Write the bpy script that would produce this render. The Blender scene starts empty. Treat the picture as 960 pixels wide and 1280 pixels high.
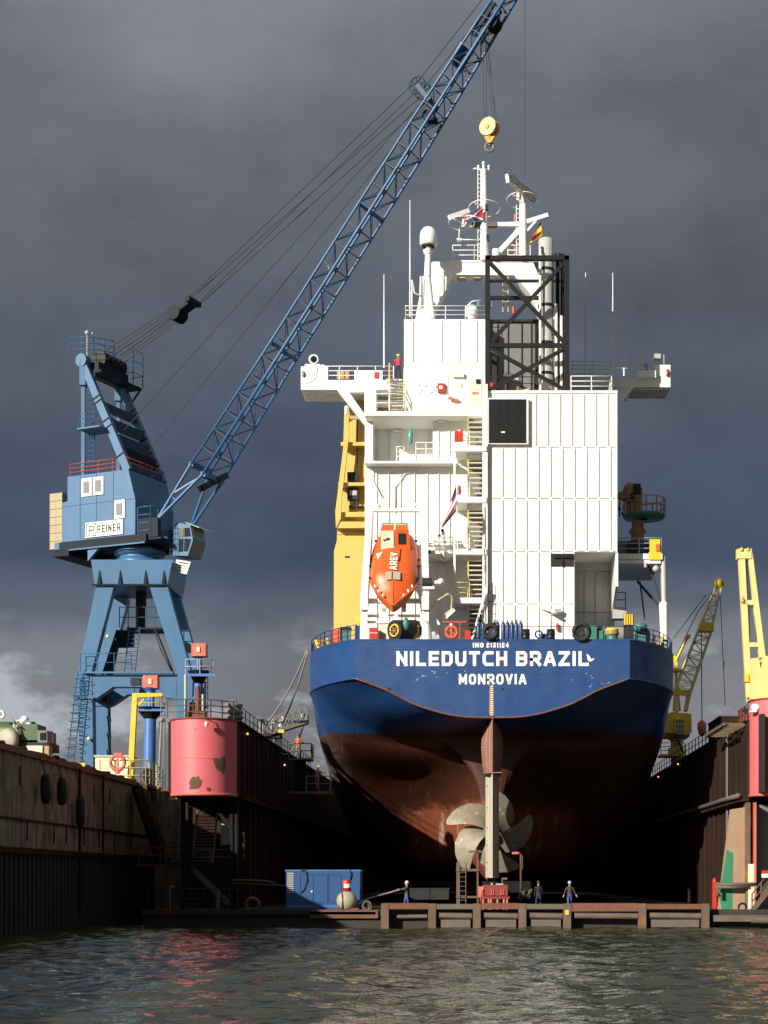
import bpy, math, random
from math import sin, cos, pi, radians, sqrt, atan2
from mathutils import Vector, Matrix, noise
random.seed(7)
D = bpy.data
SC = bpy.context.scene
COL = SC.collection
F, U0, V0, EYE = 2000.0, 600.0, 1100.0, 3.0      # photograph: focal length in pixels, principal point, eye height (m)
W_SEED = 0

def P(u, v, Y):
    "surveyed point of the place: the photograph's ray (u, v) met at Y metres from the camera"
    return Vector(((u - U0) * Y / F, Y, EYE - (v - V0) * Y / F))
def X_(u, Y): return (u - U0) * Y / F
def Z_(v, Y): return EYE - (v - V0) * Y / F

# ------------------------------------------------------------------ materials
MATS = {}
def nd(nt, typ, **kw):
    n = nt.nodes.new(typ)
    for k, v in kw.items(): setattr(n, k, v)
    return n
def mat(name, col, rough=0.5, metal=0.0, var=0.12, scale=0.8, streak=0.0, rust=0.0, rustcol=(0.10, 0.035, 0.015),
        rustscale=0.6, bump=0.0, bscale=8.0, spec=0.5, streakscale=1.6, grime=0.0):
    m = D.materials.new(name); m.use_nodes = True
    nt = m.node_tree; L = nt.links
    b = nt.nodes['Principled BSDF']
    b.inputs['Roughness'].default_value = rough
    b.inputs['Metallic'].default_value = metal
    b.inputs['Specular IOR Level'].default_value = spec
    geo = nd(nt, 'ShaderNodeNewGeometry')
    n1 = nd(nt, 'ShaderNodeTexNoise'); n1.inputs['Scale'].default_value = scale; n1.inputs['Detail'].default_value = 5
    L.new(geo.outputs['Position'], n1.inputs['Vector'])
    mix = nd(nt, 'ShaderNodeMix', data_type='RGBA')
    mix.inputs['A'].default_value = [c * (1 - var) for c in col] + [1]
    mix.inputs['B'].default_value = [min(1, c * (1 + var)) for c in col] + [1]
    L.new(n1.outputs['Fac'], mix.inputs['Factor'])
    out = mix.outputs['Result']
    if streak or grime:
        mp = nd(nt, 'ShaderNodeMapping'); mp.inputs['Scale'].default_value = (streakscale, streakscale, streakscale * 0.07)
        L.new(geo.outputs['Position'], mp.inputs['Vector'])
        n2 = nd(nt, 'ShaderNodeTexNoise'); n2.inputs['Scale'].default_value = 1.3; n2.inputs['Detail'].default_value = 6; n2.inputs['Roughness'].default_value = 0.65
        L.new(mp.outputs['Vector'], n2.inputs['Vector'])
        mr = nd(nt, 'ShaderNodeMapRange'); mr.inputs['From Min'].default_value = 0.48; mr.inputs['From Max'].default_value = 0.75
        mr.inputs['To Max'].default_value = max(streak, grime)
        L.new(n2.outputs['Fac'], mr.inputs['Value'])
        mx = nd(nt, 'ShaderNodeMix', data_type='RGBA')
        L.new(mr.outputs['Result'], mx.inputs['Factor']); L.new(out, mx.inputs['A'])
        mx.inputs['B'].default_value = list(rustcol) + [1] if streak else [c * 0.35 for c in col] + [1]
        out = mx.outputs['Result']
    if rust:
        n3 = nd(nt, 'ShaderNodeTexNoise'); n3.inputs['Scale'].default_value = rustscale; n3.inputs['Detail'].default_value = 8; n3.inputs['Roughness'].default_value = 0.68
        L.new(geo.outputs['Position'], n3.inputs['Vector'])
        m3 = nd(nt, 'ShaderNodeMapRange'); m3.inputs['From Min'].default_value = 0.66 - rust * 0.3; m3.inputs['From Max'].default_value = 0.70 - rust * 0.26
        L.new(n3.outputs['Fac'], m3.inputs['Value'])
        mx = nd(nt, 'ShaderNodeMix', data_type='RGBA')
        L.new(m3.outputs['Result'], mx.inputs['Factor']); L.new(out, mx.inputs['A'])
        mx.inputs['B'].default_value = list(rustcol) + [1]
        out = mx.outputs['Result']
    L.new(out, b.inputs['Base Color'])
    if bump:
        nb = nd(nt, 'ShaderNodeTexNoise'); nb.inputs['Scale'].default_value = bscale; nb.inputs['Detail'].default_value = 4
        L.new(geo.outputs['Position'], nb.inputs['Vector'])
        bp = nd(nt, 'ShaderNodeBump'); bp.inputs['Strength'].default_value = bump; bp.inputs['Distance'].default_value = 0.05
        L.new(nb.outputs['Fac'], bp.inputs['Height']); L.new(bp.outputs['Normal'], b.inputs['Normal'])
    MATS[name] = m
    return m
M_ = MATS
mat('white', (0.80, 0.80, 0.77), 0.4, var=0.03, streak=0.10, rustcol=(0.62, 0.52, 0.36))
mat('white_clean', (0.8, 0.8, 0.78), 0.4, var=0.03)
mat('white_rib', (0.72, 0.70, 0.63), 0.5, var=0.08, streak=0.2, rustcol=(0.45, 0.34, 0.2))
mat('cream', (0.68, 0.63, 0.48), 0.5, var=0.08, streak=0.12)
mat('deck_blue', (0.02, 0.06, 0.17), 0.45, var=0.2, rust=0.1)
mat('letter_white', (0.82, 0.81, 0.74), 0.5, var=0.05, streak=0.15, rustcol=(0.6, 0.5, 0.2))
mat('black_steel', (0.012, 0.013, 0.015), 0.4, var=0.2, spec=0.35)
mat('dark_steel', (0.022, 0.023, 0.026), 0.55, var=0.25, rust=0.1, spec=0.3)
mat('grey_steel', (0.16, 0.165, 0.17), 0.5, var=0.2, streak=0.2)
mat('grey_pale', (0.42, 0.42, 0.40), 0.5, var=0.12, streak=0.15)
mat('exhaust', (0.62, 0.62, 0.60), 0.35, metal=0.35, var=0.15, streak=0.35, rustcol=(0.12, 0.09, 0.07))
mat('crane_blue', (0.040, 0.135, 0.275), 0.42, var=0.22, streak=0.3, rustcol=(0.03, 0.06, 0.10), scale=0.5)
mat('jib_blue', (0.034, 0.115, 0.26), 0.42, var=0.15, rust=0.03)
mat('lacing_blue', (0.016, 0.045, 0.10), 0.5, var=0.2, spec=0.3)
mat('crane_dark', (0.008, 0.014, 0.025), 0.6, var=0.2, spec=0.2)
mat('mast_blue', (0.06, 0.16, 0.42), 0.4, var=0.1, streak=0.12)
mat('concrete_pale', (0.42, 0.34, 0.22), 0.8, var=0.15, grime=0.25)
mat('rope', (0.05, 0.048, 0.045), 0.8, var=0.2)
mat('mooring', (0.26, 0.25, 0.23), 0.9, var=0.2)
mat('orange', (0.64, 0.105, 0.02), 0.34, var=0.18, scale=1.6, streak=0.12, rustcol=(0.4, 0.10, 0.04))
mat('orange_safety', (0.75, 0.11, 0.03), 0.7, var=0.1)
mat('red', (0.5, 0.03, 0.02), 0.4, var=0.1)
mat('red_rail', (0.5, 0.09, 0.05), 0.5, var=0.15)
mat('red_dull', (0.22, 0.035, 0.025), 0.55, var=0.2, rust=0.06)
mat('yellow_ship', (0.62, 0.43, 0.11), 0.42, var=0.06, streak=0.08, rustcol=(0.35, 0.22, 0.06))
mat('yellow', (0.72, 0.50, 0.03), 0.45, var=0.1, rust=0.03)
mat('yellow_pale', (0.70, 0.60, 0.24), 0.5, var=0.08, streak=0.15, rust=0.02)
mat('yellow_rail', (0.68, 0.58, 0.20), 0.5, var=0.1)
mat('pink', (0.62, 0.125, 0.148), 0.5, var=0.10, scale=0.6, streak=0.22, rustcol=(0.40, 0.06, 0.06), rust=0.015, rustscale=1.3)
mat('salmon', (0.55, 0.14, 0.10), 0.55, var=0.15, streak=0.3)
mat('torn', (0.10, 0.055, 0.03), 0.8, var=0.4, scale=3)
mat('green_paint', (0.03, 0.20, 0.10), 0.55, var=0.2, streak=0.15)
mat('winch_green', (0.05, 0.17, 0.14), 0.45, var=0.15, rust=0.05)
mat('bottle_blue', (0.012, 0.045, 0.17), 0.35, var=0.1)
mat('gen_blue', (0.020, 0.078, 0.21), 0.42, var=0.1, streak=0.1)
mat('rubber', (0.012, 0.012, 0.012), 0.75, var=0.3)
mat('glass_dark', (0.02, 0.025, 0.03), 0.08, var=0.05)
mat('glass_pale', (0.16, 0.17, 0.12), 0.1, var=0.2)
mat('glass_teal', (0.10, 0.32, 0.28), 0.15, var=0.1)
mat('bronze', (0.20, 0.175, 0.125), 0.55, metal=0.1, var=0.45, scale=2.2, rust=0.2, rustcol=(0.40, 0.37, 0.28), rustscale=1.2)
mat('rudder_red', (0.30, 0.145, 0.11), 0.6, var=0.2, streak=0.3, rustcol=(0.42, 0.34, 0.28))
mat('rudder_white', (0.58, 0.53, 0.43), 0.55, var=0.2, streak=0.55, rust=0.06, rustscale=1.2, rustcol=(0.3, 0.2, 0.1))
mat('rust_beam', (0.15, 0.06, 0.035), 0.75, var=0.35, scale=1.5, rust=0.12, rustcol=(0.22, 0.11, 0.05), bump=0.3)
mat('rust_post', (0.125, 0.08, 0.052), 0.75, var=0.35, scale=1.2, rust=0.16, rustcol=(0.24, 0.10, 0.03), bump=0.3)
mat('pipe_grey', (0.12, 0.095, 0.072), 0.7, var=0.4, scale=1.3, rust=0.1)
mat('dock_paint', (0.026, 0.014, 0.010), 0.8, var=0.5, scale=0.4, streak=0.5, rustcol=(0.075, 0.028, 0.013), bump=0.3, bscale=3, spec=0.15)
mat('dock_dark', (0.010, 0.009, 0.009), 0.8, var=0.4, streak=0.3, rustcol=(0.025, 0.014, 0.008), spec=0.2)
mat('dock_deck', (0.03, 0.027, 0.024), 0.8, var=0.4, scale=1.5, rust=0.1)
mat('end_plate', (0.32, 0.225, 0.14), 0.65, var=0.2, scale=1.0, streak=0.45, rustcol=(0.40, 0.13, 0.09))
mat('quay_concrete', (0.25, 0.205, 0.15), 0.95, var=0.85, scale=0.9, streak=0.9, rustcol=(0.030, 0.022, 0.016), rust=0.10, rustscale=0.4, bump=0.6, bscale=4, streakscale=2.4, spec=0.15)
mat('quay_top', (0.12, 0.09, 0.07), 0.9, var=0.3, bump=0.3)
mat('sheet_pile', (0.026, 0.022, 0.019), 0.9, var=0.4, streak=0.4, rustcol=(0.05, 0.03, 0.02))
mat('ground_land', (0.10, 0.09, 0.08), 0.95, var=0.3, scale=0.2)
mat('brown_crane', (0.34, 0.20, 0.09), 0.55, var=0.3, rust=0.12)
mat('fabric_red', (0.55, 0.04, 0.05), 0.8, var=0.05)
mat('fabric_white', (0.75, 0.74, 0.70), 0.8, var=0.05)
mat('fabric_blue', (0.02, 0.03, 0.12), 0.8, var=0.05)
mat('fabric_gold', (0.75, 0.42, 0.02), 0.8, var=0.05)
mat('fabric_black', (0.02, 0.02, 0.022), 0.8, var=0.1)
mat('skin', (0.45, 0.24, 0.16), 0.6, var=0.05)
mat('jeans', (0.05, 0.10, 0.28), 0.85, var=0.2, scale=6)
mat('jacket_olive', (0.055, 0.045, 0.03), 0.85, var=0.3, scale=5)
mat('jacket_black', (0.015, 0.015, 0.017), 0.85, var=0.2)
mat('trousers_dark', (0.02, 0.022, 0.03), 0.85, var=0.2)
mat('trousers_red', (0.28, 0.03, 0.02), 0.8, var=0.2)
mat('vest_grey', (0.22, 0.20, 0.16), 0.85, var=0.2)
mat('helmet_yellow', (0.75, 0.55, 0.10), 0.3, var=0.03)
mat('helmet_blue', (0.22, 0.45, 0.65), 0.3, var=0.03)
mat('helmet_white', (0.6, 0.62, 0.62), 0.3, var=0.03)
mat('glove', (0.72, 0.66, 0.40), 0.8, var=0.05)
mat('hook_orange', (0.74, 0.40, 0.10), 0.4, var=0.12, rust=0.05)
mat('board', (0.62, 0.6, 0.56), 0.6, var=0.05)
mat('ink', (0.015, 0.015, 0.015), 0.6, var=0.05)
mat('cardboard', (0.42, 0.29, 0.16), 0.85, var=0.1)
mat('truck_green', (0.06, 0.11, 0.045), 0.5, var=0.25, streak=0.25)
mat('tank_beige', (0.36, 0.33, 0.25), 0.55, var=0.15, streak=0.2)

def emit(name, col, s):
    m = D.materials.new(name); m.use_nodes = True
    b = m.node_tree.nodes['Principled BSDF']
    b.inputs['Base Color'].default_value = list(col) + [1]
    b.inputs['Emission Color'].default_value = list(col) + [1]; b.inputs['Emission Strength'].default_value = s
    M_[name] = m
emit('lamp_amber', (1.0, 0.35, 0.05), 2.0)
emit('lamp_pale', (1.0, 0.75, 0.4), 1.2)

def hull_material():
    m = D.materials.new('hull_paint'); m.use_nodes = True; nt = m.node_tree; L = nt.links
    b = nt.nodes['Principled BSDF']
    geo = nd(nt, 'ShaderNodeNewGeometry'); sep = nd(nt, 'ShaderNodeSeparateXYZ'); L.new(geo.outputs['Position'], sep.inputs[0])
    def ns(scale, vec=None, detail=6, rough=0.6):
        n = nd(nt, 'ShaderNodeTexNoise'); n.inputs['Scale'].default_value = scale; n.inputs['Detail'].default_value = detail; n.inputs['Roughness'].default_value = rough
        L.new(vec or geo.outputs['Position'], n.inputs['Vector']); return n.outputs['Fac']
    def rng(val, a, c, t0=0.0, t1=1.0):
        r = nd(nt, 'ShaderNodeMapRange'); r.inputs['From Min'].default_value = a; r.inputs['From Max'].default_value = c
        r.inputs['To Min'].default_value = t0; r.inputs['To Max'].default_value = t1; L.new(val, r.inputs['Value']); return r.outputs['Result']
    def mixc(f, a, c):
        x = nd(nt, 'ShaderNodeMix', data_type='RGBA'); L.new(f, x.inputs['Factor'])
        for s, q in (('A', a), ('B', c)):
            if isinstance(q, tuple): x.inputs[s].default_value = list(q) + [1]
            else: L.new(q, x.inputs[s])
        return x.outputs['Result']
    def mth(op, a, c):
        x = nd(nt, 'ShaderNodeMath', operation=op)
        for i, q in enumerate((a, c)):
            if isinstance(q, (int, float)): x.inputs[i].default_value = q
            else: L.new(q, x.inputs[i])
        return x.outputs[0]
    mp = nd(nt, 'ShaderNodeMapping'); mp.inputs['Scale'].default_value = (1.2, 0.25, 0.09); L.new(geo.outputs['Position'], mp.inputs['Vector'])
    blue = mixc(ns(0.35), (0.010, 0.043, 0.150), (0.014, 0.062, 0.215))
    blue = mixc(rng(ns(1.4, mp.outputs[0]), 0.5, 0.8, 0, 0.45), blue, (0.026, 0.056, 0.105))      # run marks
    blue = mixc(rng(ns(0.9, None, 9, 0.7), 0.68, 0.72, 0, 0.75), blue, (0.006, 0.022, 0.085))     # touched-up patches
    blue = mixc(rng(ns(3.0, None, 9, 0.75), 0.71, 0.74, 0, 0.7), blue, (0.25, 0.24, 0.22))        # chips
    red = mixc(ns(0.3), (0.034, 0.012, 0.007), (0.088, 0.026, 0.013))
    mp2 = nd(nt, 'ShaderNodeMapping'); mp2.inputs['Scale'].default_value = (0.5, 0.06, 1.6); L.new(geo.outputs['Position'], mp2.inputs['Vector'])
    red = mixc(rng(ns(0.8, mp2.outputs[0], 7, 0.65), 0.52, 0.75, 0, 0.8), red, (0.035, 0.016, 0.012))
    red = mixc(rng(ns(1.1, mp.outputs[0], 8, 0.7), 0.62, 0.68, 0, 0.55), red, (0.26, 0.22, 0.18))    # marine growth, worn to primer
    skeg = mth('MULTIPLY', rng(mth('ADD', sep.outputs['Z'], mth('MULTIPLY', ns(0.7, None, 5), 2.5)), 10.2, 9.4), rng(mth('ABSOLUTE', mth('SUBTRACT', sep.outputs['X'], 0.85), 0), 7.5, 6.0))
    worn = mixc(ns(1.6, None, 8, 0.7), (0.13, 0.030, 0.016), (0.30, 0.085, 0.045))
    worn = mixc(rng(ns(1.3, mp.outputs[0], 8, 0.7), 0.56, 0.62, 0, 0.75), worn, (0.36, 0.31, 0.25))
    red = mixc(skeg, red, worn)
    mp3 = nd(nt, 'ShaderNodeMapping'); mp3.inputs['Rotation'].default_value = (0.0, 0.6, 0.0); mp3.inputs['Scale'].default_value = (6.0, 0.2, 0.18); L.new(geo.outputs['Position'], mp3.inputs['Vector'])
    red = mixc(rng(ns(1.0, mp3.outputs[0], 4, 0.7), 0.66, 0.70, 0, 0.5), red, (0.22, 0.19, 0.16))      # scratches from fenders and chains
    rs = rng(ns(2.2, mp.outputs[0], 8, 0.7), 0.60, 0.74, 0, 0.5)
    blue = mixc(rs, blue, (0.075, 0.045, 0.035))                                                       # rust runs
    sx = nd(nt, 'ShaderNodeMath', operation='FRACT'); L.new(mth('MULTIPLY', sep.outputs['X'], 0.37), sx.inputs[0])
    sz = nd(nt, 'ShaderNodeMath', operation='FRACT'); L.new(mth('MULTIPLY', sep.outputs['Z'], 0.47), sz.inputs[0])
    seam = mth('MAXIMUM', rng(sx.outputs[0], 0.985, 0.99), rng(sz.outputs[0], 0.98, 0.987))
    blue = mixc(mth('MULTIPLY', seam, 0.35), blue, (0.005, 0.018, 0.07)); red = mixc(mth('MULTIPLY', seam, 0.4), red, (0.02, 0.009, 0.007))   # plate welds
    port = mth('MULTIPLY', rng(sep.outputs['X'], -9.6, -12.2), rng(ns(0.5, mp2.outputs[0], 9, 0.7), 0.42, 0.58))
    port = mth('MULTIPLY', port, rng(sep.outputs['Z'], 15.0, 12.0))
    red = mixc(mth('MULTIPLY', port, 0.8), red, (0.30, 0.25, 0.20)); blue = mixc(mth('MULTIPLY', port, 0.55), blue, (0.26, 0.25, 0.24))   # fender wear on the port quarter, with its sunlit streak painted in
    line = mth('ADD', sep.outputs['Z'], mth('MULTIPLY', ns(0.5, None, 6), 0.8))
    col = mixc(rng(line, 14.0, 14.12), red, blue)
    # pale band on the turn of the hull mixes wear with painted sunlight
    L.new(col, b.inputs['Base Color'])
    L.new(rng(ns(0.8), 0.3, 0.7, 0.36, 0.55), b.inputs['Roughness'])
    bp = nd(nt, 'ShaderNodeBump'); bp.inputs['Strength'].default_value = 0.35; bp.inputs['Distance'].default_value = 0.06
    L.new(ns(0.45, None, 2), bp.inputs['Height']); L.new(bp.outputs['Normal'], b.inputs['Normal'])
    M_['hull'] = m
hull_material()

def water_material():
    m = D.materials.new('river_water'); m.use_nodes = True; nt = m.node_tree; L = nt.links
    b = nt.nodes['Principled BSDF']
    b.inputs['Base Color'].default_value = (0.036, 0.040, 0.025, 1); b.inputs['Roughness'].default_value = 0.03
    b.inputs['IOR'].default_value = 1.42
    geo = nd(nt, 'ShaderNodeNewGeometry')
    mp = nd(nt, 'ShaderNodeMapping'); mp.inputs['Scale'].default_value = (0.6, 1.2, 1.0); L.new(geo.outputs['Position'], mp.inputs['Vector'])
    n1 = nd(nt, 'ShaderNodeTexNoise'); n1.inputs['Scale'].default_value = 3.4; n1.inputs['Detail'].default_value = 3; n1.inputs['Roughness'].default_value = 0.6
    L.new(mp.outputs[0], n1.inputs['Vector'])
    bp = nd(nt, 'ShaderNodeBump'); bp.inputs['Strength'].default_value = 1.0; bp.inputs['Distance'].default_value = 0.045
    L.new(n1.outputs['Fac'], bp.inputs['Height']); L.new(bp.outputs['Normal'], b.inputs['Normal'])
    M_['water'] = m
water_material()

# ------------------------------------------------------------------ mesh builder
def frame_of(d, up=None):
    d = d.normalized()
    up = Vector(up) if up is not None else Vector((0, 0, 1))
    if abs(d.dot(up)) > 0.98: up = Vector((0, 1, 0)) if abs(d.y) < 0.9 else Vector((1, 0, 0))
    s = d.cross(up).normalized()
    return d, s, s.cross(d).normalized()
class MB:
    def __init__(self): self.v = []; self.f = []; self.mi = []; self.sm = []
    def add(self, vs, fs, mi=0, smooth=False):
        o = len(self.v); self.v += [tuple(p) for p in vs]
        for f in fs: self.f.append([i + o for i in f]); self.mi.append(mi); self.sm.append(smooth)
        return self
    def box(self, x0, x1, y0, y1, z0, z1, mi=0):
        x0, x1 = min(x0, x1), max(x0, x1); y0, y1 = min(y0, y1), max(y0, y1); z0, z1 = min(z0, z1), max(z0, z1)
        v = [(x, y, z) for z in (z0, z1) for y in (y0, y1) for x in (x0, x1)]
        return self.add(v, [(0, 2, 3, 1), (4, 5, 7, 6), (0, 1, 5, 4), (2, 6, 7, 3), (0, 4, 6, 2), (1, 3, 7, 5)], mi)
    def pb(self, u0, v0, u1, v1, Y0, Y1, mi=0):
        return self.box(X_(u0, Y0), X_(u1, Y0), Y0, Y1, Z_(v1, Y0), Z_(v0, Y0), mi)
    def beam(self, p0, p1, w, h, up=None, mi=0):
        p0, p1 = Vector(p0), Vector(p1); d, s, n = frame_of(p1 - p0, up)
        v = [p + s * (a * w / 2) + n * (b * h / 2) for p in (p0, p1) for a, b in ((-1, -1), (1, -1), (1, 1), (-1, 1))]
        return self.add(v, [(3, 2, 1, 0), (4, 5, 6, 7), (0, 1, 5, 4), (1, 2, 6, 5), (2, 3, 7, 6), (3, 0, 4, 7)], mi)
    def taper(self, p0, p1, w0, h0, w1, h1, up=None, mi=0):
        p0, p1 = Vector(p0), Vector(p1); d, s, n = frame_of(p1 - p0, up)
        v = [p + s * (a * w / 2) + n * (b * h / 2) for p, w, h in ((p0, w0, h0), (p1, w1, h1)) for a, b in ((-1, -1), (1, -1), (1, 1), (-1, 1))]
        return self.add(v, [(3, 2, 1, 0), (4, 5, 6, 7), (0, 1, 5, 4), (1, 2, 6, 5), (2, 3, 7, 6), (3, 0, 4, 7)], mi)
    def cyl(self, p0, p1, r0, r1=None, n=8, mi=0, caps=True):
        r1 = r0 if r1 is None else r1
        p0, p1 = Vector(p0), Vector(p1); d, s, t = frame_of(p1 - p0)
        v = []
        for p, r in ((p0, r0), (p1, r1)):
            for i in range(n):
                a = 2 * pi * i / n; v.append(p + s * (r * cos(a)) + t * (r * sin(a)))
        self.add(v, [(i, (i + 1) % n, n + (i + 1) % n, n + i) for i in range(n)], mi, n > 6)
        if caps: self.add(v, [tuple(range(n - 1, -1, -1)), tuple(range(n, 2 * n))], mi)
        return self
    def tube(self, pts, r, n=5, mi=0, closed=False):
        pts = [Vector(p) for p in pts]; k = len(pts); v = []
        for i, p in enumerate(pts):
            a = pts[(i - 1) % k] if (closed or i) else p
            c = pts[(i + 1) % k] if (closed or i < k - 1) else p
            d, s, t = frame_of(c - a)
            for j in range(n):
                q = 2 * pi * j / n; v.append(p + s * (r * cos(q)) + t * (r * sin(q)))
        fs = []
        for i in range(k if closed else k - 1):
            i2 = (i + 1) % k
            for j in range(n): fs.append((i * n + j, i * n + (j + 1) % n, i2 * n + (j + 1) % n, i2 * n + j))
        if not closed: fs += [tuple(range(n - 1, -1, -1)), tuple(range((k - 1) * n, k * n))]
        return self.add(v, fs, mi, True)
    def ring(self, c, axis, R, r, n=24, m=8, mi=0, arc=(0, 2 * pi)):
        c = Vector(c); d, s, t = frame_of(Vector(axis)); full = arc[1] - arc[0] > 6.28
        pts = []
        for i in range(n if full else n + 1):
            a = arc[0] + (arc[1] - arc[0]) * i / n; pts.append(c + s * (R * cos(a)) + t * (R * sin(a)))
        return self.tube(pts, r, m, mi, full)
    def lathe(self, prof, base, axis=(0, 0, 1), n=20, mi=0, arc=None):
        base = Vector(base); d, s, t = frame_of(Vector(axis)); v = []; k = len(prof)
        full = arc is None; a0, a1 = arc or (0, 2 * pi); nn = n if full else n + 1
        for r, h in prof:
            for i in range(nn):
                a = a0 + (a1 - a0) * i / n; v.append(base + d * h + s * (r * cos(a)) + t * (r * sin(a)))
        fs = []
        for j in range(k - 1):
            for i in range(n):
                i2 = (i + 1) % nn; fs.append((j * nn + i, j * nn + i2, (j + 1) * nn + i2, (j + 1) * nn + i))
        return self.add(v, fs, mi, True)
    def prism(self, poly, vec, mi=0):
        poly = [Vector(p) for p in poly]; vec = Vector(vec); n = len(poly)
        v = poly + [p + vec for p in poly]
        return self.add(v, [tuple(range(n - 1, -1, -1)), tuple(range(n, 2 * n))] + [(i, (i + 1) % n, n + (i + 1) % n, n + i) for i in range(n)], mi)
    def pp(self, uv, Y0, Y1, mi=0):
        return self.prism([P(u, v, Y0) for u, v in uv], (0, Y1 - Y0, 0), mi)
    def grid(self, fn, nu, nv, mi=0, smooth=True, closeu=False):
        v = [fn(i / nu, j / nv) for j in range(nv + 1) for i in range(nu + 1)]
        self.add(v, [(j * (nu + 1) + i, j * (nu + 1) + i + 1, (j + 1) * (nu + 1) + i + 1, (j + 1) * (nu + 1) + i) for j in range(nv) for i in range(nu)], mi, smooth)
        return self
    def ball(self, c, r, n=12, mi=0, sq=(1, 1, 1)):
        c = Vector(c)
        def fn(a, b):
            th, ph = 2 * pi * a, pi * (b - 0.5)
            return c + Vector((r * sq[0] * cos(ph) * cos(th), r * sq[1] * cos(ph) * sin(th), r * sq[2] * sin(ph)))
        return self.grid(fn, n, max(6, n // 2), mi)
    def rail(self, pts, h=1.05, rows=3, r=0.028, post=1.6, mi=0, postr=None):
        pts = [Vector(p) for p in pts]
        for k in range(rows):
            zz = h * (k + 1) / rows
            self.tube([p + Vector((0, 0, zz)) for p in pts], r, 4, mi)
        for a, b in zip(pts, pts[1:]):
            n = max(1, round((b - a).length / post))
            for i in range(n + 1):
                q = a.lerp(b, i / n); self.cyl(q, q + Vector((0, 0, h)), postr or r * 1.2, None, 4, mi)
        return self
    def ladder(self, p0, p1, w, step=0.35, r=0.03, side=(1, 0, 0), mi=0):
        p0, p1, side = Vector(p0), Vector(p1), Vector(side).normalized()
        for s in (-1, 1): self.cyl(p0 + side * (s * w / 2), p1 + side * (s * w / 2), r, None, 4, mi)
        n = int((p1 - p0).length / step)
        for i in range(1, n):
            q = p0.lerp(p1, i / n); self.cyl(q - side * w / 2, q + side * w / 2, r * 0.8, None, 4, mi)
        return self
    def build(self, name, mats, parent=None, local=False):
        me = D.meshes.new(name)
        root = parent
        while root is not None and root.parent is not None: root = root.parent
        vs = self.v
        if root is not None and not local and root.name in INV:
            inv = INV[root.name]; vs = [tuple(inv @ Vector(p)) for p in vs]
        me.from_pydata(vs, [], self.f)
        if isinstance(mats, str): mats = [mats]
        for m in mats: me.materials.append(M_[m])
        me.polygons.foreach_set('material_index', self.mi)
        me.polygons.foreach_set('use_smooth', self.sm)
        me.update()
        o = D.objects.new(name, me); COL.objects.link(o)
        if parent is not None: o.parent = parent
        return o
INV = {}
def thing(name, label, cat, loc=(0, 0, 0), rotz=0.0, group=None):
    o = D.objects.new(name, None); COL.objects.link(o)
    o.location = loc; o.rotation_euler = (0, 0, rotz); o.empty_display_size = 0.2
    INV[o.name] = (Matrix.Translation(Vector(loc)) @ Matrix.Rotation(rotz, 4, 'Z')).inverted()
    return tag(o, label, cat, group)
def tag(o, label, cat, group=None):
    o['label'] = label; o['category'] = cat
    if group: o['group'] = group
    return o
def struct(o, kind='structure'): o['kind'] = kind; return o
def dup(root, loc, label, rotz=None):
    r = root.copy(); COL.objects.link(r); r.location = loc; r['label'] = label
    if rotz is not None: r.rotation_euler = (0, 0, rotz)
    for ch in list(root.children):
        c = ch.copy(); COL.objects.link(c); c.parent = r
        for g in list(ch.children):
            d = g.copy(); COL.objects.link(d); d.parent = c
    return r

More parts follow.
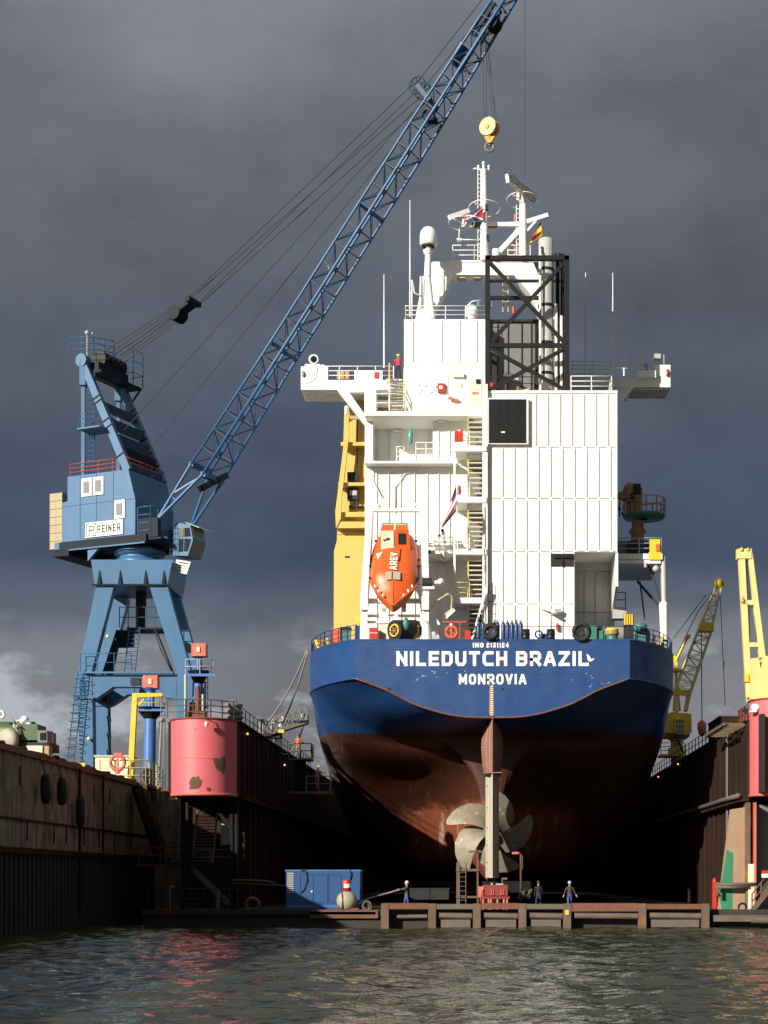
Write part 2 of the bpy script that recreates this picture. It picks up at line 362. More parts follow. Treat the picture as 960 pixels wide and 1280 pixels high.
# ------------------------------------------------------------------ lettering
O_ = [(.22, 0), (0, .2), (0, .8), (.22, 1), (.78, 1), (1, .8), (1, .2), (.78, 0)]
GLY = {
 'N': (1, [[(0, 0), (0, 1)], [(0, 1), (1, 0)], [(1, 0), (1, 1)]]), 'I': (0, [[(0, 0), (0, 1)]]),
 'L': (.9, [[(0, 1), (0, 0), (1, 0)]]), 'E': (.92, [[(1, 1), (0, 1), (0, 0), (1, 0)], [(0, .5), (.9, .5)]]),
 'D': (1, [[(0, 0), (0, 1), (.75, 1), (1, .78), (1, .22), (.75, 0), 'c']]),
 'U': (1, [[(0, 1), (0, .2), (.22, 0), (.78, 0), (1, .2), (1, 1)]]), 'T': (1, [[(0, 1), (1, 1)], [(.5, 1), (.5, 0)]]),
 'C': (1, [[(1, 1), (.22, 1), (0, .8), (0, .2), (.22, 0), (1, 0)]]), 'H': (1, [[(0, 0), (0, 1)], [(1, 0), (1, 1)], [(0, .5), (1, .5)]]),
 'B': (1, [[(0, 0), (0, 1), (.8, 1), (1, .86), (1, .62), (.9, .52), (1, .42), (1, .14), (.82, 0), 'c'], [(0, .52), (.85, .52)]]),
 'R': (1, [[(0, 0), (0, 1), (.8, 1), (1, .84), (1, .56), (.8, .42), (0, .42)], [(.5, .42), (1, 0)]]),
 'A': (1.1, [[(0, 0), (.42, 1), (.58, 1), (1, 0)], [(.2, .27), (.8, .27)]]), 'Z': (1, [[(0, 1), (1, 1)], [(1, 1), (0, 0)], [(0, 0), (1, 0)]]),
 'M': (1.2, [[(0, 0), (0, 1)], [(0, 1), (.5, .25)], [(.5, .25), (1, 1)], [(1, 1), (1, 0)]]), 'O': (1, [O_ + ['c']]),
 'V': (1, [[(0, 1), (.46, 0), (.54, 0), (1, 1)]]), 'P': (.95, [[(0, 0), (0, 1), (.8, 1), (1, .84), (1, .56), (.8, .42), (0, .42)]]),
 '9': (.9, [[(0, 0), (.78, 0), (1, .2), (1, .8), (.78, 1), (.22, 1), (0, .8), (0, .6), (.2, .45), (1, .45)]]),
 '1': (.2, [[(0, .8), (1, 1), (1, 0)]]), '6': (.9, [[(1, 1), (.22, 1), (0, .8), (0, .2), (.22, 0), (.78, 0), (1, .2), (1, .4), (.8, .55), (0, .55)]]),
 '4': (.95, [[(.75, 0), (.75, 1)], [(.75, 1), (0, .35)], [(0, .3), (1, .3)]]), ' ': (.45, []),
}
def ribbon(mb, pts, t, closed, place, depth, mi=0):
    n = len(pts); L = []; R = []
    pts = [Vector(p) for p in pts]
    if not closed:
        pts[0] = pts[0] - (pts[1] - pts[0]).normalized() * t / 2; pts[-1] = pts[-1] + (pts[-1] - pts[-2]).normalized() * t / 2
    for i, p in enumerate(pts):
        a = (p - pts[i - 1]).normalized() if (closed or i) else None
        b = (pts[(i + 1) % n] - p).normalized() if (closed or i < n - 1) else None
        a = a or b; b = b or a
        na, nb = Vector((-a.y, a.x)), Vector((-b.y, b.x)); m = (na + nb).normalized()
        k = min(1.8, 1 / max(0.4, m.dot(na))) * t / 2
        L.append(p + m * k); R.append(p - m * k)
    v = [place(q.x, q.y, depth) for q in L] + [place(q.x, q.y, depth) for q in R]
    mb.add(v, [(i, n + i, n + (i + 1) % n, (i + 1) % n) for i in range(n if closed else n - 1)], mi)
def lettering(mb, text, width, height, t, place, gap=0.32, mi=0):
    "text laid in a width x height box; place(x, y, depth) gives the point in the world"
    ws = [GLY[c][0] for c in text]; total_gap = gap * (len(text) - 1)
    cell = (width - len(text) * t) / (sum(ws) + total_gap) if text else 1
    x = 0.0; k = 0
    for c, w in zip(text, ws):
        for st in GLY[c][1]:
            closed = st[-1] == 'c'; pts = st[:-1] if closed else st
            ww = max(w, 1e-3) * cell
            ribbon(mb, [(x + t / 2 + a * ww, t / 2 + b * (height - t)) for a, b in pts], t, closed, place, (k % 3) * 0.003, mi); k += 1
        x += t + w * cell + gap * cell
    return mb

def pchip(xs, ys, x):
    n = len(xs); h = [xs[i + 1] - xs[i] for i in range(n - 1)]; dl = [(ys[i + 1] - ys[i]) / h[i] for i in range(n - 1)]
    m = [0.0] * n; m[0], m[-1] = dl[0], dl[-1]
    for i in range(1, n - 1):
        if dl[i - 1] * dl[i] > 0:
            w1, w2 = 2 * h[i] + h[i - 1], h[i] + 2 * h[i - 1]; m[i] = (w1 + w2) / (w1 / dl[i - 1] + w2 / dl[i])
    i = 0
    while i < n - 2 and x > xs[i + 1]: i += 1
    t = (x - xs[i]) / h[i]
    return ((1 + 2 * t) * (1 - t) ** 2) * ys[i] + t * (1 - t) ** 2 * h[i] * m[i] + t * t * (3 - 2 * t) * ys[i + 1] + t * t * (t - 1) * h[i] * m[i + 1]
# ------------------------------------------------------------------ camera, sun, sky
cam = D.cameras.new('camera'); cam.sensor_fit = 'VERTICAL'; cam.sensor_height = 36; cam.lens = F / 1280 * 36
cam.shift_x = -(U0 - 480) / 1280; cam.shift_y = (V0 - 640) / 1280; cam.clip_start = 0.5; cam.clip_end = 6000
co = D.objects.new('camera', cam); COL.objects.link(co); co.location = (0, 0, EYE); co.rotation_euler = (pi / 2, 0, 0)
SC.camera = co
AZ, EL = radians(40), radians(21)
sun = D.lights.new('sun', 'SUN'); sun.energy = 5.0; sun.angle = radians(0.5); sun.color = (1.0, 0.93, 0.80)
so = D.objects.new('sun', sun); COL.objects.link(so)
to_sun = Vector((-sin(AZ) * cos(EL), -cos(AZ) * cos(EL), sin(EL)))
so.rotation_euler = to_sun.to_track_quat('Z', 'Y').to_euler(); so.location = (-60, -60, 80)
SC.view_settings.view_transform = 'Standard'; SC.view_settings.look = 'None'; SC.view_settings.gamma = 1
SC.view_settings.use_curve_mapping = False; SC.view_settings.exposure = 0.42
SC.cycles.max_bounces = 6; SC.cycles.use_denoising = True

def make_world():
    w = D.worlds.new('World'); SC.world = w; w.use_nodes = True; nt = w.node_tree; L = nt.links
    for n in list(nt.nodes): nt.nodes.remove(n)
    out = nd(nt, 'ShaderNodeOutputWorld')
    sky = nd(nt, 'ShaderNodeTexSky', sky_type='NISHITA'); sky.sun_disc = False; sky.sun_elevation = EL; sky.sun_rotation = pi + AZ
    sky.air_density = 1.0; sky.dust_density = 1.5
    bs = nd(nt, 'ShaderNodeBackground'); bs.inputs['Strength'].default_value = 0.05; L.new(sky.outputs[0], bs.inputs['Color'])
    tc = nd(nt, 'ShaderNodeTexCoord'); sep = nd(nt, 'ShaderNodeSeparateXYZ'); L.new(tc.outputs['Generated'], sep.inputs[0])
    def ns(scale, stretch, detail=6, rough=0.55, off=0.0):
        mp = nd(nt, 'ShaderNodeMapping'); mp.inputs['Scale'].default_value = stretch; mp.inputs['Location'].default_value = (off, off, off)
        L.new(tc.outputs['Generated'], mp.inputs['Vector'])
        n = nd(nt, 'ShaderNodeTexNoise'); n.inputs['Scale'].default_value = scale; n.inputs['Detail'].default_value = detail; n.inputs['Roughness'].default_value = rough
        L.new(mp.outputs[0], n.inputs['Vector']); return n.outputs['Fac']
    def mth(op, a, c, clamp=False):
        x = nd(nt, 'ShaderNodeMath', operation=op); x.use_clamp = clamp
        for i, q in enumerate((a, c)):
            if isinstance(q, (int, float)): x.inputs[i].default_value = q
            else: L.new(q, x.inputs[i])
        return x.outputs[0]
    def rng(val, a, c, t0=0.0, t1=1.0):
        r = nd(nt, 'ShaderNodeMapRange', interpolation_type='SMOOTHSTEP'); r.inputs['From Min'].default_value = a; r.inputs['From Max'].default_value = c
        r.inputs['To Min'].default_value = t0; r.inputs['To Max'].default_value = t1; L.new(val, r.inputs['Value']); return r.outputs['Result']
    z = sep.outputs['Z']
    warp = mth('MULTIPLY', mth('SUBTRACT', ns(4.0, (1, 1, 1.6), 5), 0.5), 0.10)
    ramp = nd(nt, 'ShaderNodeValToRGB'); cr = ramp.color_ramp; cr.interpolation = 'EASE'
    L.new(mth('ADD', z, warp), ramp.inputs['Fac'])
    stops = [(0.0, (.165, .175, .195)), (.10, (.160, .165, .180)), (.147, (.140, .148, .167)), (.172, (.078, .094, .126)), (.200, (.045, .061, .097)),
             (.25, (.055, .071, .106)), (.31, (.080, .092, .119)), (.40, (.114, .127, .150)), (.50, (.150, .163, .186)), (.8, (.20, .20, .20))]
    while len(cr.elements) < len(stops): cr.elements.new(0.5)
    for e, (p, c) in zip(cr.elements, stops): e.position = p; e.color = list(c) + [1]
    cloud = mth('ADD', mth('MULTIPLY', mth('SUBTRACT', ns(4.4, (1, 1, 1.8), 8, 0.58, 3.1), 0.5), 1.5), 1.0)
    mul = nd(nt, 'ShaderNodeMix', data_type='RGBA', blend_type='MULTIPLY'); mul.inputs['Factor'].default_value = 1
    L.new(ramp.outputs[0], mul.inputs['A']); L.new(cloud, mul.inputs['B'])
    # low bank of lighter cumulus with breaks
    puff = mth('MULTIPLY', rng(ns(11.0, (1, 1, 1.9), 9, 0.62, 1.7), 0.47, 0.64), rng(z, 0.172, 0.12))
    mx = nd(nt, 'ShaderNodeMix', data_type='RGBA'); L.new(mth('MULTIPLY', puff, 0.8), mx.inputs['Factor']); L.new(mul.outputs['Result'], mx.inputs['A'])
    mx.inputs['B'].default_value = (.40, .42, .46, 1)
    bc = nd(nt, 'ShaderNodeBackground'); bc.inputs['Strength'].default_value = 0.95; L.new(mx.outputs['Result'], bc.inputs['Color'])
    ms = nd(nt, 'ShaderNodeMixShader')
    clear = mth('MULTIPLY', rng(mth('MULTIPLY', sep.outputs['Y'], -1.0), -0.1, 0.5), rng(ns(2.0, (1, 1, 2), 5, 0.55, 5.0), 0.42, 0.66))
    clear = mth('MULTIPLY', clear, rng(mth('MULTIPLY', sep.outputs['X'], -1.0), -0.25, 0.5)); L.new(clear, ms.inputs[0]); L.new(bc.outputs[0], ms.inputs[1]); L.new(bs.outputs[0], ms.inputs[2])
    L.new(ms.outputs[0], out.inputs['Surface'])
make_world()

# ------------------------------------------------------------------ water
def make_water():
    # one sheet: fine chop between the boat and the dock, coarser out to the horizon
    def axis(lo, hi, step, far):
        a = []; x = lo
        while x < hi + 1e-6: a.append(x); x += step
        s = step
        while a[-1] < far: s *= 1.35; a.append(a[-1] + s)
        s = step; b = []
        x = lo
        while x > -far: s *= 1.35; x -= s; b.append(x)
        return b[::-1] + a
    xs, ys = axis(-32, 24, 0.22, 2500), axis(26, 104, 0.15, 4000)
    verts = []
    for y in ys:
        for x in xs:
            amp = 1.0 if (-40 < x < 30 and 20 < y < 110) else 0.0
            if amp:
                q = noise.noise(Vector((x * .28, y * .4, 0))) * .18 + noise.noise(Vector((x * .45, y * 1.0, 4))) * .115 \
                    + noise.noise(Vector((x * 1.1 + 3, y * 2.2, 9))) * .11
            else: q = 0
            verts.append((x, y, q))
    n = len(xs)
    faces = [(j * n + i, j * n + i + 1, (j + 1) * n + i + 1, (j + 1) * n + i) for j in range(len(ys) - 1) for i in range(n - 1)]
    mb = MB(); mb.add(verts, faces, 0, True)
    struct(mb.build('water', 'water'))
make_water()
struct(MB().box(-900, -26.2, -40, 3000, -3, 10.05).box(-26.2, -22.6, 124.6, 3000, -3, 10.05).box(-22.5, 900, 300, 2990, -3, 7).build('ground', 'ground_land'))

# ------------------------------------------------------------------ quay
def make_quay():
    t = thing('quay_wall', 'tall stained concrete quay wall over sheet piling at the left edge', 'quay wall', (-25.5, 85, 0))
    Q = -25.5
    up = MB(); y = 34.0
    while y < 124:                                   # cast bays with open joints
        y1 = min(124.0, y + 6.1); up.box(Q - 1.2, Q + 0.03 * random.random(), y + .03, y1 - .03, 4.75, 9.95); y = y1
    up.box(Q - 1.5, Q - .12, 34, 123.9, 4.7, 9.9)
    up.box(-29, -22.05, 124, 124.9, -2, 9.9)
    up.build('upper_wall', 'quay_concrete', t)
    sl = MB()
    for yy in (88.5, 94.2, 97.0, 101.5, 105.5, 110.0, 115.2):
        sl.box(Q + .01, Q + .06, yy, yy + .22, 8.2, 9.3); sl.box(Q + .01, Q + .06, yy + 1.4, yy + 1.6, 5.2, 6.3)
    sl.build('slot', 'rubber', t)
    MB().box(Q - 1.6, Q + .18, 34, 124.2, 9.95, 10.25).box(-30, -21.9, 124.2, 125.6, 9.9, 10.25).build('coping', 'rust_beam', t)
    MB().box(Q - .6, Q + .42, 34, 124, 4.45, 4.78).box(Q + .02, Q + .1, 34, 124, 6.3, 6.42).build('ledge', 'dock_paint', t)
    sp = MB(); y = 34.0; pts = []
    while y < 126:
        pts += [(Q + .30, y), (Q + .30, y + .32), (Q + .02, y + .46), (Q + .02, y + .74)]; y += .88
    v = [(x, yy, z) for x, yy in pts for z in (-2.5, 4.45)]
    sp.add(v, [(2 * i, 2 * i + 2, 2 * i + 3, 2 * i + 1) for i in range(len(pts) - 1)])
    sp.build('sheet_piling', 'sheet_pile', t)
    MB().cyl((Q + .35, 100.5, 1), (Q + .35, 100.5, 10), .09).cyl((Q + .3, 107, 4), (Q + .3, 107, 10), .07).build('drain_pipe', 'dock_dark', t)
    MB().tube([(Q - .1 + .25 * sin(i * 1.7), 84 + i * 1.1, 10.28 + .05 * (i % 2)) for i in range(32)], .11, 6).build('hose', 'rust_beam', t)
    # corner platform, bracket and stair
    pf = MB(); Y = 118.5
    pf.box(-28.2, -24.6, 118.2, 123.6, 9.92, 10.15)
    pf.build('platform', 'rust_beam', t)
    MB().prism([(-27.3, 118.25, 9.9), (-24.7, 118.25, 9.9), (-25.9, 118.25, 8.0)], (0, .5, 0)).build('bracket', 'rust_post', t)
    rl = MB(); rl.rail([(-28.1, 118.25, 10.15), (-24.7, 118.25, 10.15), (-24.7, 123.5, 10.15)], 1.7, 3, .045, 1.3); rl.build('railing', 'yellow_rail', t)
    st = MB(); a, b = Vector((-25.0, 116.5, 9.7)), Vector((-23.0, 115.5, 4.2))
    for dx in (0, .9): st.beam(a + Vector((dx * .2, dx, 0)), b + Vector((dx * .2, dx, 0)), .9, .28)
    for i in range(15): q = a.lerp(b, i / 14); st.box(q.x - .15, q.x + .25, q.y, q.y + .95, q.z - .02, q.z + .03)
    st.build('stair', 'dock_dark', t)
    MB().rail([a + Vector((.3, -.1, .2)), b + Vector((.3, -.1, .2))], 1.05, 2, .05, 1.1).build('railing', 'rust_post', t)
    MB().box(-24.6, -21.3, 114.5, 117, 3.95, 4.15).build('landing', 'rust_beam', t)
    MB().rail([(-24.4, 114.5, 4.15), (-21.4, 114.5, 4.15)], 1.2, 2, .05, 1.4).build('railing', 'rust_beam', t)
    return t
make_quay()

def quay_fender(Y, z0, z1, label):
    t = thing('tyre_fender', label, 'fender', (-25.1, Y, z0), 0, 'black rubber fenders hung on the quay wall')
    m = MB(); m.lathe([(.05, 0), (.22, .08), (.28, .35), (.30, (z1 - z0) / 2), (.28, z1 - z0 - .35), (.22, z1 - z0 - .08), (.05, z1 - z0)], (-24.98, Y, z0), (0, 0, 1), 14)
    m.build('rubber_body', 'rubber', t)
    MB().tube([(-24.98, Y, z1), (-25.25, Y - .1, 10.0), (-25.6, Y - .3, 10.35)], .04).build('chain', 'rope', t)
quay_fender(92.0, 7.35, 9.1, 'black rubber fender on the quay wall nearest the green truck')
quay_fender(95.6, 7.45, 9.15, 'black rubber fender on the quay wall between two others')
quay_fender(100.0, 6.3, 8.3, 'lowest hung black rubber fender on the quay wall, nearest the yellow davit')

def make_truck():
    Y = 95.5
    t = thing('tank_truck', 'green tank truck with beige round drum and white lids on the quay', 'truck', (X_(20, Y), Y, 10.25))
    MB().pb(-60, 928, 62, 938, Y, Y + 2.2).build('chassis', 'dark_steel', t)
    for u in (-40, 6, 58):
        w = MB().ring((X_(u, Y), Y - .05, 10.72), (0, 1, 0), .33, .14, 18, 8).build('wheel', 'rubber', t)
        MB().cyl((X_(u, Y), Y - .1, 10.72), (X_(u, Y), Y + .1, 10.72), .2, None, 12).build('rim', 'grey_pale', w)
    b = MB(); b.lathe([(.0, 0), (.55, .04), (.66, .14), (.66, 2.9), (.55, 3.0), (0, 3.04)], (X_(-24, Y), Y + 1.1, 11.9), (1, 0, 0), 18)
    b.build('tank', 'truck_green', t)
    MB().lathe([(0, 0), (.5, .03), (.66, .14), (.7, .3), (.66, .5), (.5, .6), (0, .64)], (X_(12, Y) + .1, Y + .05, 11.35), (-.35, -.94, 0), 18).build('drum', 'tank_beige', t)
    MB().pb(26, 905, 47, 925, Y + .1, Y + 2).build('pump_housing', 'truck_green', t)
    m = MB()
    for u, v, r in ((26, 904, .30), (31, 899, .26), (36, 906, .2), (40, 908, .18), (21, 907, .24)): m.ball(P(u, v, Y + .5), r, 10, 0, (1, 1, .8))
    m.build('lid', 'white_clean', t)
    MB().ring(P(1, 893, Y), (0, 1, 0), .2, .09, 14, 6).build('hose_reel', 'white_clean', t)
    c = MB().pb(47, 913, 59, 934, Y + .05, Y + 2.1).build('cab', 'grey_steel', t)
    MB().pb(50, 916, 57, 925, Y - .0, Y + .04).build('window', 'glass_dark', c)
    mm = MB(); mm.tube([P(57, 915, Y), P(66, 914.5, Y), P(66.5, 917, Y)], .025); mm.pb(64.8, 917, 67.6, 929, Y, Y + .12); mm.build('mirror', 'rubber', t)
    MB().tube([P(14, 897, Y - .1), P(18, 905, Y - .2), P(22, 915, Y - .2), P(20, 932, Y - .2)], .06).tube([P(8, 897, Y), P(14, 899, Y - .1), P(26, 910, Y - .1)], .05).build('hose', 'mooring', t)
make_truck()
def make_crate():
    t = thing('crate', 'pale wooden box on the quay edge in front of the truck cab', 'crate', (X_(45, 93.6), 93.6, 10.25))
    Y = 93.4
    MB().pb(33, 932, 53, 945.5, Y, Y + 1.0).build('box_body', 'cream', t)
    MB().pb(52.8, 932.3, 61, 946, Y + .1, Y + .9).build('end_panel', 'cardboard', t)
make_crate()
for i, (u, r, m, lb) in enumerate(((58, .12, 'red', 'small red canister lying on the quay edge'), (70, .18, 'dark_steel', 'dark coiled chain heap on the quay edge'), (79, .14, 'rust_beam', 'rusty lump of scrap on the quay edge by the coping'))):
    Yq = 25.55 * 2000 / (600 - u)
    o = MB(); o.ball((-25.55, Yq, 10.25 + r * .8), r, 10, 0, (1.3, 1.6, .8)); o.ring((-25.55, Yq + .3, 10.3), (0, 0, 1), r, r * .3, 12, 6)
    tag(o.build(['canister', 'chain_heap', 'scrap_lump'][i], m), lb, ['canister', 'chain', 'scrap'][i])

def make_hut():
    Y = 122.5
    t = thing('equipment_hut', 'white steel cabin behind yellow railings at the quay corner', 'hut', P(140, 978, Y))
    h = MB().pb(119, 946, 160, 979, Y, Y + 2.5).build('cabin', 'cream', t)
    MB().pb(130, 966, 137, 977, Y - .06, Y + .02).build('vent', 'dark_steel', h)
    MB().pb(117, 943.8, 162, 946, Y - .1, Y + 2.6).build('roof', 'grey_pale', t)
    t2 = thing('liferaft_cradle', 'round red survival raft holder hanging on the yellow quay railing', 'raft holder', P(147, 972, 118.1))
    m = MB(); Y = 118.05
    m.ring(P(147, 953, Y), (0, 1, 0), .52, .13, 20, 8)
    m.build('ring_body', 'salmon', t2)
    MB().pb(143, 941, 152, 946, Y - .1, Y + .1).pb(145.6, 946, 148, 966, Y - .12, Y - .02).pp([(139, 962), (155, 962), (147, 968)], Y - .05, Y + .08).build('frame', 'salmon', t2)
make_hut()
def make_davit():
    Y = 119.5
    t = thing('davit', 'yellow L shaped davit post on the quay platform', 'davit', P(165, 975, Y))
    p0, p1, p2 = P(163, 977, Y), P(169, 869.5, Y), P(203, 868.5, Y)
    MB().taper(p0, p1 + Vector((0, 0, .1)), .42, .42, .36, .36).build('post', 'yellow', t)
    MB().taper(p1 + Vector((-.18, 0, 0)), p2, .34, .34, .2, .24).build('arm', 'yellow', t)
    MB().beam(P(171.5, 883, Y), P(180, 874, Y), .14, .12).build('strut', 'yellow', t)
    MB().cyl(p2 + Vector((-.1, 0, -.1)), P(201, 900, Y), .03).cyl(P(202, 900, Y), P(197, 1000, Y), .09).cyl(P(205, 900, Y), P(203, 1000, Y), .03).ball(P(202, 900, Y), .2).build('hoist_cable', 'mooring', t)
make_davit()
def light_mast(name, u0, vtop, vbot, Y, r, label, boxm, pu0, pu1, pv, ladder_u):
    t = thing(name, label, 'navigation light mast', P(u0, vbot, Y), 0, 'blue masts with a pink lantern box')
    MB().cyl(P(u0 - 1, vbot, Y), P(u0 + 1, pv + 2, Y), r * 1.05, r, 16).build('column', 'mast_blue', t)
    MB().cyl(P(u0 - 1, vbot, Y), P(u0 - 1, vbot - 6, Y), r * 1.12, None, 16).build('base_collar', 'grey_pale', t)
    MB().cyl(P(u0 + 1, pv, Y), P(u0 + 1, vtop + 15, Y), r * .7, None, 12).cyl(P(u0 + 1, vtop + 22, Y), P(u0 + 1, vtop + 16, Y), r * .6, r * 1.3, 12).build('neck', 'mast_blue', t)
    pl = MB(); pl.prism([P(pu0, pv, Y - 1), P(pu1, pv, Y - 1), P(pu1 - 4, pv, Y + 1.2), P(pu0 + 4, pv, Y + 1.2)], (0, 0, -.18)); pl.build('platform', 'mast_blue', t)
    MB().lathe([(r, 0), (r * 2.6, .9)], P(u0 + 1, pv + 13, Y), (0, 0, 1), 14).build('bracket', 'crane_dark', t)
    MB().rail([P(pu0 + 1, pv, Y - .9), P(pu1 - 1, pv, Y - .9), P(pu1 - 4, pv, Y + 1)], 1.0, 2, .03, .9).build('railing', 'grey_pale', t)
    bx = MB().pb(u0 - 8.5, vtop, u0 + 9.5, vtop + 16, Y - .5, Y + .5).build('lantern_box', boxm, t)
    MB().pb(u0 - 1.8, vtop + 4.5, u0 + 2.2, vtop + 11, Y - .58, Y - .49).build('lens', 'cream', bx)
    ld = MB().ladder(P(ladder_u, vbot, Y + .3), P(ladder_u, pv - 14, Y + .3), .42, .35, .03); ld.build('ladder', 'grey_steel', t)
light_mast('light_mast', 187, 844, 1000, 127.0, .47, 'blue column with pink lantern box behind the yellow davit', 'salmon', 172, 208, 886, 203)
light_mast('light_mast', 247.5, 804, 917, 112.0, .30, 'blue mast platform with pink lantern box above the left pink tank', 'salmon', 231, 269, 842, 256)
MB_ = MB().cyl(P(168, 853, 127), P(168, 890, 127), .04).pb(163, 847, 175, 856, 126.9, 127.4)
tag(MB_.build('flood_lamp', 'dark_steel'), 'grey flood lamp on a thin stalk left of the pink lantern box', 'lamp')
tag(MB().pb(212, 988, 221, 1000, 121, 121.6).pp([(212, 988), (221, 988), (218.5, 983), (214.5, 983)], 121.05, 121.55).build('bollard', 'yellow'), 'small yellow bollard beside the lower left of the left pink tank', 'bollard')

# ------------------------------------------------------------------ floating dock
def make_dock():
    t = thing('floating_dock', 'dark rusty floating dry dock with high side walls around the blue ship', 'floating dock', (0, 100, 1.1))
    MB().box(-21, 21.5, 99.9, 262, -1.5, 1.1).build('pontoon_deck', 'dock_deck', t)
    MB().box(-21.05, 21.55, 99.75, 99.9, .75, 1.16).box(-21.05, -6.5, 99.6, 99.75, .85, 1.02).build('deck_edge', 'dock_deck', t)
    w = MB(); w.box(-20.3, -15.8, 104.2, 262, 8.5, 13.3).box(-20.3, -15.9, 109.4, 262, 1.1, 8.5); w.build('wing_wall', 'dock_paint', t)
    w = MB(); w.box(17.4, 21.9, 104.2, 262, 8.4, 13.3).box(17.5, 21.9, 106.4, 262, 1.1, 8.4); w.build('wing_wall', 'dock_paint', t)
    for s, xf in ((1, -15.8), (-1, 17.4)):
        r = MB(); y = 106.0
        while y < 262: r.box(xf, xf + s * .10, y, y + .12, 8.6, 13.2); r.box(xf - s * .1, xf + s * .06, y + 1, y + 1.12, 1.2, 8.3); y += 2.4
        r.build('stiffener', 'dock_paint', t)
    MB().box(-15.82, -15.25, 104.2, 262, 8.2, 8.5).box(16.85, 17.42, 103.6, 262, 8.1, 8.4).build('ledge', 'dock_paint', t)
    MB().tube([(16.7, 103.4, 8.45), (16.75, 110, 8.5), (16.8, 150, 8.5)], .16, 8).build('pipe', 'pipe_grey', t)
    MB().box(-16.0, -15.62, 104.2, 262, 13.3, 13.42).box(17.25, 17.6, 104.2, 262, 13.3, 13.42).build('top_rim', 'dock_dark', t)
    rl = MB(); rl.rail([(-15.9, 106.5, 13.42), (-15.9, 150, 13.42)], 1.05, 2, .03, 2.0); rl.build('railing', 'dark_steel', t)
    rl = MB(); rl.rail([(17.5, 104.6, 13.42), (17.5, 108.2, 13.42)], 1.05, 2, .03, 1.2).rail([(17.5, 118, 13.42), (17.5, 200, 13.42)], 1.05, 2, .035, 2.0); rl.build('railing', 'dark_steel', t)
    pr = MB()
    for i in range(9):
        pr.beam((17.4, 105 + i * 1.0, 13.2), (16.0, 105 + i * 1.0, 13.2), .12, .2)
    pr.box(15.9, 16.05, 104.6, 113.5, 13.1, 13.3).build('side_gallery', 'rust_post', t)
    # end frame below the left tank: posts, stair, plates
    p = MB()
    for u in (229, 238, 290, 296): p.cyl(P(u, 993, 104.3), P(u, 1138, 104.3), .16, None, 8)
    p.beam(P(229, 1000, 104.3), P(296, 1000, 104.3), .3, .3); p.beam(P(238, 1010, 104.3), P(262, 998, 104.3), .12, .2)
    p.beam(P(292, 1040, 104.3), P(262, 1000, 104.3), .12, .2)
    p.build('end_frame', 'dock_dark', t)
    s = MB(); a, b = P(247, 1010, 107.6), P(240, 1080, 105.4)
    for dx in (0, 1.35): s.beam(a + Vector((dx, 0, 0)), b + Vector((dx, 0, 0)), .08, .3)
    for i in range(19): q = a.lerp(b, i / 18); s.box(q.x, q.x + 1.35, q.y - .12, q.y + .12, q.z - .02, q.z + .04)
    a, b = P(238, 1084, 105), P(285, 1130, 105)
    for dy in (0, .8): s.beam(a + Vector((0, dy, 0)), b + Vector((0, dy, 0)), .2, .3)
    s.build('stair', 'pipe_grey', t)
    MB().box(X_(205, 105), X_(292, 105), 104.7, 107, 4.0, 4.12).build('stair_landing', 'dock_dark', t)
    MB().rail([P(208, 1081, 104.8), P(290, 1081, 104.8)], 1.0, 2, .035, 1.3).build('railing', 'pipe_grey', t)
    MB().pb(276, 1022, 292, 1056, 108.9, 109.3).build('end_panel', 'grey_pale', t)
    MB().rail([(-20.9, 100.4, 1.16), (-15.2, 100.4, 1.16)], 1.3, 2, .03, .5).build('railing', 'dark_steel', t)
    MB().cyl(P(212, 1138, 101), P(212, 1108, 101), .10).cyl(P(212, 1109, 101), P(218, 1109, 101), .10).build('vent_pipe', 'pipe_grey', t); MB().cyl(P(272, 1138, 102.5), P(272, 1114, 102.5), .14).build('vent_pipe', 'pipe_grey', t)
    MB().box(-10.6, -6.35, 99.6, 99.74, .62, 1.13).build('deck_edge', 'rust_beam', t)
    MB().tube([P(290, 1100, 103.5), P(330, 1101, 103.5), P(345, 1104, 103.8)], .07).tube([P(290, 1104, 103.5), P(357, 1107, 103.8)], .05).build('pipe', 'rust_post', t)
    # right end: painted plate, columns, pipes
    ep = MB(); ep.pp([(913, 1012), (931, 1009), (931, 1139), (897, 1139)], 104.0, 104.35).build('end_plate', 'end_plate', t)
    MB().pp([(908.5, 1062), (916, 1066), (915, 1138), (902.5, 1138), (899, 1120)], 103.97, 104.05).build('paint_panel', 'green_paint', t)
    MB().pb(932, 1003, 938, 1140, 103.7, 104.5).build('column', 'rust_post', t)
    MB().pb(935.5, 1080, 944, 1139, 103.5, 104.2).build('column', 'cream', t)
    MB().pb(943, 1003, 945.5, 1139, 103.4, 104.6).build('column', 'salmon', t)
    MB().pb(945.5, 1006, 1020, 1136, 104.6, 106).build('end_panel', 'grey_steel', t)
    pp = MB()
    for v, u0, u1 in ((1105, 895, 945), (1108.5, 894, 936)): pp.tube([P(u0, v, 103.4), P((u0 + u1) / 2, v + .6, 103.4), P(u1, v, 103.4)], .11, 8)
    pp.tube([P(898, 1103, 103.4), P(897, 1120, 103.4), P(900, 1119, 103.5)], .1, 7).build('pipe', 'pipe_grey', t)
    st = MB(); a, b = P(940, 1139, 103), P(975, 1095, 103)
    for dy in (0, .9): st.beam(a + Vector((0, dy, 0)), b + Vector((0, dy, 0)), .12, .3)
    for i in range(12): q = a.lerp(b, i / 11); st.box(q.x - .14, q.x + .14, q.y, q.y + .9, q.z, q.z + .05)
    st.build('stair', 'rust_post', t)
    MB().rail([a + Vector((0, 0, .1)), b + Vector((0, 0, .1))], 1.0, 2, .04, .9).build('railing', 'pipe_grey', t)
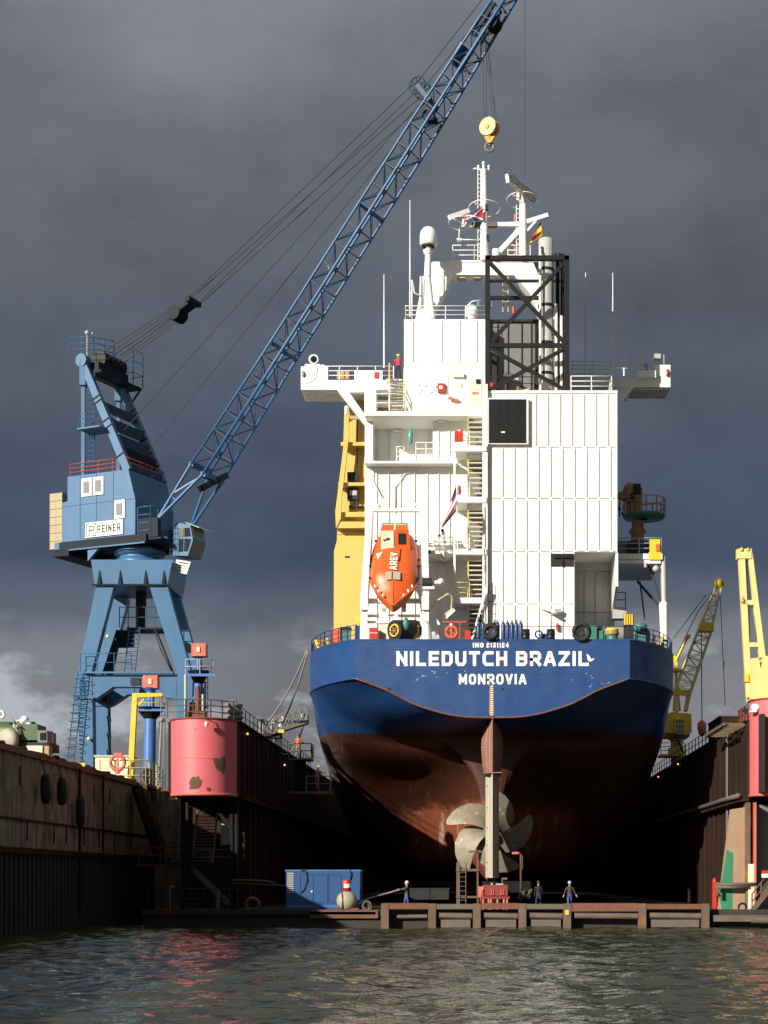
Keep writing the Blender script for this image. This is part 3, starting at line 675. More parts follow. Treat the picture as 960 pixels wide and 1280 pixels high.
    MB().ring(P(928, 1134, 102.6), (.3, 1, 0), .24, .07, 16, 7, 0, (-.3, 3.6)).build('mooring_ring', 'dock_dark', t)
    MB().box(-15.9, 17.5, 260, 261, 1.1, 13).build('end_blocker', 'dock_dark', t)  # dark wall added to block the sunlit view under the ship
    MB().tube([(-20, 100.2, .9), (0, 100.2, .92), (21, 100.2, .9)], .12, 6).build('pipe', 'rust_beam', t)
    # keel blocks under the ship
    for i in range(26):
        MB().box(.15, 1.55, 118 + i * 3, 119.4 + i * 3, 1.1, 2.9).build('keel_block', 'dock_dark', t)
    # ladder lines on the right wall
    MB().ladder((17.3, 112, 1.2), (17.3, 112, 13.3), .5, .4, .04, (0, 1, 0)).build('ladder', 'grey_steel', t)
    return t
make_dock()

def wing_lamp(u, v, Y, x, label, m='lamp_amber'):
    t = thing('wall_lamp', label, 'lamp', P(u, v, Y))
    MB().box(x, x + (.25 if x < 0 else -.25), Y, Y + .3, Z_(v, Y) + .12, Z_(v, Y) + .18).build('hood', 'dark_steel', t)
    MB().ball((x + (.16 if x < 0 else -.16), Y + .15, Z_(v, Y)), .075, 8, 0, (1, 1.8, .9)).build('bulb', m, t)
def at_wall(x, u): return x * 2000 / (u - 600)
for u, v, lb in ((306, 917, 'amber lamp on the left dock wall nearest the pink tank'), (353, 956, 'bright amber lamp on the left dock wall below the worker platform')):
    wing_lamp(u, v, at_wall(-15.8, u), -15.8, lb)
wing_lamp(328, 937, at_wall(-15.8, 328), -15.8, 'dim red lamp on the left dock wall between two amber lamps', 'red')
for u, v, lb in ((850, 955, 'amber lamp on the right dock wall below the yellow crane'), (825, 971, 'amber lamp on the right dock wall close to the hull')):
    wing_lamp(u, v, at_wall(17.4, u), 17.4, lb)

def pink_tank(xc, r, z0, z1, name, label, patches):
    t = thing(name, label, 'tank', (xc, 104, z0), 0, 'pink rounded tanks at the ends of the dock walls')
    yc = 104.15
    m = MB(); m.lathe([(r, 0), (r, z1 - z0)], (xc, yc, z0), (0, 0, 1), 40)
    m.build('shell', 'pink', t)
    MB().lathe([(r + .0, -.10), (r + .07, -.10), (r + .07, .06), (r, .06)], (xc, yc, z0), (0, 0, 1), 40).lathe([(0, -.08), (r, -.08)], (xc, yc, z0), (0, 0, 1), 40).build('bottom_rim', 'salmon', t)
    MB().lathe([(r, 0), (r + .06, 0), (r + .06, .10), (0, .10)], (xc, yc, z1 - .02), (0, 0, 1), 40).build('top_rim', 'red_dull', t)
    MB().lathe([(r, 0), (r + .02, .01), (r + .02, .05), (r, .06)], (xc, yc, z0 + (z1 - z0) * .47), (0, 0, 1), 40).build('seam', 'salmon', t)
    for poly in patches:
        pm = MB(); cx = sum(p[0] for p in poly) / len(poly); cz = sum(p[1] for p in poly) / len(poly)
        def on(a, z, rr): return (xc + (r + rr) * sin(a), yc - (r + rr) * cos(a), z)
        rings = []
        for k, rr in ((0.0, .02), (.25, .02), (.5, .02), (.75, .02), (1.0, .012)):
            rings.append([on(cx + (p[0] - cx) * k, cz + (p[1] - cz) * k, rr) for p in poly])
        n = len(poly); v = sum(rings, [])
        pm.add(v, [(q * n + i, q * n + (i + 1) % n, (q + 1) * n + (i + 1) % n, (q + 1) * n + i) for q in range(4) for i in range(n)], 0, True)
        pm.build('torn_patch', 'torn', t)
    return t
def jag(cx, cz, w, h, seed):
    rnd = random.Random(seed); return [(cx + w * cos(2 * pi * i / 14) * rnd.uniform(.6, 1.05), cz + h * sin(2 * pi * i / 14) * rnd.uniform(.6, 1.05)) for i in range(14)]
zb, zt = 8.5, 13.3
pink_tank(-17.95, 2.13, zb, zt, 'pink_tank', 'faded pink rounded tank with two torn paint patches on the left dock wall end',
          [[(.42, 10.75), (.5, 10.85), (.62, 10.8), (.78, 10.95), (.86, 10.9), (.84, 10.5), (.82, 10.1), (.76, 9.9), (.74, 9.7), (.7, 9.95), (.6, 9.98), (.52, 10.15), (.46, 10.5)], [(-.24, 9.45), (-.16, 9.62), (-.08, 9.55), (.0, 9.66), (.06, 9.4), (.12, 9.35), (.08, 9.05), (.02, 8.85), (-.1, 8.8), (-.3, 8.78), (-.26, 9.0), (-.3, 9.2)], jag(.3, 8.8, .09, .16, 8)])
tk = pink_tank(19.6, 2.05, 8.5, 14.6, 'pink_tank', 'pink rounded tank cut by the right edge under the pale yellow crane frame', [])
MB().box(17.92, 18.16, 101.9, 103.0, 8.6, 13.6).build('guide_bar', 'dark_steel', tk)
tag(MB().ball(P(944, 884, 102.9), .3, 12, 0, (1, .35, .8)).pb(938, 888, 946, 890, 102.7, 103.2).build('wall_lamp', 'white_clean'), 'white bulkhead lamp on the right pink tank under the derrick', 'lamp')
t = tk
m = MB().rail([(-20, 102.4, 13.38), (-18.8, 102.2, 13.38), (-17.2, 102.2, 13.38), (-15.95, 103.6, 13.38)], 1.15, 3, .035, .9)
tag(m.build('guard_rail', 'pipe_grey'), 'rusty guard rail standing on top of the left pink tank', 'railing')
m = MB(); m.lathe([(r_ * 1.12, h_ * 1.05) for r_, h_ in [(0, 0), (.55, 0), (.62, .06), (.62, .18), (.5, .22), (.5, .34), (.62, .4), (.62, .55), (.5, .6), (.5, .8), (.6, .86), (.6, 1.0), (.3, 1.05), (.25, 1.25), (0, 1.25)]], P(291, 900, 107), (0, 0, 1), 20)
tag(m.build('capstan', 'grey_steel'), 'grey ribbed capstan drum on the left dock wall beside the pink tank', 'capstan')
t = thing('pump_set', 'rusty brown pump pipes standing on top of the left pink tank', 'pump', P(246, 898, 104))
MB().cyl(P(248, 900, 104), P(247, 858, 104), .22, .18, 10).cyl(P(241, 900, 104), P(240, 878, 104), .24, .2, 10).pb(234, 888, 256, 900, 103.8, 104.6).build('pump_body', 'rust_beam', t)
MB().cyl(P(232, 900, 103.5), P(232, 843, 103.5), .1).cyl(P(253.5, 900, 104), P(253.5, 868, 104), .08).build('pipe', 'grey_pale', t)
t = thing('hanging_lantern', 'small lantern on a bracket at the rim of the left pink tank', 'lantern', P(258, 906, 101.6))
MB().tube([P(258, 899, 102.2), P(258, 897, 101.7), P(258, 903, 101.6)], .035).build('bracket', 'dark_steel', t)
MB().lathe([(.02, .3), (.12, .2), (.14, 0), (.05, -.1)], P(258, 907, 101.6), (0, 0, 1), 10).build('lantern_body', 'cream', t)

# fender frame in front of the pontoon
def make_barrier():
    t = thing('fender_frame', 'long rusty steel fender frame on posts along the pontoon front', 'fender frame', (0, 99.2, 0))
    Y = 98.9; us = [481, 540, 596, 653, 709, 803, 882]
    for u in us: MB().pb(u - 4.8, 1129.5, u + 4.8, 1165, Y, Y + .5).build('post', 'rust_post', t)
    for i, (a, b) in enumerate(zip(us, us[1:])):
        MB().pb(a - 4.2 if i == 0 else a + 5.0, 1129 + (1 if i % 2 else 0), b - 5.0, 1136.2 + (3 if i == 4 else 0), Y + .04, Y + .42).build('top_rail', 'rust_beam' if i in (0, 2, 4, 5) else 'pipe_grey', t)
    for i, (a, b) in enumerate(zip(us, us[1:])):
        if i == 0: MB().cyl(P(a + 14, 1146, Y + .7), P(b - 6, 1145.5, Y + .7), .13, None, 8).build('fender_tube', 'pipe_grey', t); continue
        q = MB(); q.cyl(P(a + 9, 1144.5, Y + .3), P(b - 6, 1145.2, Y + .3), .20, None, 10)
        if i != 4: q.pb(a + 11, 1149.5, b - 8, 1159, Y + .25, Y + .6)
        q.build('fender_tube', 'pipe_grey', t)
    MB().pb(892, 1144, 960, 1152, Y + .2, Y + .8).cyl(P(940, 1150, Y), P(990, 1151, Y), .22, None, 10).build('fender_tube', 'pipe_grey', t)
    MB().pb(706.5, 1137.5, 711, 1143.5, Y - .06, Y + .0).build('number_plate', 'yellow', t)
make_barrier()
# ------------------------------------------------------------------ big blue slewing crane on the quay
def make_crane():
    C = Vector((-28.7, 135.0, 0)); yaw = radians(-24)
    t = thing('portal_crane', 'tall blue portal crane with long lattice jib reaching over the ship', 'crane', (C.x, C.y, 10.05), yaw)
    R = Matrix.Translation(C) @ Matrix.Rotation(yaw, 4, 'Z')
    def W(x, y, z): return R @ Vector((x, y, z))          # crane axes: x along the jib, y to its left
    Z0 = 0.0
    def prism_l(poly_xz, y0, y1, name, m, parent=t):
        mb = MB(); a = [W(x, y0, z) for x, z in poly_xz]; mb.prism(a, W(0, y1, 0) - W(0, y0, 0)); return mb.build(name, m, parent)
    def box_l(mb, x0, x1, y0, y1, z0, z1, mi=0):
        v = [W(x, y, z) for z in (z0, z1) for y in (y0, y1) for x in (x0, x1)]
        mb.add(v, [(0, 2, 3, 1), (4, 5, 7, 6), (0, 1, 5, 4), (2, 6, 7, 3), (0, 4, 6, 2), (1, 3, 7, 5)], mi); return mb
    # machinery house
    house = prism_l([(-6.0, 31.5), (1.49, 31.5), (1.5, 34.4), (.8, 36.95), (-5.4, 36.95), (-5.4, 34.9), (-6.0, 34.8)], -2.7, 2.7, 'machine_house', 'crane_blue')
    sm = MB()
    for x in (-4.1, -2.4, -.7): box_l(sm, x, x + .028, -2.72, -2.68, 31.6, 36.9)
    box_l(sm, -6.0, 1.5, -2.72, -2.68, 34.45, 34.475)
    sm.build('panel_seam', 'crane_dark', house)
    for x, z in ((-3.9, 35.1), (-2.7, 35.1), (-.55, 32.95)):
        wf = MB(); box_l(wf, x, x + 1.05, -2.80, -2.68, z, z + 1.5); wf = wf.build('window', 'white_clean', house)
        g = MB(); box_l(g, x + .22, x + .83, -2.83, -2.79, z + .26, z + 1.24); g.build('pane', 'grey_steel', house)
    sb = MB(); box_l(sb, -3.45, .35, -2.83, -2.72, 31.62, 32.85); sign = sb.build('sign', 'white_clean', house)
    lt = MB()
    def pl(x, z, dpt): return W(-3.45 + x, -2.835 - dpt, 31.62 + z)
    lettering(lt, 'PEINER', 2.35, .62, .11, lambda x, z, d: pl(1.22 + x, .3 + z, d), .45)
    ribbon(lt, [(.38, .18), (.38, .92), (.74, .92), (.86, .84), (.86, .64), (.76, .56), (.38, .56)], .10, False, pl, 0)
    for q in ([(.12, .4), (.12, 1.1), (.36, 1.1)], [(.8, 1.1), (1.06, 1.1), (1.06, .9)], [(1.06, .34), (1.06, .12), (.8, .12)], [(.12, .3), (.12, .12), (.34, .12)]):
        ribbon(lt, q, .08, False, pl, .001)
    lt.build('lettering', 'ink', sign)
    # roof rail
    rr = MB(); rr.rail([W(-5.2, -2.6, 36.95), W(.6, -2.6, 36.95), W(.6, 2.6, 36.95), W(-5.2, 2.6, 36.95)], 1.05, 3, .03, 1.5); rr.build('roof_railing', 'red_rail', t)
    # underframe
    b = MB(); box_l(b, -6.6, 2.6, -2.75, -1.9, 30.85, 31.48); box_l(b, -6.6, 2.6, 1.9, 2.75, 30.85, 31.48); box_l(b, -6.6, 2.6, -1.88, 1.88, 31.1, 31.45)
    box_l(b, -6.9, -5.2, -2.8, 2.8, 30.3, 30.9); b.build('underframe', 'crane_dark', t)
    b = MB(); box_l(b, -6.7, -6.2, -2.78, -2.74, 30.3, 31.45); box_l(b, -6.7, 2.5, -2.80, -2.76, 30.7, 30.82); b.prism([W(-3.4, -2.6, 30.7), W(-2.3, -2.6, 30.7), W(-3.4, -2.6, 29.7)], W(0, .3, 0) - W(0, 0, 0)); b.build('girder', 'crane_blue', t)
    cw = MB()
    for k in range(7): box_l(cw, -7.35, -6.05, -2.6, 2.6, 31.0 + k * .68, 31.0 + k * .68 + .64)
    cw.build('counterweight', 'concrete_pale', t)
    MB().lathe([(0, 0), (2.0, 0), (2.0, .55), (1.72, .6), (1.72, .95), (2.1, 1.0), (2.1, 1.45), (1.5, 1.5)], W(0, 0, 29.35), (0, 0, 1), 30).build('slewing_ring', 'crane_blue', t)
    # front platform with rails and mast gear
    fp = MB(); box_l(fp, 1.5, 3.9, -2.5, 2.6, 31.0, 31.15); fp.build('front_platform', 'crane_dark', t)
    fr = MB(); fr.rail([W(1.6, -2.5, 31.15), W(2.9, -2.5, 31.15), W(2.9, -1.5, 31.15)], 2.6, 4, .045, 1.2); fr.build('railing', 'crane_blue', t)
    for s in (-1, 1): box_l(q_ := MB(), 1.4, 3.6, s * 2.3 - .2, s * 2.3 + .2, 31.2, 32.8); q_.build('jib_foot', 'crane_dark', t)
    g = MB(); g.ball(W(3.4, -1.2, 31.3), .2); g.ball(W(3.8, -.4, 31.1), .15); g.build('lamp', 'white_clean', t)
    # cab
    c = MB(); yo, xo = 0.1, 3.9
    c.prism([W(xo + x, yo - .95, z) for x, z in ((0, 29.9), (1.5, 29.75), (2.0, 31.0), (1.75, 32.3), (.4, 32.6), (0, 32.2))], W(0, 1.9, 0) - W(0, 0, 0))
    cb = c.build('cab', 'crane_blue', t)
    def cq(pts, name, m, off=-.97):
        q = MB(); q.prism([W(xo + x, yo + off, z) for x, z in pts], W(0, -.03, 0) - W(0, 0, 0)); q.build(name, m, cb)
    cq([(.62, 31.35), (1.1, 31.35), (1.1, 32.05), (.62, 32.05)], 'window', 'glass_pale'); cq([(1.2, 31.35), (1.8, 31.35), (1.66, 32.05), (1.2, 32.05)], 'window', 'glass_dark')
    cq([(.62, 30.15), (1.05, 30.15), (1.08, 31.2), (.62, 31.2)], 'window', 'glass_dark'); cq([(1.15, 30.15), (1.5, 30.15), (1.83, 31.1), (1.2, 31.2)], 'window', 'glass_dark')
    fw = MB()
    def sl(x0, z0, x1, z1, y0, y1):
        fw.prism([W(xo + x0 + .02, yo + y0, z0), W(xo + x1 + .02, yo + y0, z1), W(xo + x1 + .02, yo + y1, z1), W(xo + x0 + .02, yo + y1, z0)], W(.03, 0, .0) - W(0, 0, 0))
    sl(1.56, 29.95, 1.93, 30.85, -.8, .8); sl(1.97, 31.1, 1.8, 32.1, -.8, .8); fw.build('windscreen', 'glass_pale', cb)
    cr = MB(); cr.rail([W(xo - .1, yo - 1.15, 29.9), W(xo + .6, yo - 1.15, 29.9)], 2.3, 5, .025, .35); cr.build('ladder_cage', 'crane_blue', cb)
    v = MB(); v.prism([W(xo + 1.3, yo - 1, 32.5), W(xo + 2.6, yo - 1, 31.95), W(xo + 2.6, yo + 1, 31.95), W(xo + 1.3, yo + 1, 32.5)], (0, 0, .06)); v.build('sun_visor', 'grey_pale', cb)
    bd = MB(); yb = yo - .9
    bd.prism([W(xo + x, yb, z) for x, z in ((.35, 29.55), (1.75, 29.25), (1.35, 28.25), (-.05, 28.6))], W(0, .06, 0) - W(0, 0, 0)); bd = bd.build('load_board', 'board', t)
    tx = MB()
    for k, (a, e) in enumerate(((.25, .85), (.12, .9), (.3, .7), (.1, .8))):
        def bp(f, g): 
            p0 = Vector((.35, 29.55)); ex = Vector((1.4, -.3)); ey = Vector((-.4, -.96)); q = p0 + ex * f + ey * g; return W(xo + q.x, yb - .012, q.y)
        gg = .14 + k * .22; h = .10 if k == 0 else .05
        tx.add([bp(a, gg), bp(e, gg), bp(e, gg + h), bp(a, gg + h)], [(0, 1, 2, 3)])
    tx.build('writing', 'ink', bd)
    # A-frame
    ZA, XA = 46.5, -4.0
    for s in (-1, 1):
        y = s * 2.4
        MB().taper(W(.6, y, 36.9), W(XA, y, ZA), .45, .72, .45, .62, W(0, 0, 1) - W(0, 0, 0)).build('front_leg', 'crane_blue', t)
        MB().beam(W(XA, y, 36.9), W(XA, y, ZA - 2), .30, .30).build('back_leg', 'crane_blue', t)
        MB().beam(W(XA, y, ZA - 2), W(XA, y, ZA), .5, .7).cyl(W(XA, y - .35, ZA + .1), W(XA, y + .35, ZA + .1), .55, None, 14).build('apex_head', 'crane_blue', t)
        bn = MB()
        for f in (.14, .40, .46, .63, .67):
            q = Vector((.6, 0, 36.9)).lerp(Vector((XA, 0, ZA)), f); bn.beam(W(q.x - .5, y - .27, q.z - .25), W(q.x + .5, y - .27, q.z + .25), .03, .1)
        bn.build('joint_band', 'crane_dark', t)
    for f, h in ((.05, .5), (.17, .9), (.3, .6), (.44, .75), (.60, .6), (.93, .6)):
        q = Vector((.6, 0, 36.9)).lerp(Vector((XA, 0, ZA)), f)
        MB().beam(W(q.x, -2.3, q.z), W(q.x, 2.3, q.z), .5, h).build('cross_beam', 'crane_dark' if f > .1 and f < .2 else 'lacing_blue', t)
    wm = MB()
    for f in (.22, .35): 
        q = Vector((.6, 0, 36.9)).lerp(Vector((XA, 0, ZA)), f); wm.cyl(W(q.x - .2, -1.8, q.z - .3), W(q.x - .2, 1.6, q.z - .3), .45, None, 12)
    wm.build('winch_drum', 'crane_dark', t)
    lp = MB(); box_l(lp, XA + .3, XA + 2.6, -3.6, -1.6, 40.5, 40.62); lp.build('ladder_platform', 'crane_blue', t)
    MB().rail([W(XA + .4, -1.6, 40.6), W(XA + 2.4, -1.6, 40.6)], 1.2, 3, .03, .8).rail([W(XA + .4, -3.5, 40.6), W(XA + 1.4, -3.5, 40.6)], 1.2, 3, .03, .8).build('railing', 'crane_blue', t)
    MB().ladder(W(XA + .7, -2.2, 37), W(XA + .7, -2.2, 45.6), .6, .4, .045, W(1, 0, 0) - W(0, 0, 0)).build('ladder', 'crane_blue', t)
    tp = MB(); box_l(tp, XA - .2, XA + 1.6, -2.1, 3.6, ZA - .9, ZA - .7); box_l(tp, XA + .1, XA + 1.2, -1.9, 2.2, ZA - .7, ZA + .1); tp.build('apex_platform', 'crane_dark', t)
    sh = MB()
    for k in range(10): y = -1.2 + k * .32; sh.cyl(W(XA + .6, y, ZA + .55), W(XA + .6, y + .16, ZA + .55), .78, None, 16)
    sh.build('sheave', 'dark_steel', t)
    MB().rail([W(XA - 1.2, -2.6, ZA + .7), W(XA + 1.2, -2.6, ZA + .4), W(XA + 1.2, .2, ZA + .9), W(XA - 1, .2, ZA + 1.1)], 1.5, 3, .035, 1.4) \
        .rail([W(XA - .2, 2.2, ZA - .7), W(XA + 1.7, 2.2, ZA - .7), W(XA + 1.7, 3.6, ZA - .7), W(XA - .2, 3.6, ZA - .7)], 3.0, 3, .035, 1.4).build('apex_railing', 'crane_blue', t)
    MB().cyl(W(XA - .3, -1.5, ZA + .8), W(XA - .3, -1.5, ZA + 2.6), .05).ball(W(XA - .3, -1.5, ZA + 2.8), .2).ball(W(XA + .1, -1.3, ZA + 2.75), .1).build('anemometer', 'grey_pale', t)
    MB().beam(W(XA + 1.6, 3.4, ZA - .9), W(XA + .5, 2.6, ZA - 3), .15, .15).build('brace', 'crane_dark', t)
    # jib
    A, B = Vector((3.4, 0, 32.6)), Vector((36.6, 0, 73.7)); d = (B - A).normalized(); nrm = Vector((-d.z, 0, d.x)); Lj = (B - A).length
    def J(s, y, n): q = A + d * s + nrm * n; return W(q.x, y, q.z)
    def sec(s):          # half width, half depth
        f = s / Lj
        k = pchip([0, .12, .3, .7, .85, 1.0], [1.0, 1.0, .84, .72, .56, .32], f)
        return 1.42 * k, .75 * (.25 + .75 * k)
    s0 = 5.2
    ch = []
    for ys in (-1, 1):
        for ns_ in (-1, 1):
            m = MB(); w, h = sec(s0); m.cyl(J(0, ys * 2.3, 0), J(s0, ys * w, ns_ * h), .15, .13, 7)
            m.tube([J(s, ys * sec(s)[0], ns_ * sec(s)[1]) for s in (s0, Lj * .3, Lj * .5, Lj * .7, Lj * .85, Lj)], .112 if ns_ > 0 else .125, 7)
            m.build('jib_chord', 'jib_blue', t)
    w, h = sec(s0)
    MB().beam(J(s0, -w, h), J(s0, w, h), .4, .4).beam(J(s0, -w, -h), J(s0, w, -h), .45, .45).beam(J(2.2, -1.9, -.25), J(2.2, -1.9, .25), .1, .1).beam(J(s0 - .2, -w, -h), J(2.6, -1.9, .3), .1, .1).build('jib_foot_beam', 'jib_blue', t)
    kn = MB(); kn.beam(J(s0 - 1.2, -.6, -h), J(s0 + .6, 1.4, -h), .9, .5); kn.build('rope_drum_box', 'crane_dark', t)
    faces = {'side': [], 'top': []}
    s = s0; k = 0
    lc = {-1: MB(), 1: MB()}; tb = {-1: MB(), 1: MB()}
    while s < Lj - .6:
        step = 1.75 if s < Lj * .7 else 1.25
        s2 = min(s + step, Lj); w, h = sec(s); w2, h2 = sec(s2)
        for ys in (-1, 1):
            a, b = (-1, 1) if k % 2 else (1, -1)
            lc[ys].cyl(J(s, ys * w, a * h), J(s2, ys * w2, b * h2), .04, None, 5)
            lc[ys].cyl(J(s2, ys * w2, -h2), J(s2, ys * w2, h2), .045, None, 5)
        for ns_ in (-1, 1):
            tb[ns_].cyl(J(s, -w, ns_ * h), J(s, w, ns_ * h), .045, None, 5)
            tb[ns_].cyl(J(s, (1 if k % 2 else -1) * w, ns_ * h), J(s2, (-1 if k % 2 else 1) * w2, ns_ * h2), .05, None, 5)
        s = s2; k += 1
    for ys in (-1, 1): lc[ys].build('jib_side_lacing', 'lacing_blue', t)
    for ns_ in (-1, 1): tb[ns_].build('jib_flat_lacing', 'lacing_blue', t)
    for f in (.32, .56):
        s = Lj * f; w, h = sec(s)
        MB().beam(J(s, -w, -h), J(s, w, -h), .22, .22).beam(J(s, -w, h), J(s, w, h), .22, .22).beam(J(s, -w, -h), J(s, w, h), .12, .12).beam(J(s, w, -h), J(s, -w, h), .12, .12).build('jib_joint_frame', 'jib_blue', t)
    for f in (.16, .27, .36, .41): s = Lj * f; w, h = sec(s); MB().cyl(J(s, -w, h * .2), J(s + .2, w * .2, h * .2), .035, None, 5).build('catwalk_rail', 'red_rail', t)
    lm = MB(); s = Lj * .46; lm.cyl(J(s, 0, .1), J(s, 0, .8), .05); lm.ball(J(s, 0, .4), .22); lm.build('jib_lamp', 'grey_steel', t)
    # pulley bracket on the jib back and at the head
    s1 = Lj * .735; w, h = sec(s1)
    bk = MB()
    for y in (-.5, .5):
        bk.beam(J(s1, y, h), J(s1 + .4, y, h + 1.7), .12, .35); bk.ring(J(s1 + .4, y, h + 1.7), W(0, 1, 0) - W(0, 0, 0), .66, .07, 18, 6); [bk.cyl(J(s1 + .4, y, h + 1.7), J(s1 + .4 + .64 * cos(a), y, h + 1.7 + .64 * sin(a)), .04, None, 4) for a in [i * pi / 4 for i in range(8)]]
    bk.build('pulley_bracket', 'lacing_blue', t)
    MB().cyl(J(s1 - 1.0, -.5, h * .2), J(s1 - 1.0, .5, h * .2), .4, None, 12).beam(J(s1 - 1, -.4, -.3), J(s1 - 1, .4, -.3), .5, .4).build('jib_winch', 'crane_dark', t)
    s2 = Lj * .87; w, h = sec(s2)
    hs = MB()
    for y in (-.45, -.2, .2, .45): hs.cyl(J(s2, y - .07, -h + .2), J(s2, y + .07, -h + .2), .55, None, 16)
    hs.beam(J(s2 - 1.6, -.6, h * .6), J(s2 + 1.2, -.6, h * .6), .2, .5).beam(J(s2 - 1.6, .6, h * .6), J(s2 + 1.2, .6, h * .6), .2, .5); hs.build('head_sheave', 'crane_dark', t)
    MB().beam(J(s2 - 4, 0, h + .3), J(s2 - 2.4, 0, h + .35), 1.0, .25).build('head_plate', 'jib_blue', t)
    # luffing tackle
    blk = Vector((4.06, 0, 50.3))
    f = MB(); 
    for k in range(6): y = -.6 + k * .24; f.cyl(W(blk.x - .3, y, blk.z - .1), W(blk.x - .3, y + .12, blk.z - .1), .62, None, 14)
    f.beam(W(blk.x - .3, 0, blk.z - .1), W(blk.x + 1.5, 0, blk.z + .75), 1.1, .35).beam(W(blk.x + 1.3, -.9, blk.z + .7), W(blk.x + 1.3, .9, blk.z + .7), .4, .4); f.build('luffing_block', 'crane_dark', t)
    for k in range(8):
        y = -1.15 + k * .33; yb = -.6 + k * .17; dz = .7 if k % 2 else -.5
        MB().cyl(W(XA + .6 + (.3 if k % 2 else -.2), y, ZA + .55 + dz), W(blk.x - .3, yb, blk.z - .1 + dz * .7), .04, None, 4).build('luffing_rope', 'rope', t)
    top = Lj * .885
    for y, se, n in ((-.8, s1 + .4, 2.4), (-.55, s1 + .4, 1.1), (.55, s1 + .4, 2.3), (.8, s1 + .4, 1.0)):
        MB().cyl(W(blk.x + 1.4, y, blk.z + .75), J(se, y * .6, n + .2), .045, None, 4).build('pendant_rope', 'rope', t)
    for y, n0, n1 in ((-.5, 2.4, .8), (.5, 2.3, .75)):
        MB().cyl(J(s1 + .4, y, n0), J(Lj * .96, y, n1), .045, None, 4).build('pendant_rope', 'rope', t)
    for (x, y, z), se in (((-.9, -1.2, 40.6), s1 - .6), ((-.2, 1.0, 39.0), s1 + .2)):
        MB().cyl(W(x, y, z), J(se, y * .4, 1.1), .038, None, 4).build('hoist_rope', 'rope', t)
    return J, Lj, sec, W
J, Lj, sec, CW = make_crane()

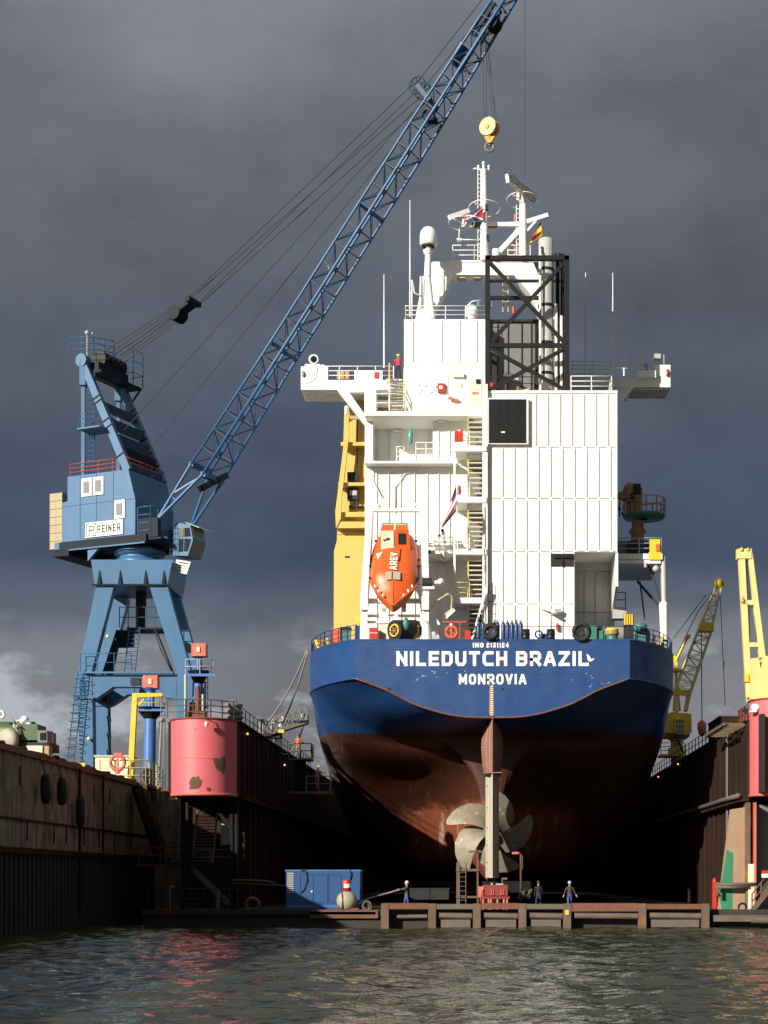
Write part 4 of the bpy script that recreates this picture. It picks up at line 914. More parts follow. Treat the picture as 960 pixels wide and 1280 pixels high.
def make_portal():
    # legs, portal beams and walkways below the slewing ring (they move with the crane: parts of it)
    t = [o for o in COL.objects if o.name == 'portal_crane'][0]
    zt = 29.35
    MB().prism([(-32.0, 131.6, zt), (-25.3, 131.6, zt), (-25.7, 131.6, 27.3), (-31.7, 131.6, 27.3)], (0, 6.6, 0)).build('portal_head', 'crane_blue', t)
    st = MB()
    for x in (-31.3, -29.6, -27.5, -26.0): st.prism([(x, 131.35, 27.3), (x + .1, 131.35, 27.3), (x + .1, 131.6, 28.4), (x, 131.6, 28.4)], (0, .01, 0)).prism([(x - .18, 131.55, 27.4), (x + .18, 131.55, 27.4), (x, 131.55, 28.5)], (0, .03, 0))
    st.box(-31.9, -25.5, 131.45, 131.6, 27.2, 27.34); st.build('stiffener', 'crane_dark', t)
    for Y in (132.2, 137.6):
        for xt, xk, xg, wt in ((-30.85, -32.6, -32.3, 1.42), (-26.5, -24.3, -24.4, 1.42)):
            mb = MB(); mb.taper((xt, Y, 27.3), (xk, Y, 19.9), wt, 1.0, 1.1, 1.0, (0, 1, 0)); mb.build('upper_leg', 'crane_blue', t)
            mb = MB(); mb.taper((xk, Y, 20.1), (xg, Y, 10.8), 1.35, 1.2, 1.0, 1.1, (0, 1, 0)); mb.build('lower_leg', 'crane_blue', t)
            MB().box(xk - .85, xk + .85, Y - .72, Y + .72, 17.9, 18.06).build('leg_flange', 'crane_blue', t)
            g = MB(); g.box(xg - .9, xg + .9, Y - .7, Y + .7, 10.3, 10.85)
            for dx in (-.55, .55): g.cyl((xg + dx, Y - .3, 10.4), (xg + dx, Y + .3, 10.4), .36, None, 12)
            g.build('bogie', 'crane_dark', t)
        MB().prism([(-32, Y - .55, 19.9), (-25, Y - .55, 19.9), (-25, Y - .55, 17.9), (-25.8, Y - .55, 18.0), (-27.6, Y - .55, 18.9), (-30.2, Y - .55, 18.9), (-31.5, Y - .55, 18.0), (-32, Y - .55, 17.9)], (0, 1.1, 0)).build('portal_beam', 'crane_blue', t)
    for x in (-32.4, -24.4): MB().box(x - .4, x + .4, 132.9, 137, 18.2, 19.6).build('side_beam', 'crane_dark', t)
    MB().box(-32.6, -25.2, 131.2, 131.62, 19.95, 20.1).build('walkway', 'crane_blue', t)
    MB().rail([(-32.8, 131.25, 20.1), (-28.6, 131.25, 20.1)], 1.5, 2, .035, 1.4).rail([(-32.8, 131.25, 18.2), (-32.8, 133, 18.2)], 1.2, 2, .035, 1.2).build('railing', 'crane_blue', t)
    MB().box(-29.6, -26.4, 134, 136.5, 24.0, 24.15).build('upper_platform', 'crane_dark', t)
    MB().rail([(-30.2, 134, 24.15), (-26.5, 134, 24.15)], 1.7, 2, .035, .8).build('railing', 'crane_blue', t)
    MB().cyl((-28.6, 135, 24), (-28.6, 135, 27.3), .45, None, 12).box(-30.6, -29.2, 134.4, 135.2, 22.6, 24).build('cable_drum', 'crane_dark', t)
    MB().ladder((-29.3, 133.6, 20), (-28.9, 134.0, 24.2), .9, .35, .05).build('ladder', 'crane_blue', t)
    ld = MB().ladder((-33.8, 131.0, 10.5), (-32.7, 131.2, 20.2), .55, .35, .045)
    for k in range(12): ld.ring((-33.75 + k * .09, 131.0, 11.8 + k * .7), (0, 0, 1), .42, .03, 10, 4)
    ld.build('caged_ladder', 'crane_blue', t)
    b = MB()
    for k in range(6): b.beam((-31.6, 137, 11 + k * 1.4), (-31.0, 133, 12.4 + k * 1.4), .07, .12)
    b.build('zigzag_stair', 'crane_dark', t)
    MB().beam((-31.9, 133, 18.5), (-30.5, 134.5, 24), .12, .12).cyl((-31.0, 133.5, 20.2), (-30.4, 134, 23), .4, .25, 10).build('brace', 'crane_dark', t); MB().beam((-25.4, 133, 20), (-27.2, 134, 24.1), .1, .1).build('brace', 'crane_dark', t)
    MB().tube([(-27.2, 133.5, 24), (-26.6, 133.3, 22.2), (-25.6, 133, 20.3)], .05).build('power_cable', 'rubber', t)
    m = MB(); m.box(-32.9, -32.4, 131.2, 131.4, 11.2, 12.6); m.build('warning_box', 'yellow', t)
    MB().box(-31.5, -31.3, 131.5, 131.62, 11.0, 13.3).build('warning_stripe', 'yellow', t)
    MB().ball((-32.1, 131.3, 14.6), .17, 10).ball((-30.55, 131.3, 23.0), .15, 10).build('portal_lamp', 'cream', t)
make_portal()

def make_hook():
    s = Lj * .856; w, h = sec(s); top = J(s, 0, -h)
    Y = top.y; c = Vector((top.x, Y, Z_(160, Y)))
    t = thing('hook_block', 'yellow orange hook block hanging from the blue crane jib above the mast', 'hook block', c)
    m = MB()
    for dy in (-.34, .10): m.cyl(c + Vector((dy * .5, dy, 0)), c + Vector((dy * .5 + .12, dy + .24, 0)), .68, None, 24)
    m.build('cheek_plates', 'hook_orange', t)
    MB().cyl(c + Vector((-.22, -.40, 0)), c + Vector((-.17, -.33, 0)), .2, None, 14).box(c.x - .06, c.x + .06, Y - .30, Y + .30, c.z - .8, c.z + .75).pp([(U0 + (c.x - .4) * F / Y, 170), (U0 + (c.x + .4) * F / Y, 170), (U0 + (c.x + .12) * F / Y, 178), (U0 + (c.x - .12) * F / Y, 178)], Y - .25, Y + .2).build('strap', 'hook_orange', t)
    hk = MB(); hk.cyl(c + Vector((0, 0, -.9)), c + Vector((0, 0, -1.35)), .13, None, 8); hk.ring(c + Vector((0, 0, -1.45)), (0, 1, 0), .32, .11, 20, 8, 0, (pi * .55, pi * 2.15)); hk.ring(c + Vector((0, 0, -1.45)), (0, 1, 0), .32, .11, 20, 8, 0, (pi * .85, pi * 2.45)); hk.build('hook', 'grey_steel', t)
    for k, dx in enumerate((-.42, -.25, .28, .42, .55)):
        MB().cyl(J(s - .4 + .35 * (k % 2), -.3 + .15 * k, -h + .2), c + Vector((dx, -.1 + .05 * k, .5)), .022, None, 4).build('rope', 'rope', t)
    q = J(Lj * .955, 0, 0); x = q.x; Y2 = q.y
    MB().cyl(q, (q.x, Y2, Z_(224, Y2)), .022, None, 4).build('whip_rope', 'rope', [o for o in COL.objects if o.name == 'portal_crane'][0])
make_hook()
# ------------------------------------------------------------------ the ship
XC, YT = 0.85, 109.0          # centre line, transom plane
RAIL = 19.35
STA = [
 (0, [(0, 14.06), (1.5, 14.09), (2.95, 14.27), (4.2, 14.6), (5.24, 14.94), (6.2, 15.40), (7.14, 15.9), (8.3, 16.35), (9.35, 16.73)]),
 (1.6, [(0, 14.0), (1.8, 14.0), (3.5, 14.08), (5.1, 14.3), (6.4, 14.65), (7.6, 15.1), (8.7, 15.65), (9.8, 16.2), (10.75, 16.7)]),
 (3.3, [(0, 13.9), (2, 13.9), (4, 13.9), (5.9, 14.02), (7.4, 14.35), (8.8, 14.85), (10.0, 15.5), (11.1, 16.1), (11.85, 16.66)]),
 (5.3, [(0, 13.65), (1.8, 13.65), (3.6, 13.6), (5.6, 13.6), (7.8, 13.85), (9.6, 14.5), (11.1, 15.3), (12.0, 16.0), (12.65, 16.63)]),
 (7.4, [(0, 13.3), (1.2, 13.3), (2.6, 13.25), (4.4, 13.2), (6.8, 13.0), (9.5, 13.3), (11.6, 14.2), (12.6, 15.3), (13.2, 16.6)]),
 (7.9, [(.25, 3.4), (.5, 6.0), (.5, 9.0), (.8, 11.2), (2.6, 12.1), (6.3, 12.4), (10.9, 13.4), (12.6, 15.0), (13.25, 16.6)]),
 (12, [(.3, 2.95), (1.6, 5.3), (2.0, 7.6), (3.2, 9.6), (5.8, 10.6), (9.2, 11.2), (11.9, 12.2), (13.1, 14.0), (13.45, 16.6)]),
 (17, [(.4, 2.9), (3.4, 4.6), (5.0, 6.8), (7.0, 8.3), (9.4, 9.2), (11.4, 10.3), (12.8, 11.9), (13.4, 14.0), (13.55, 16.6)]),
 (24, [(.6, 2.9), (5.2, 3.7), (8.2, 5.2), (10.4, 6.8), (11.9, 8.4), (12.8, 10.0), (13.3, 12.0), (13.5, 14.5), (13.6, 16.6)]),
 (36, [(1.0, 2.9), (7.5, 3.1), (10.6, 4.2), (12.2, 6.2), (12.9, 8.2), (13.3, 10.3), (13.5, 12.4), (13.6, 14.5), (13.6, 16.6)]),
 (55, [(2, 2.9), (9, 2.9), (12, 3.2), (13.2, 4.4), (13.55, 7), (13.6, 10), (13.6, 12), (13.6, 14.5), (13.6, 16.6)]),
 (100, [(2, 2.9), (9, 2.9), (12, 3.2), (13.2, 4.4), (13.55, 7), (13.6, 10), (13.6, 12), (13.6, 14.5), (13.6, 16.6)]),
 (125, [(.5, 2.9), (3, 2.9), (5, 3.4), (6.2, 4.6), (7, 7), (7.4, 10), (8, 12), (8.6, 14.5), (9.2, 16.6)]),
 (142, [(.02, 4), (.05, 4.2), (.1, 5), (.15, 6), (.2, 8), (.25, 10), (.4, 12), (.6, 14.5), (.8, 16.6)])]
DS = [s[0] for s in STA]
def station(d):
    return [(pchip(DS, [s[1][k][0] for s in STA], d), pchip(DS, [s[1][k][1] for s in STA], d)) for k in range(9)]
def girth(pts, n=32):
    out = []
    tt = [0.0]
    for a, b in zip(pts, pts[1:]): tt.append(tt[-1] + max(.02, math.dist(a, b)))
    for i in range(n + 1):
        t = tt[-1] * i / n; out.append((pchip(tt, [p[0] for p in pts], t), pchip(tt, [p[1] for p in pts], t)))
    return out
def knuckle(d): p = station(d)[8]; return p

ship = thing('cargo_ship', 'large blue and red cargo ship with white deckhouse standing in the dry dock', 'ship', (XC, YT, 1.1))
def make_hull():
    ds = [0, .4, .8, 1.2, 1.6, 2.1, 2.7, 3.3, 4, 4.7, 5.3, 6, 6.7, 7.4, 7.55, 7.7, 7.9, 8.5, 9.3, 10.2, 11, 12, 13, 14, 15.5, 17, 19, 21, 24, 27, 30, 33, 36, 42, 48, 55, 75, 100, 112, 125, 135, 142]
    rows = [girth(station(d)) for d in ds]; n = len(rows[0])
    mb = MB()
    for s in (-1, 1):
        v = [(XC + s * x, YT + d, z) for d, row in zip(ds, rows) for x, z in row]
        fs = []
        for j in range(len(ds) - 1):
            for i in range(n - 1):
                q = (j * n + i, j * n + i + 1, (j + 1) * n + i + 1, (j + 1) * n + i); fs.append(q if s > 0 else q[::-1])
        mb.add(v, fs, 0, True)
        # topsides above the knuckle
        v = []
        for d, row in zip(ds, rows):
            x = row[-1][0]; v += [(XC + s * x, YT + d, row[-1][1]), (XC + s * (x + .02), YT + d, RAIL)]
        mb.add(v, [(2 * i, 2 * i + 1, 2 * i + 3, 2 * i + 2) if s > 0 else (2 * i, 2 * i + 2, 2 * i + 3, 2 * i + 1) for i in range(len(ds) - 1)], 0, True)
        v = [(XC + s * (row[-1][0] - .15), YT + d, zz) for d, row in zip(ds, rows) for zz in (18.2, RAIL)]
        mb.add(v, [(2 * i, 2 * i + 1, 2 * i + 3, 2 * i + 2) for i in range(len(ds) - 1)], 0, True)
    tr = rows[0]
    poly = [(XC + x, YT, z) for x, z in tr[::-1]][:-1] + [(XC - x, YT, z) for x, z in tr] + [(XC - tr[-1][0] - .02, YT, RAIL), (XC + tr[-1][0] + .02, YT, RAIL)]
    mb.add(poly, [tuple(range(len(poly)))])
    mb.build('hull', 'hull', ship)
    lip = MB(); pts = [(XC - x, YT - .02, z) for x, z in tr[::-1]] + [(XC + x, YT - .02, z) for x, z in tr[1:]]
    lip.tube(pts, .07, 6); lip.build('counter_edge', 'rust_beam', ship)
    kl = MB()
    for s in (-1, 1): kl.tube([(XC + s * (r[-1][0] + .0), YT + d, r[-1][1]) for d, r in list(zip(ds, rows))[:30]], .05, 6)
    kl.build('knuckle_edge', 'hull', ship)
    dk = [(XC - (r[-1][0] - .14), YT + d + .12, 18.2) for d, r in zip(ds, rows)]; dk2 = [(XC + (r[-1][0] - .14), YT + d + .12, 18.2) for d, r in zip(ds, rows)]
    MB().add(dk + dk2[::-1], [tuple(range(2 * len(dk)))]).box(XC - 9.3, XC + 9.3, YT + .01, YT + .14, 18.2, RAIL).build('aft_deck', 'deck_blue', ship)
    cap = MB(); cap.box(XC - 9.4, XC + 9.4, YT - .03, YT + .17, RAIL, RAIL + .06)
    for s in (-1, 1):
        pp = [(XC + s * (r[-1][0] - .06), YT + d, RAIL + .03) for d, r in zip(ds, rows)][:34]; cap.tube(pp, .09, 5)
    cap.build('rail_cap', 'deck_blue', ship)
    for s in (-1, 1):
        pts = [Vector((XC + s * (r[-1][0] - .1), YT + d, RAIL + .05)) for d, r in zip(ds, rows)][0:34:1]
        sel = [pts[i] for i in (0, 4, 7, 10, 13, 18, 21, 24, 27, 29, 32)]
        MB().rail(sel, 1.0, 3, .03, 1.3).build('stern_railing', 'bottle_blue', ship)
    MB().tube([(XC - 2.5 + i * 1.3, YT + .1, RAIL + .95) for i in range(10)], .022, 4).build('rail_wire', 'dark_steel', ship)
    # boss and shaft
    b = MB(); b.lathe([(.5, 0), (.72, .3), (.95, 1.4), (1.25, 3), (1.3, 4.5)], (XC, YT + 6.1, 6.35), (0, 1, 0), 24); b.build('shaft_boss', 'hull', ship)
    # weld and dent marks
    fs = MB()
    for (u, v, r) in ((486, 861, .10), (746, 863, .08), (628, 861, .07)): p = P(u, v, YT); fs.cyl(p + Vector((0, -.05, 0)), p + Vector((0, .05, 0)), r, None, 10)
    fs.build('fairlead_hole', 'rubber', ship)
    return rows
HR = make_hull()

def make_lettering():
    def pl(x0, z0): return lambda x, z, d: Vector((x0 + x, YT - .012 - d, z0 + z))
    def line(text, u0, u1, v0, v1, t, gap):
        m = MB(); lettering(m, text, X_(u1, YT) - X_(u0, YT), Z_(v0, YT) - Z_(v1, YT), t, pl(X_(u0, YT), Z_(v1, YT)), gap); return m.build('lettering', 'letter_white', ship)
    line('NILEDUTCH', 495.5, 634, 814, 832.5, .22, .34)
    line('BRAZIL', 645, 736, 814, 832.5, .22, .34)
    line('MONROVIA', 573.5, 658, 842.5, 855.5, .15, .38)
    line('IMO', 591, 604.5, 803.5, 809.5, .085, .4)
    line('9161194', 608, 636, 803.5, 809.5, .085, .45)
    m = MB(); y = YT - .015
    rnd = random.Random(4)
    m.add([P(u, v, y) for u, v in ((733, 817), (737, 820), (739, 824), (743, 822.5), (742, 825), (738, 827), (735, 826), (734, 822))], [tuple(range(8))])
    m.build('paint_splash', 'letter_white', ship)
    m = MB()
    for k in range(14):
        v = 857 + k * 2.75; m.add([P(612.6, v, y), P(616.2, v, y), P(616.2, v + 1.4, y), P(612.6, v + 1.4, y)], [(0, 3, 2, 1)])
    m.build('draft_marks', 'cream', ship)
    MB().add([P(612.2, 857, y + .005), P(616.8, 857, y + .005), P(617.6, 893, y + .005), P(611.2, 893, y + .005)], [(0, 3, 2, 1)]).build('rust_band', 'rudder_red', ship)
    # scuffs and rubbed primer
    m = MB()
    for k in range(26):
        u = rnd.choice([rnd.uniform(515, 545), rnd.uniform(500, 780), rnd.uniform(735, 760)]); v = rnd.uniform(838, 858)
        lim = 846 + 49 * max(0, 1 - ((u - 617) / 171.5) ** 2) - 8
        v = min(v, lim); w, h = rnd.uniform(1, 5), rnd.uniform(.3, .9); a = rnd.uniform(-.35, .1)
        m.add([P(u, v, y + .006), P(u + w, v + a * w, y + .006), P(u + w * .9, v + a * w + h, y + .006), P(u + .2 * w, v + h * 1.2, y + .006)], [(0, 3, 2, 1)])
    m.build('scuff_marks', 'grey_pale', ship)
make_lettering()

def make_rudder():
    zs = [(14.02, .18), (13.75, .42), (13.35, .62), (12.8, .74), (12.2, .77), (11.6, .74), (11.0, .68), (10.6, .6), (10.32, .55)]
    zl = [(10.28, .47), (8, .47), (6, .47), (4.5, .47), (3.15, .47)]
    def section(z, t, chord, off):
        pts = []
        for i in range(25):
            a = 2 * pi * i / 24; s = (1 - cos(a)) / 2          # 0 trailing edge .. 1 leading edge
            th = t * ((s / .62) ** .9 if s < .62 else sqrt(max(0, 1 - ((s - .62) / .38) ** 2)))
            pts.append((XC + off + (th if a <= pi else -th), YT - .35 + chord * s, z))
        return pts[:-1]
    def loft(levels, chord, name, m):
        mb = MB(); n = 24; v = []
        for z, t in levels: v += section(z, t, chord, 0)
        f = [(j * n + i, j * n + (i + 1) % n, (j + 1) * n + (i + 1) % n, (j + 1) * n + i) for j in range(len(levels) - 1) for i in range(n)]
        mb.add(v, f, 0, True); mb.add(v[:n], [tuple(range(n))]); mb.add(v[-n:], [tuple(range(n))])
        return mb.build(name, m, ship)
    loft(zs, 4.6, 'rudder_horn', 'rudder_red'); r = loft(zl, 4.2, 'rudder_blade', 'rudder_white')
    b = MB()
    for z in (9.5, 8, 6.6, 5.4, 4.2):
        for s in (-1, 1): b.ball((XC + s * .345, YT + 1.45, z), .06, 8)
    b.build('bolt', 'pipe_grey', r)
    h = MB()
    for k in range(16):
        z = 10.6 + k * .19
        tz = pchip([10.32, 11, 12.2, 13.35, 14.1], [.55, .68, .77, .62, .1], z); h.ball((XC - .235 * tz, YT + .23, z), .028, 6); h.ball((XC - .55 * tz, YT + 1.1, z), .028, 6)
    h.build('rivet', 'letter_white', [o for o in ship.children if o.name == 'rudder_horn'][0])
    MB().box(XC - .62, XC + .62, YT - .3, YT + 4, 10.27, 10.33).build('rudder_flange', 'rudder_red', ship)
make_rudder()
def make_propeller():
    c = Vector((XC - .15, YT + 5.0, 6.35)); Rt = 3.25
    hub = MB().lathe([(0, -.95), (.32, -.8), (.5, -.35), (.56, .5), (.56, 1.0)], c, (0, 1, 0), 20).build('propeller_hub', 'bronze', ship)
    rs = [0.45, .7, 1.0, 1.4, 1.8, 2.2, 2.6, 2.9, 3.1, 3.22]; cs = [.95, 1.2, 1.5, 1.9, 2.2, 2.25, 2.0, 1.5, .95, .25]
    for k in range(5):
        th0 = radians(51 + 72 * k)
        mb = MB(); nu = 10
        front = []; back = []
        for r, ch in zip(rs, cs):
            phi = math.atan2(4.2, 2 * pi * r); f = (r - .45) / (Rt - .45)
            skew = radians(-12 + 54 * f ** 1.7)
            for i in range(nu + 1):
                s = (i / nu - .5) * ch
                a = th0 + skew + s * cos(phi) / r
                y = -s * sin(phi) + .25 * f
                th = (.16 * (1 - f) + .02) * (1 - (2 * i / nu - 1) ** 2) + .008
                front.append(c + Vector((r * cos(a), y - th / 2, r * sin(a)))); back.append(c + Vector((r * cos(a), y + th / 2, r * sin(a))))
        n = nu + 1; m = len(rs)
        q = [(j * n + i, (j + 1) * n + i, (j + 1) * n + i + 1, j * n + i + 1) for j in range(m - 1) for i in range(nu)]
        mb.add(front, q, 0, True); mb.add(back, [f_[::-1] for f_ in q], 0, True)
        mb.build('propeller_blade', 'bronze', ship)
make_propeller()

# ------------------------------------------------------------------ deckhouse
YB, YW = 116.0, 118.2      # right block face, left wall face
def make_house():
    # right casing block
    b = MB(); b.pb(610, 491, 770, 690, YB, YB + 14); b.box(X_(610, YB), X_(718, YB), YB + .001, YB + 13.9, 18.2, Z_(690, YB) - .001); casing = b.build('casing', 'white', ship)
    r = MB()
    for row, (v0, v1, u0, u1, n) in enumerate(((493, 557, 671, 770, 7), (560, 621, 614, 770, 11), (625, 687, 614, 770, 11), (690, 753, 614, 716, 8), (756, 800, 614, 716, 8))):
        for k in range(n):
            u = 613 + k * 15.0 if row else 670 + k * 15.0
            if u > u1: continue
            x = X_(u, YB); r.box(x - .022, x + .022, YB - .09, YB + .02, Z_(v1, YB), Z_(v0, YB))
        # broken horizontal angle bars
        z = Z_(v1 + 1.3, YB); x = X_(u0, YB)
        while x < X_(u1, YB) - .3: r.box(x + .05, min(x + .66, X_(u1, YB)), YB - .08, YB + .02, z - .03, z + .03); x += .87
    r.build('wall_stiffener', 'white_rib', casing)
    e = MB(); e.pb(607, 488, 772, 491.5, YB - .08, YB + 14); e.pb(769.4, 491, 771.6, 690, YB - .05, YB + 14); e.build('edge_trim', 'white', casing)
    # side louvre at the top right edge
    MB().box(X_(771, YB), X_(771, YB) + .18, YB + .2, YB + 3.5, Z_(556, YB), Z_(498, YB)).build('side_vent', 'white', casing)
    # louvre box
    lb = MB().pb(609.6, 497.5, 660.5, 555, YB - .35, YB + .02).build('louvre_box', 'white', casing)
    g = MB(); g.pb(611, 499, 657.5, 553.5, YB - .40, YB - .34); lv = g.build('louvre', 'black_steel', casing)
    g = MB()
    for k in range(18): v = 500 + k * 3.0; g.pb(611.5, v, 657, v + .8, YB - .425, YB - .395)
    for u in (623, 634, 645.5): g.pb(u, 499, u + .7, 553, YB - .44, YB - .395)
    g.build('louvre_slats', 'black_steel', casing)
    MB().add([P(626, 539.5, YB - .45), P(631, 539, YB - .45), P(631, 541.5, YB - .45), P(629, 541, YB - .45), P(626.5, 540.8, YB - .45)], [(0, 4, 3, 2, 1)]).build('vent_tag', 'letter_white', casing)
    g = MB(); g.pb(688, 692, 717, 708, YB - .06, YB + .02); g.build('vent_panel', 'dark_steel', casing)
    MB().pb(693, 693, 716, 697.5, YB - .2, YB - .05).pb(702, 697, 704.5, 708, YB - .16, YB - .05).build('vent_hood', 'black_steel', casing)
    # recess below the overhang
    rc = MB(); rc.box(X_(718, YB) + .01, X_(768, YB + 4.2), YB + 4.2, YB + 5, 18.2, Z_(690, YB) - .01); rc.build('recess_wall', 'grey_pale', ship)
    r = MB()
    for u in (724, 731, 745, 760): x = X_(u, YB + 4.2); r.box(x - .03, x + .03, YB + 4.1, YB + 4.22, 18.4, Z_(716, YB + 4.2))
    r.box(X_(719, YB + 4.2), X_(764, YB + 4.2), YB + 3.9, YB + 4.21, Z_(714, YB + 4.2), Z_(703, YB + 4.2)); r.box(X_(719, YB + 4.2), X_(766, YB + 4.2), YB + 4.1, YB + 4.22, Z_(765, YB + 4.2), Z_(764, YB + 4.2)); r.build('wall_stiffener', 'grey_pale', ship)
    br = MB(); br.prism([(X_(769.6, YB), YB + .02, Z_(690, YB) - .02), (X_(769.6, YB), YB + .02, Z_(733, YB)), (X_(769.6, YB), YB + 4.2, Z_(760, YB)), (X_(769.6, YB), YB + 4.2, Z_(690, YB))], (.18, 0, 0)); br.build('side_bracket', 'white', ship)
    # left wall
    b = MB(); b.pb(456, 577, 607, 806, YW, YW + 10); b.box(X_(456, YW), X_(466, YW), YW, YW + 9.9, Z_(577, YW), Z_(512, YW)); b.box(X_(541, YW), X_(607, YW), YW, YW + 9.9, Z_(577, YW), Z_(512, YW)); b.box(X_(466, YW), X_(541, YW), YW + 2.2, YW + 9.8, Z_(577, YW), Z_(512, YW)); b.build('house_wall', 'white', ship)
    house = [o for o in ship.children if o.name == 'house_wall'][0]
    r = MB()
    for u in (471, 486, 501, 518, 534, 548, 562): x = X_(u, YW); yr = YW if u > 541 else YW + 2.2; r.box(x - .03, x + .03, yr - .1, yr + .02, Z_(572, YW), Z_(524, YW)); r.box(x - .03, x + .03, YW - .1, YW + .02, Z_(690, YW), Z_(580, YW)); r.box(x - .03, x + .03, YW - .1, YW + .02, Z_(800, YW), Z_(694, YW))
    r.build('wall_stiffener', 'white', house)
    d = MB(); d.pb(456, 576.2, 572, 579, YW - 1.1, YW + .02); d.pb(529, 692, 575, 696, YW - 1.8, YW + .02); d.build('side_gallery', 'white', house)
    MB().rail([P(496, 577, YW - 1.0), P(505, 577, YW - 1.0)], 1.1, 3, .035, 1).build('railing', 'white_clean', house); MB().rail([P(520, 577, YW - 1.0), P(571, 577, YW - 1.0)], 1.4, 3, .03, .8).build('railing', 'white_clean', house)
    MB().tube([P(494, 640, YW - .1), P(494, 608, YW - .1), P(501, 600, YW - .1), P(506, 592, YW - .1), P(528, 589, YW - .1)], .05).tube([P(558, 715, YW - .1), P(568, 715, YW - .1), P(568, 736, YW - .1)], .04).tube([P(466, 575, YW - .15), P(466, 600, YW - .15), P(478, 622, YW - .15)], .04).build('pipe', 'white_rib', house)
    for a_ in ((547, 524, 558, 527, YW - .4, YW - .05), (492, 537, 502.5, 538.6, YW + 1.8, YW + 2.15), (555, 706, 565, 707.5, YW - .4, YW - .05), (598, 760, 606, 763, YW - 1.4, YW - 1.2)): MB().pb(*a_).build('strip_lamp', 'white_clean', house)
    # upper accommodation block with navigation deck
    yu = 119.6
    b = MB(); b.pb(505, 399, 607, 516, yu, yu + 7); ub = b.build('upper_block', 'white', ship)
    r = MB()
    for u in (516, 552, 575, 596): x = X_(u, yu); r.box(x - .025, x + .025, yu - .07, yu + .02, Z_(452, yu), Z_(401, yu))
    r.box(X_(505, yu), X_(607, yu), yu - .05, yu + .02, Z_(455, yu), Z_(454.2, yu)); r.box(X_(560, yu) - .02, X_(560, yu) + .02, yu - .05, yu + .02, Z_(512, yu), Z_(466, yu)); r.build('wall_stiffener', 'white', ub)
    dr = MB().pb(586, 473, 602, 512, yu - .05, yu + .02).build('door', 'cream', ub)
    MB().pb(595, 474, 601, 480, yu - .08, yu - .04).build('window', 'glass_dark', dr); MB().pb(590, 490, 598, 493, yu - .07, yu - .04).build('door_plate', 'salmon', dr)
    MB().pb(547, 479, 556, 489.5, yu - .3, yu + .02).build('fire_box', 'red', ub); MB().pb(549, 482, 553, 486, yu - .33, yu - .29).build('emblem', 'letter_white', ub)
    MB().cyl(P(574, 481, yu - .1), P(574, 481, yu), .22, None, 12).pb(566, 466, 580, 471, yu - .25, yu).build('signal_lamp', 'white_rib', ub)
    MB().pb(565, 498, 573, 501, yu - .3, yu).cyl(P(566, 499, yu - .3), P(561, 497, yu - .3), .12).build('valve_group', 'salmon', ub)
    mm = MB(); rnd = random.Random(9)
    for k in range(16):
        u, v = rnd.uniform(522, 560), rnd.uniform(478, 508); w = rnd.uniform(.5, 2); mm.pb(u, v, u + w, v + rnd.uniform(.4, 1.6), yu - .08, yu + .01)
    mm.build('wall_fitting', 'grey_pale', ub)
    # gallery below the navigation deck
    MB().pb(456, 514, 586, 519.5, YW - 1.5, YW + 2.1).build('gallery_deck', 'white', ship)
    MB().rail([P(467, 515, YW - 1.4), P(507, 515, YW - 1.4)], 2.0, 3, .04, 1.2).build('railing', 'white_clean', ship)
    # roof deck rails
    MB().rail([P(507, 399, yu + .2), P(607, 399, yu + .2)], 1.0, 3, .03, 1.5).rail([P(507, 399, yu + .2), P(507, 397.5, yu + 6)], 1.0, 3, .03, 1.5).build('railing', 'white_clean', ub)
    dm = MB(); dm.ball(P(590, 390, yu + 2), .55, 14); dm.cyl(P(590, 399, yu + 2), P(590, 390, yu + 2), .3); dm.build('radome', 'white_clean', ub)
    MB().tube([P(582, 384, yu + 1.5), P(590, 377, yu + 1.5), P(601, 375, yu + 1.5)], .05).build('hose', 'white_clean', ub)
    MB().pb(596, 375, 599, 383, yu + 1.5, yu + 1.8).pb(612, 377, 615, 384, yu + 1.5, yu + 1.8).build('lantern', 'glass_teal', ub)
make_house()

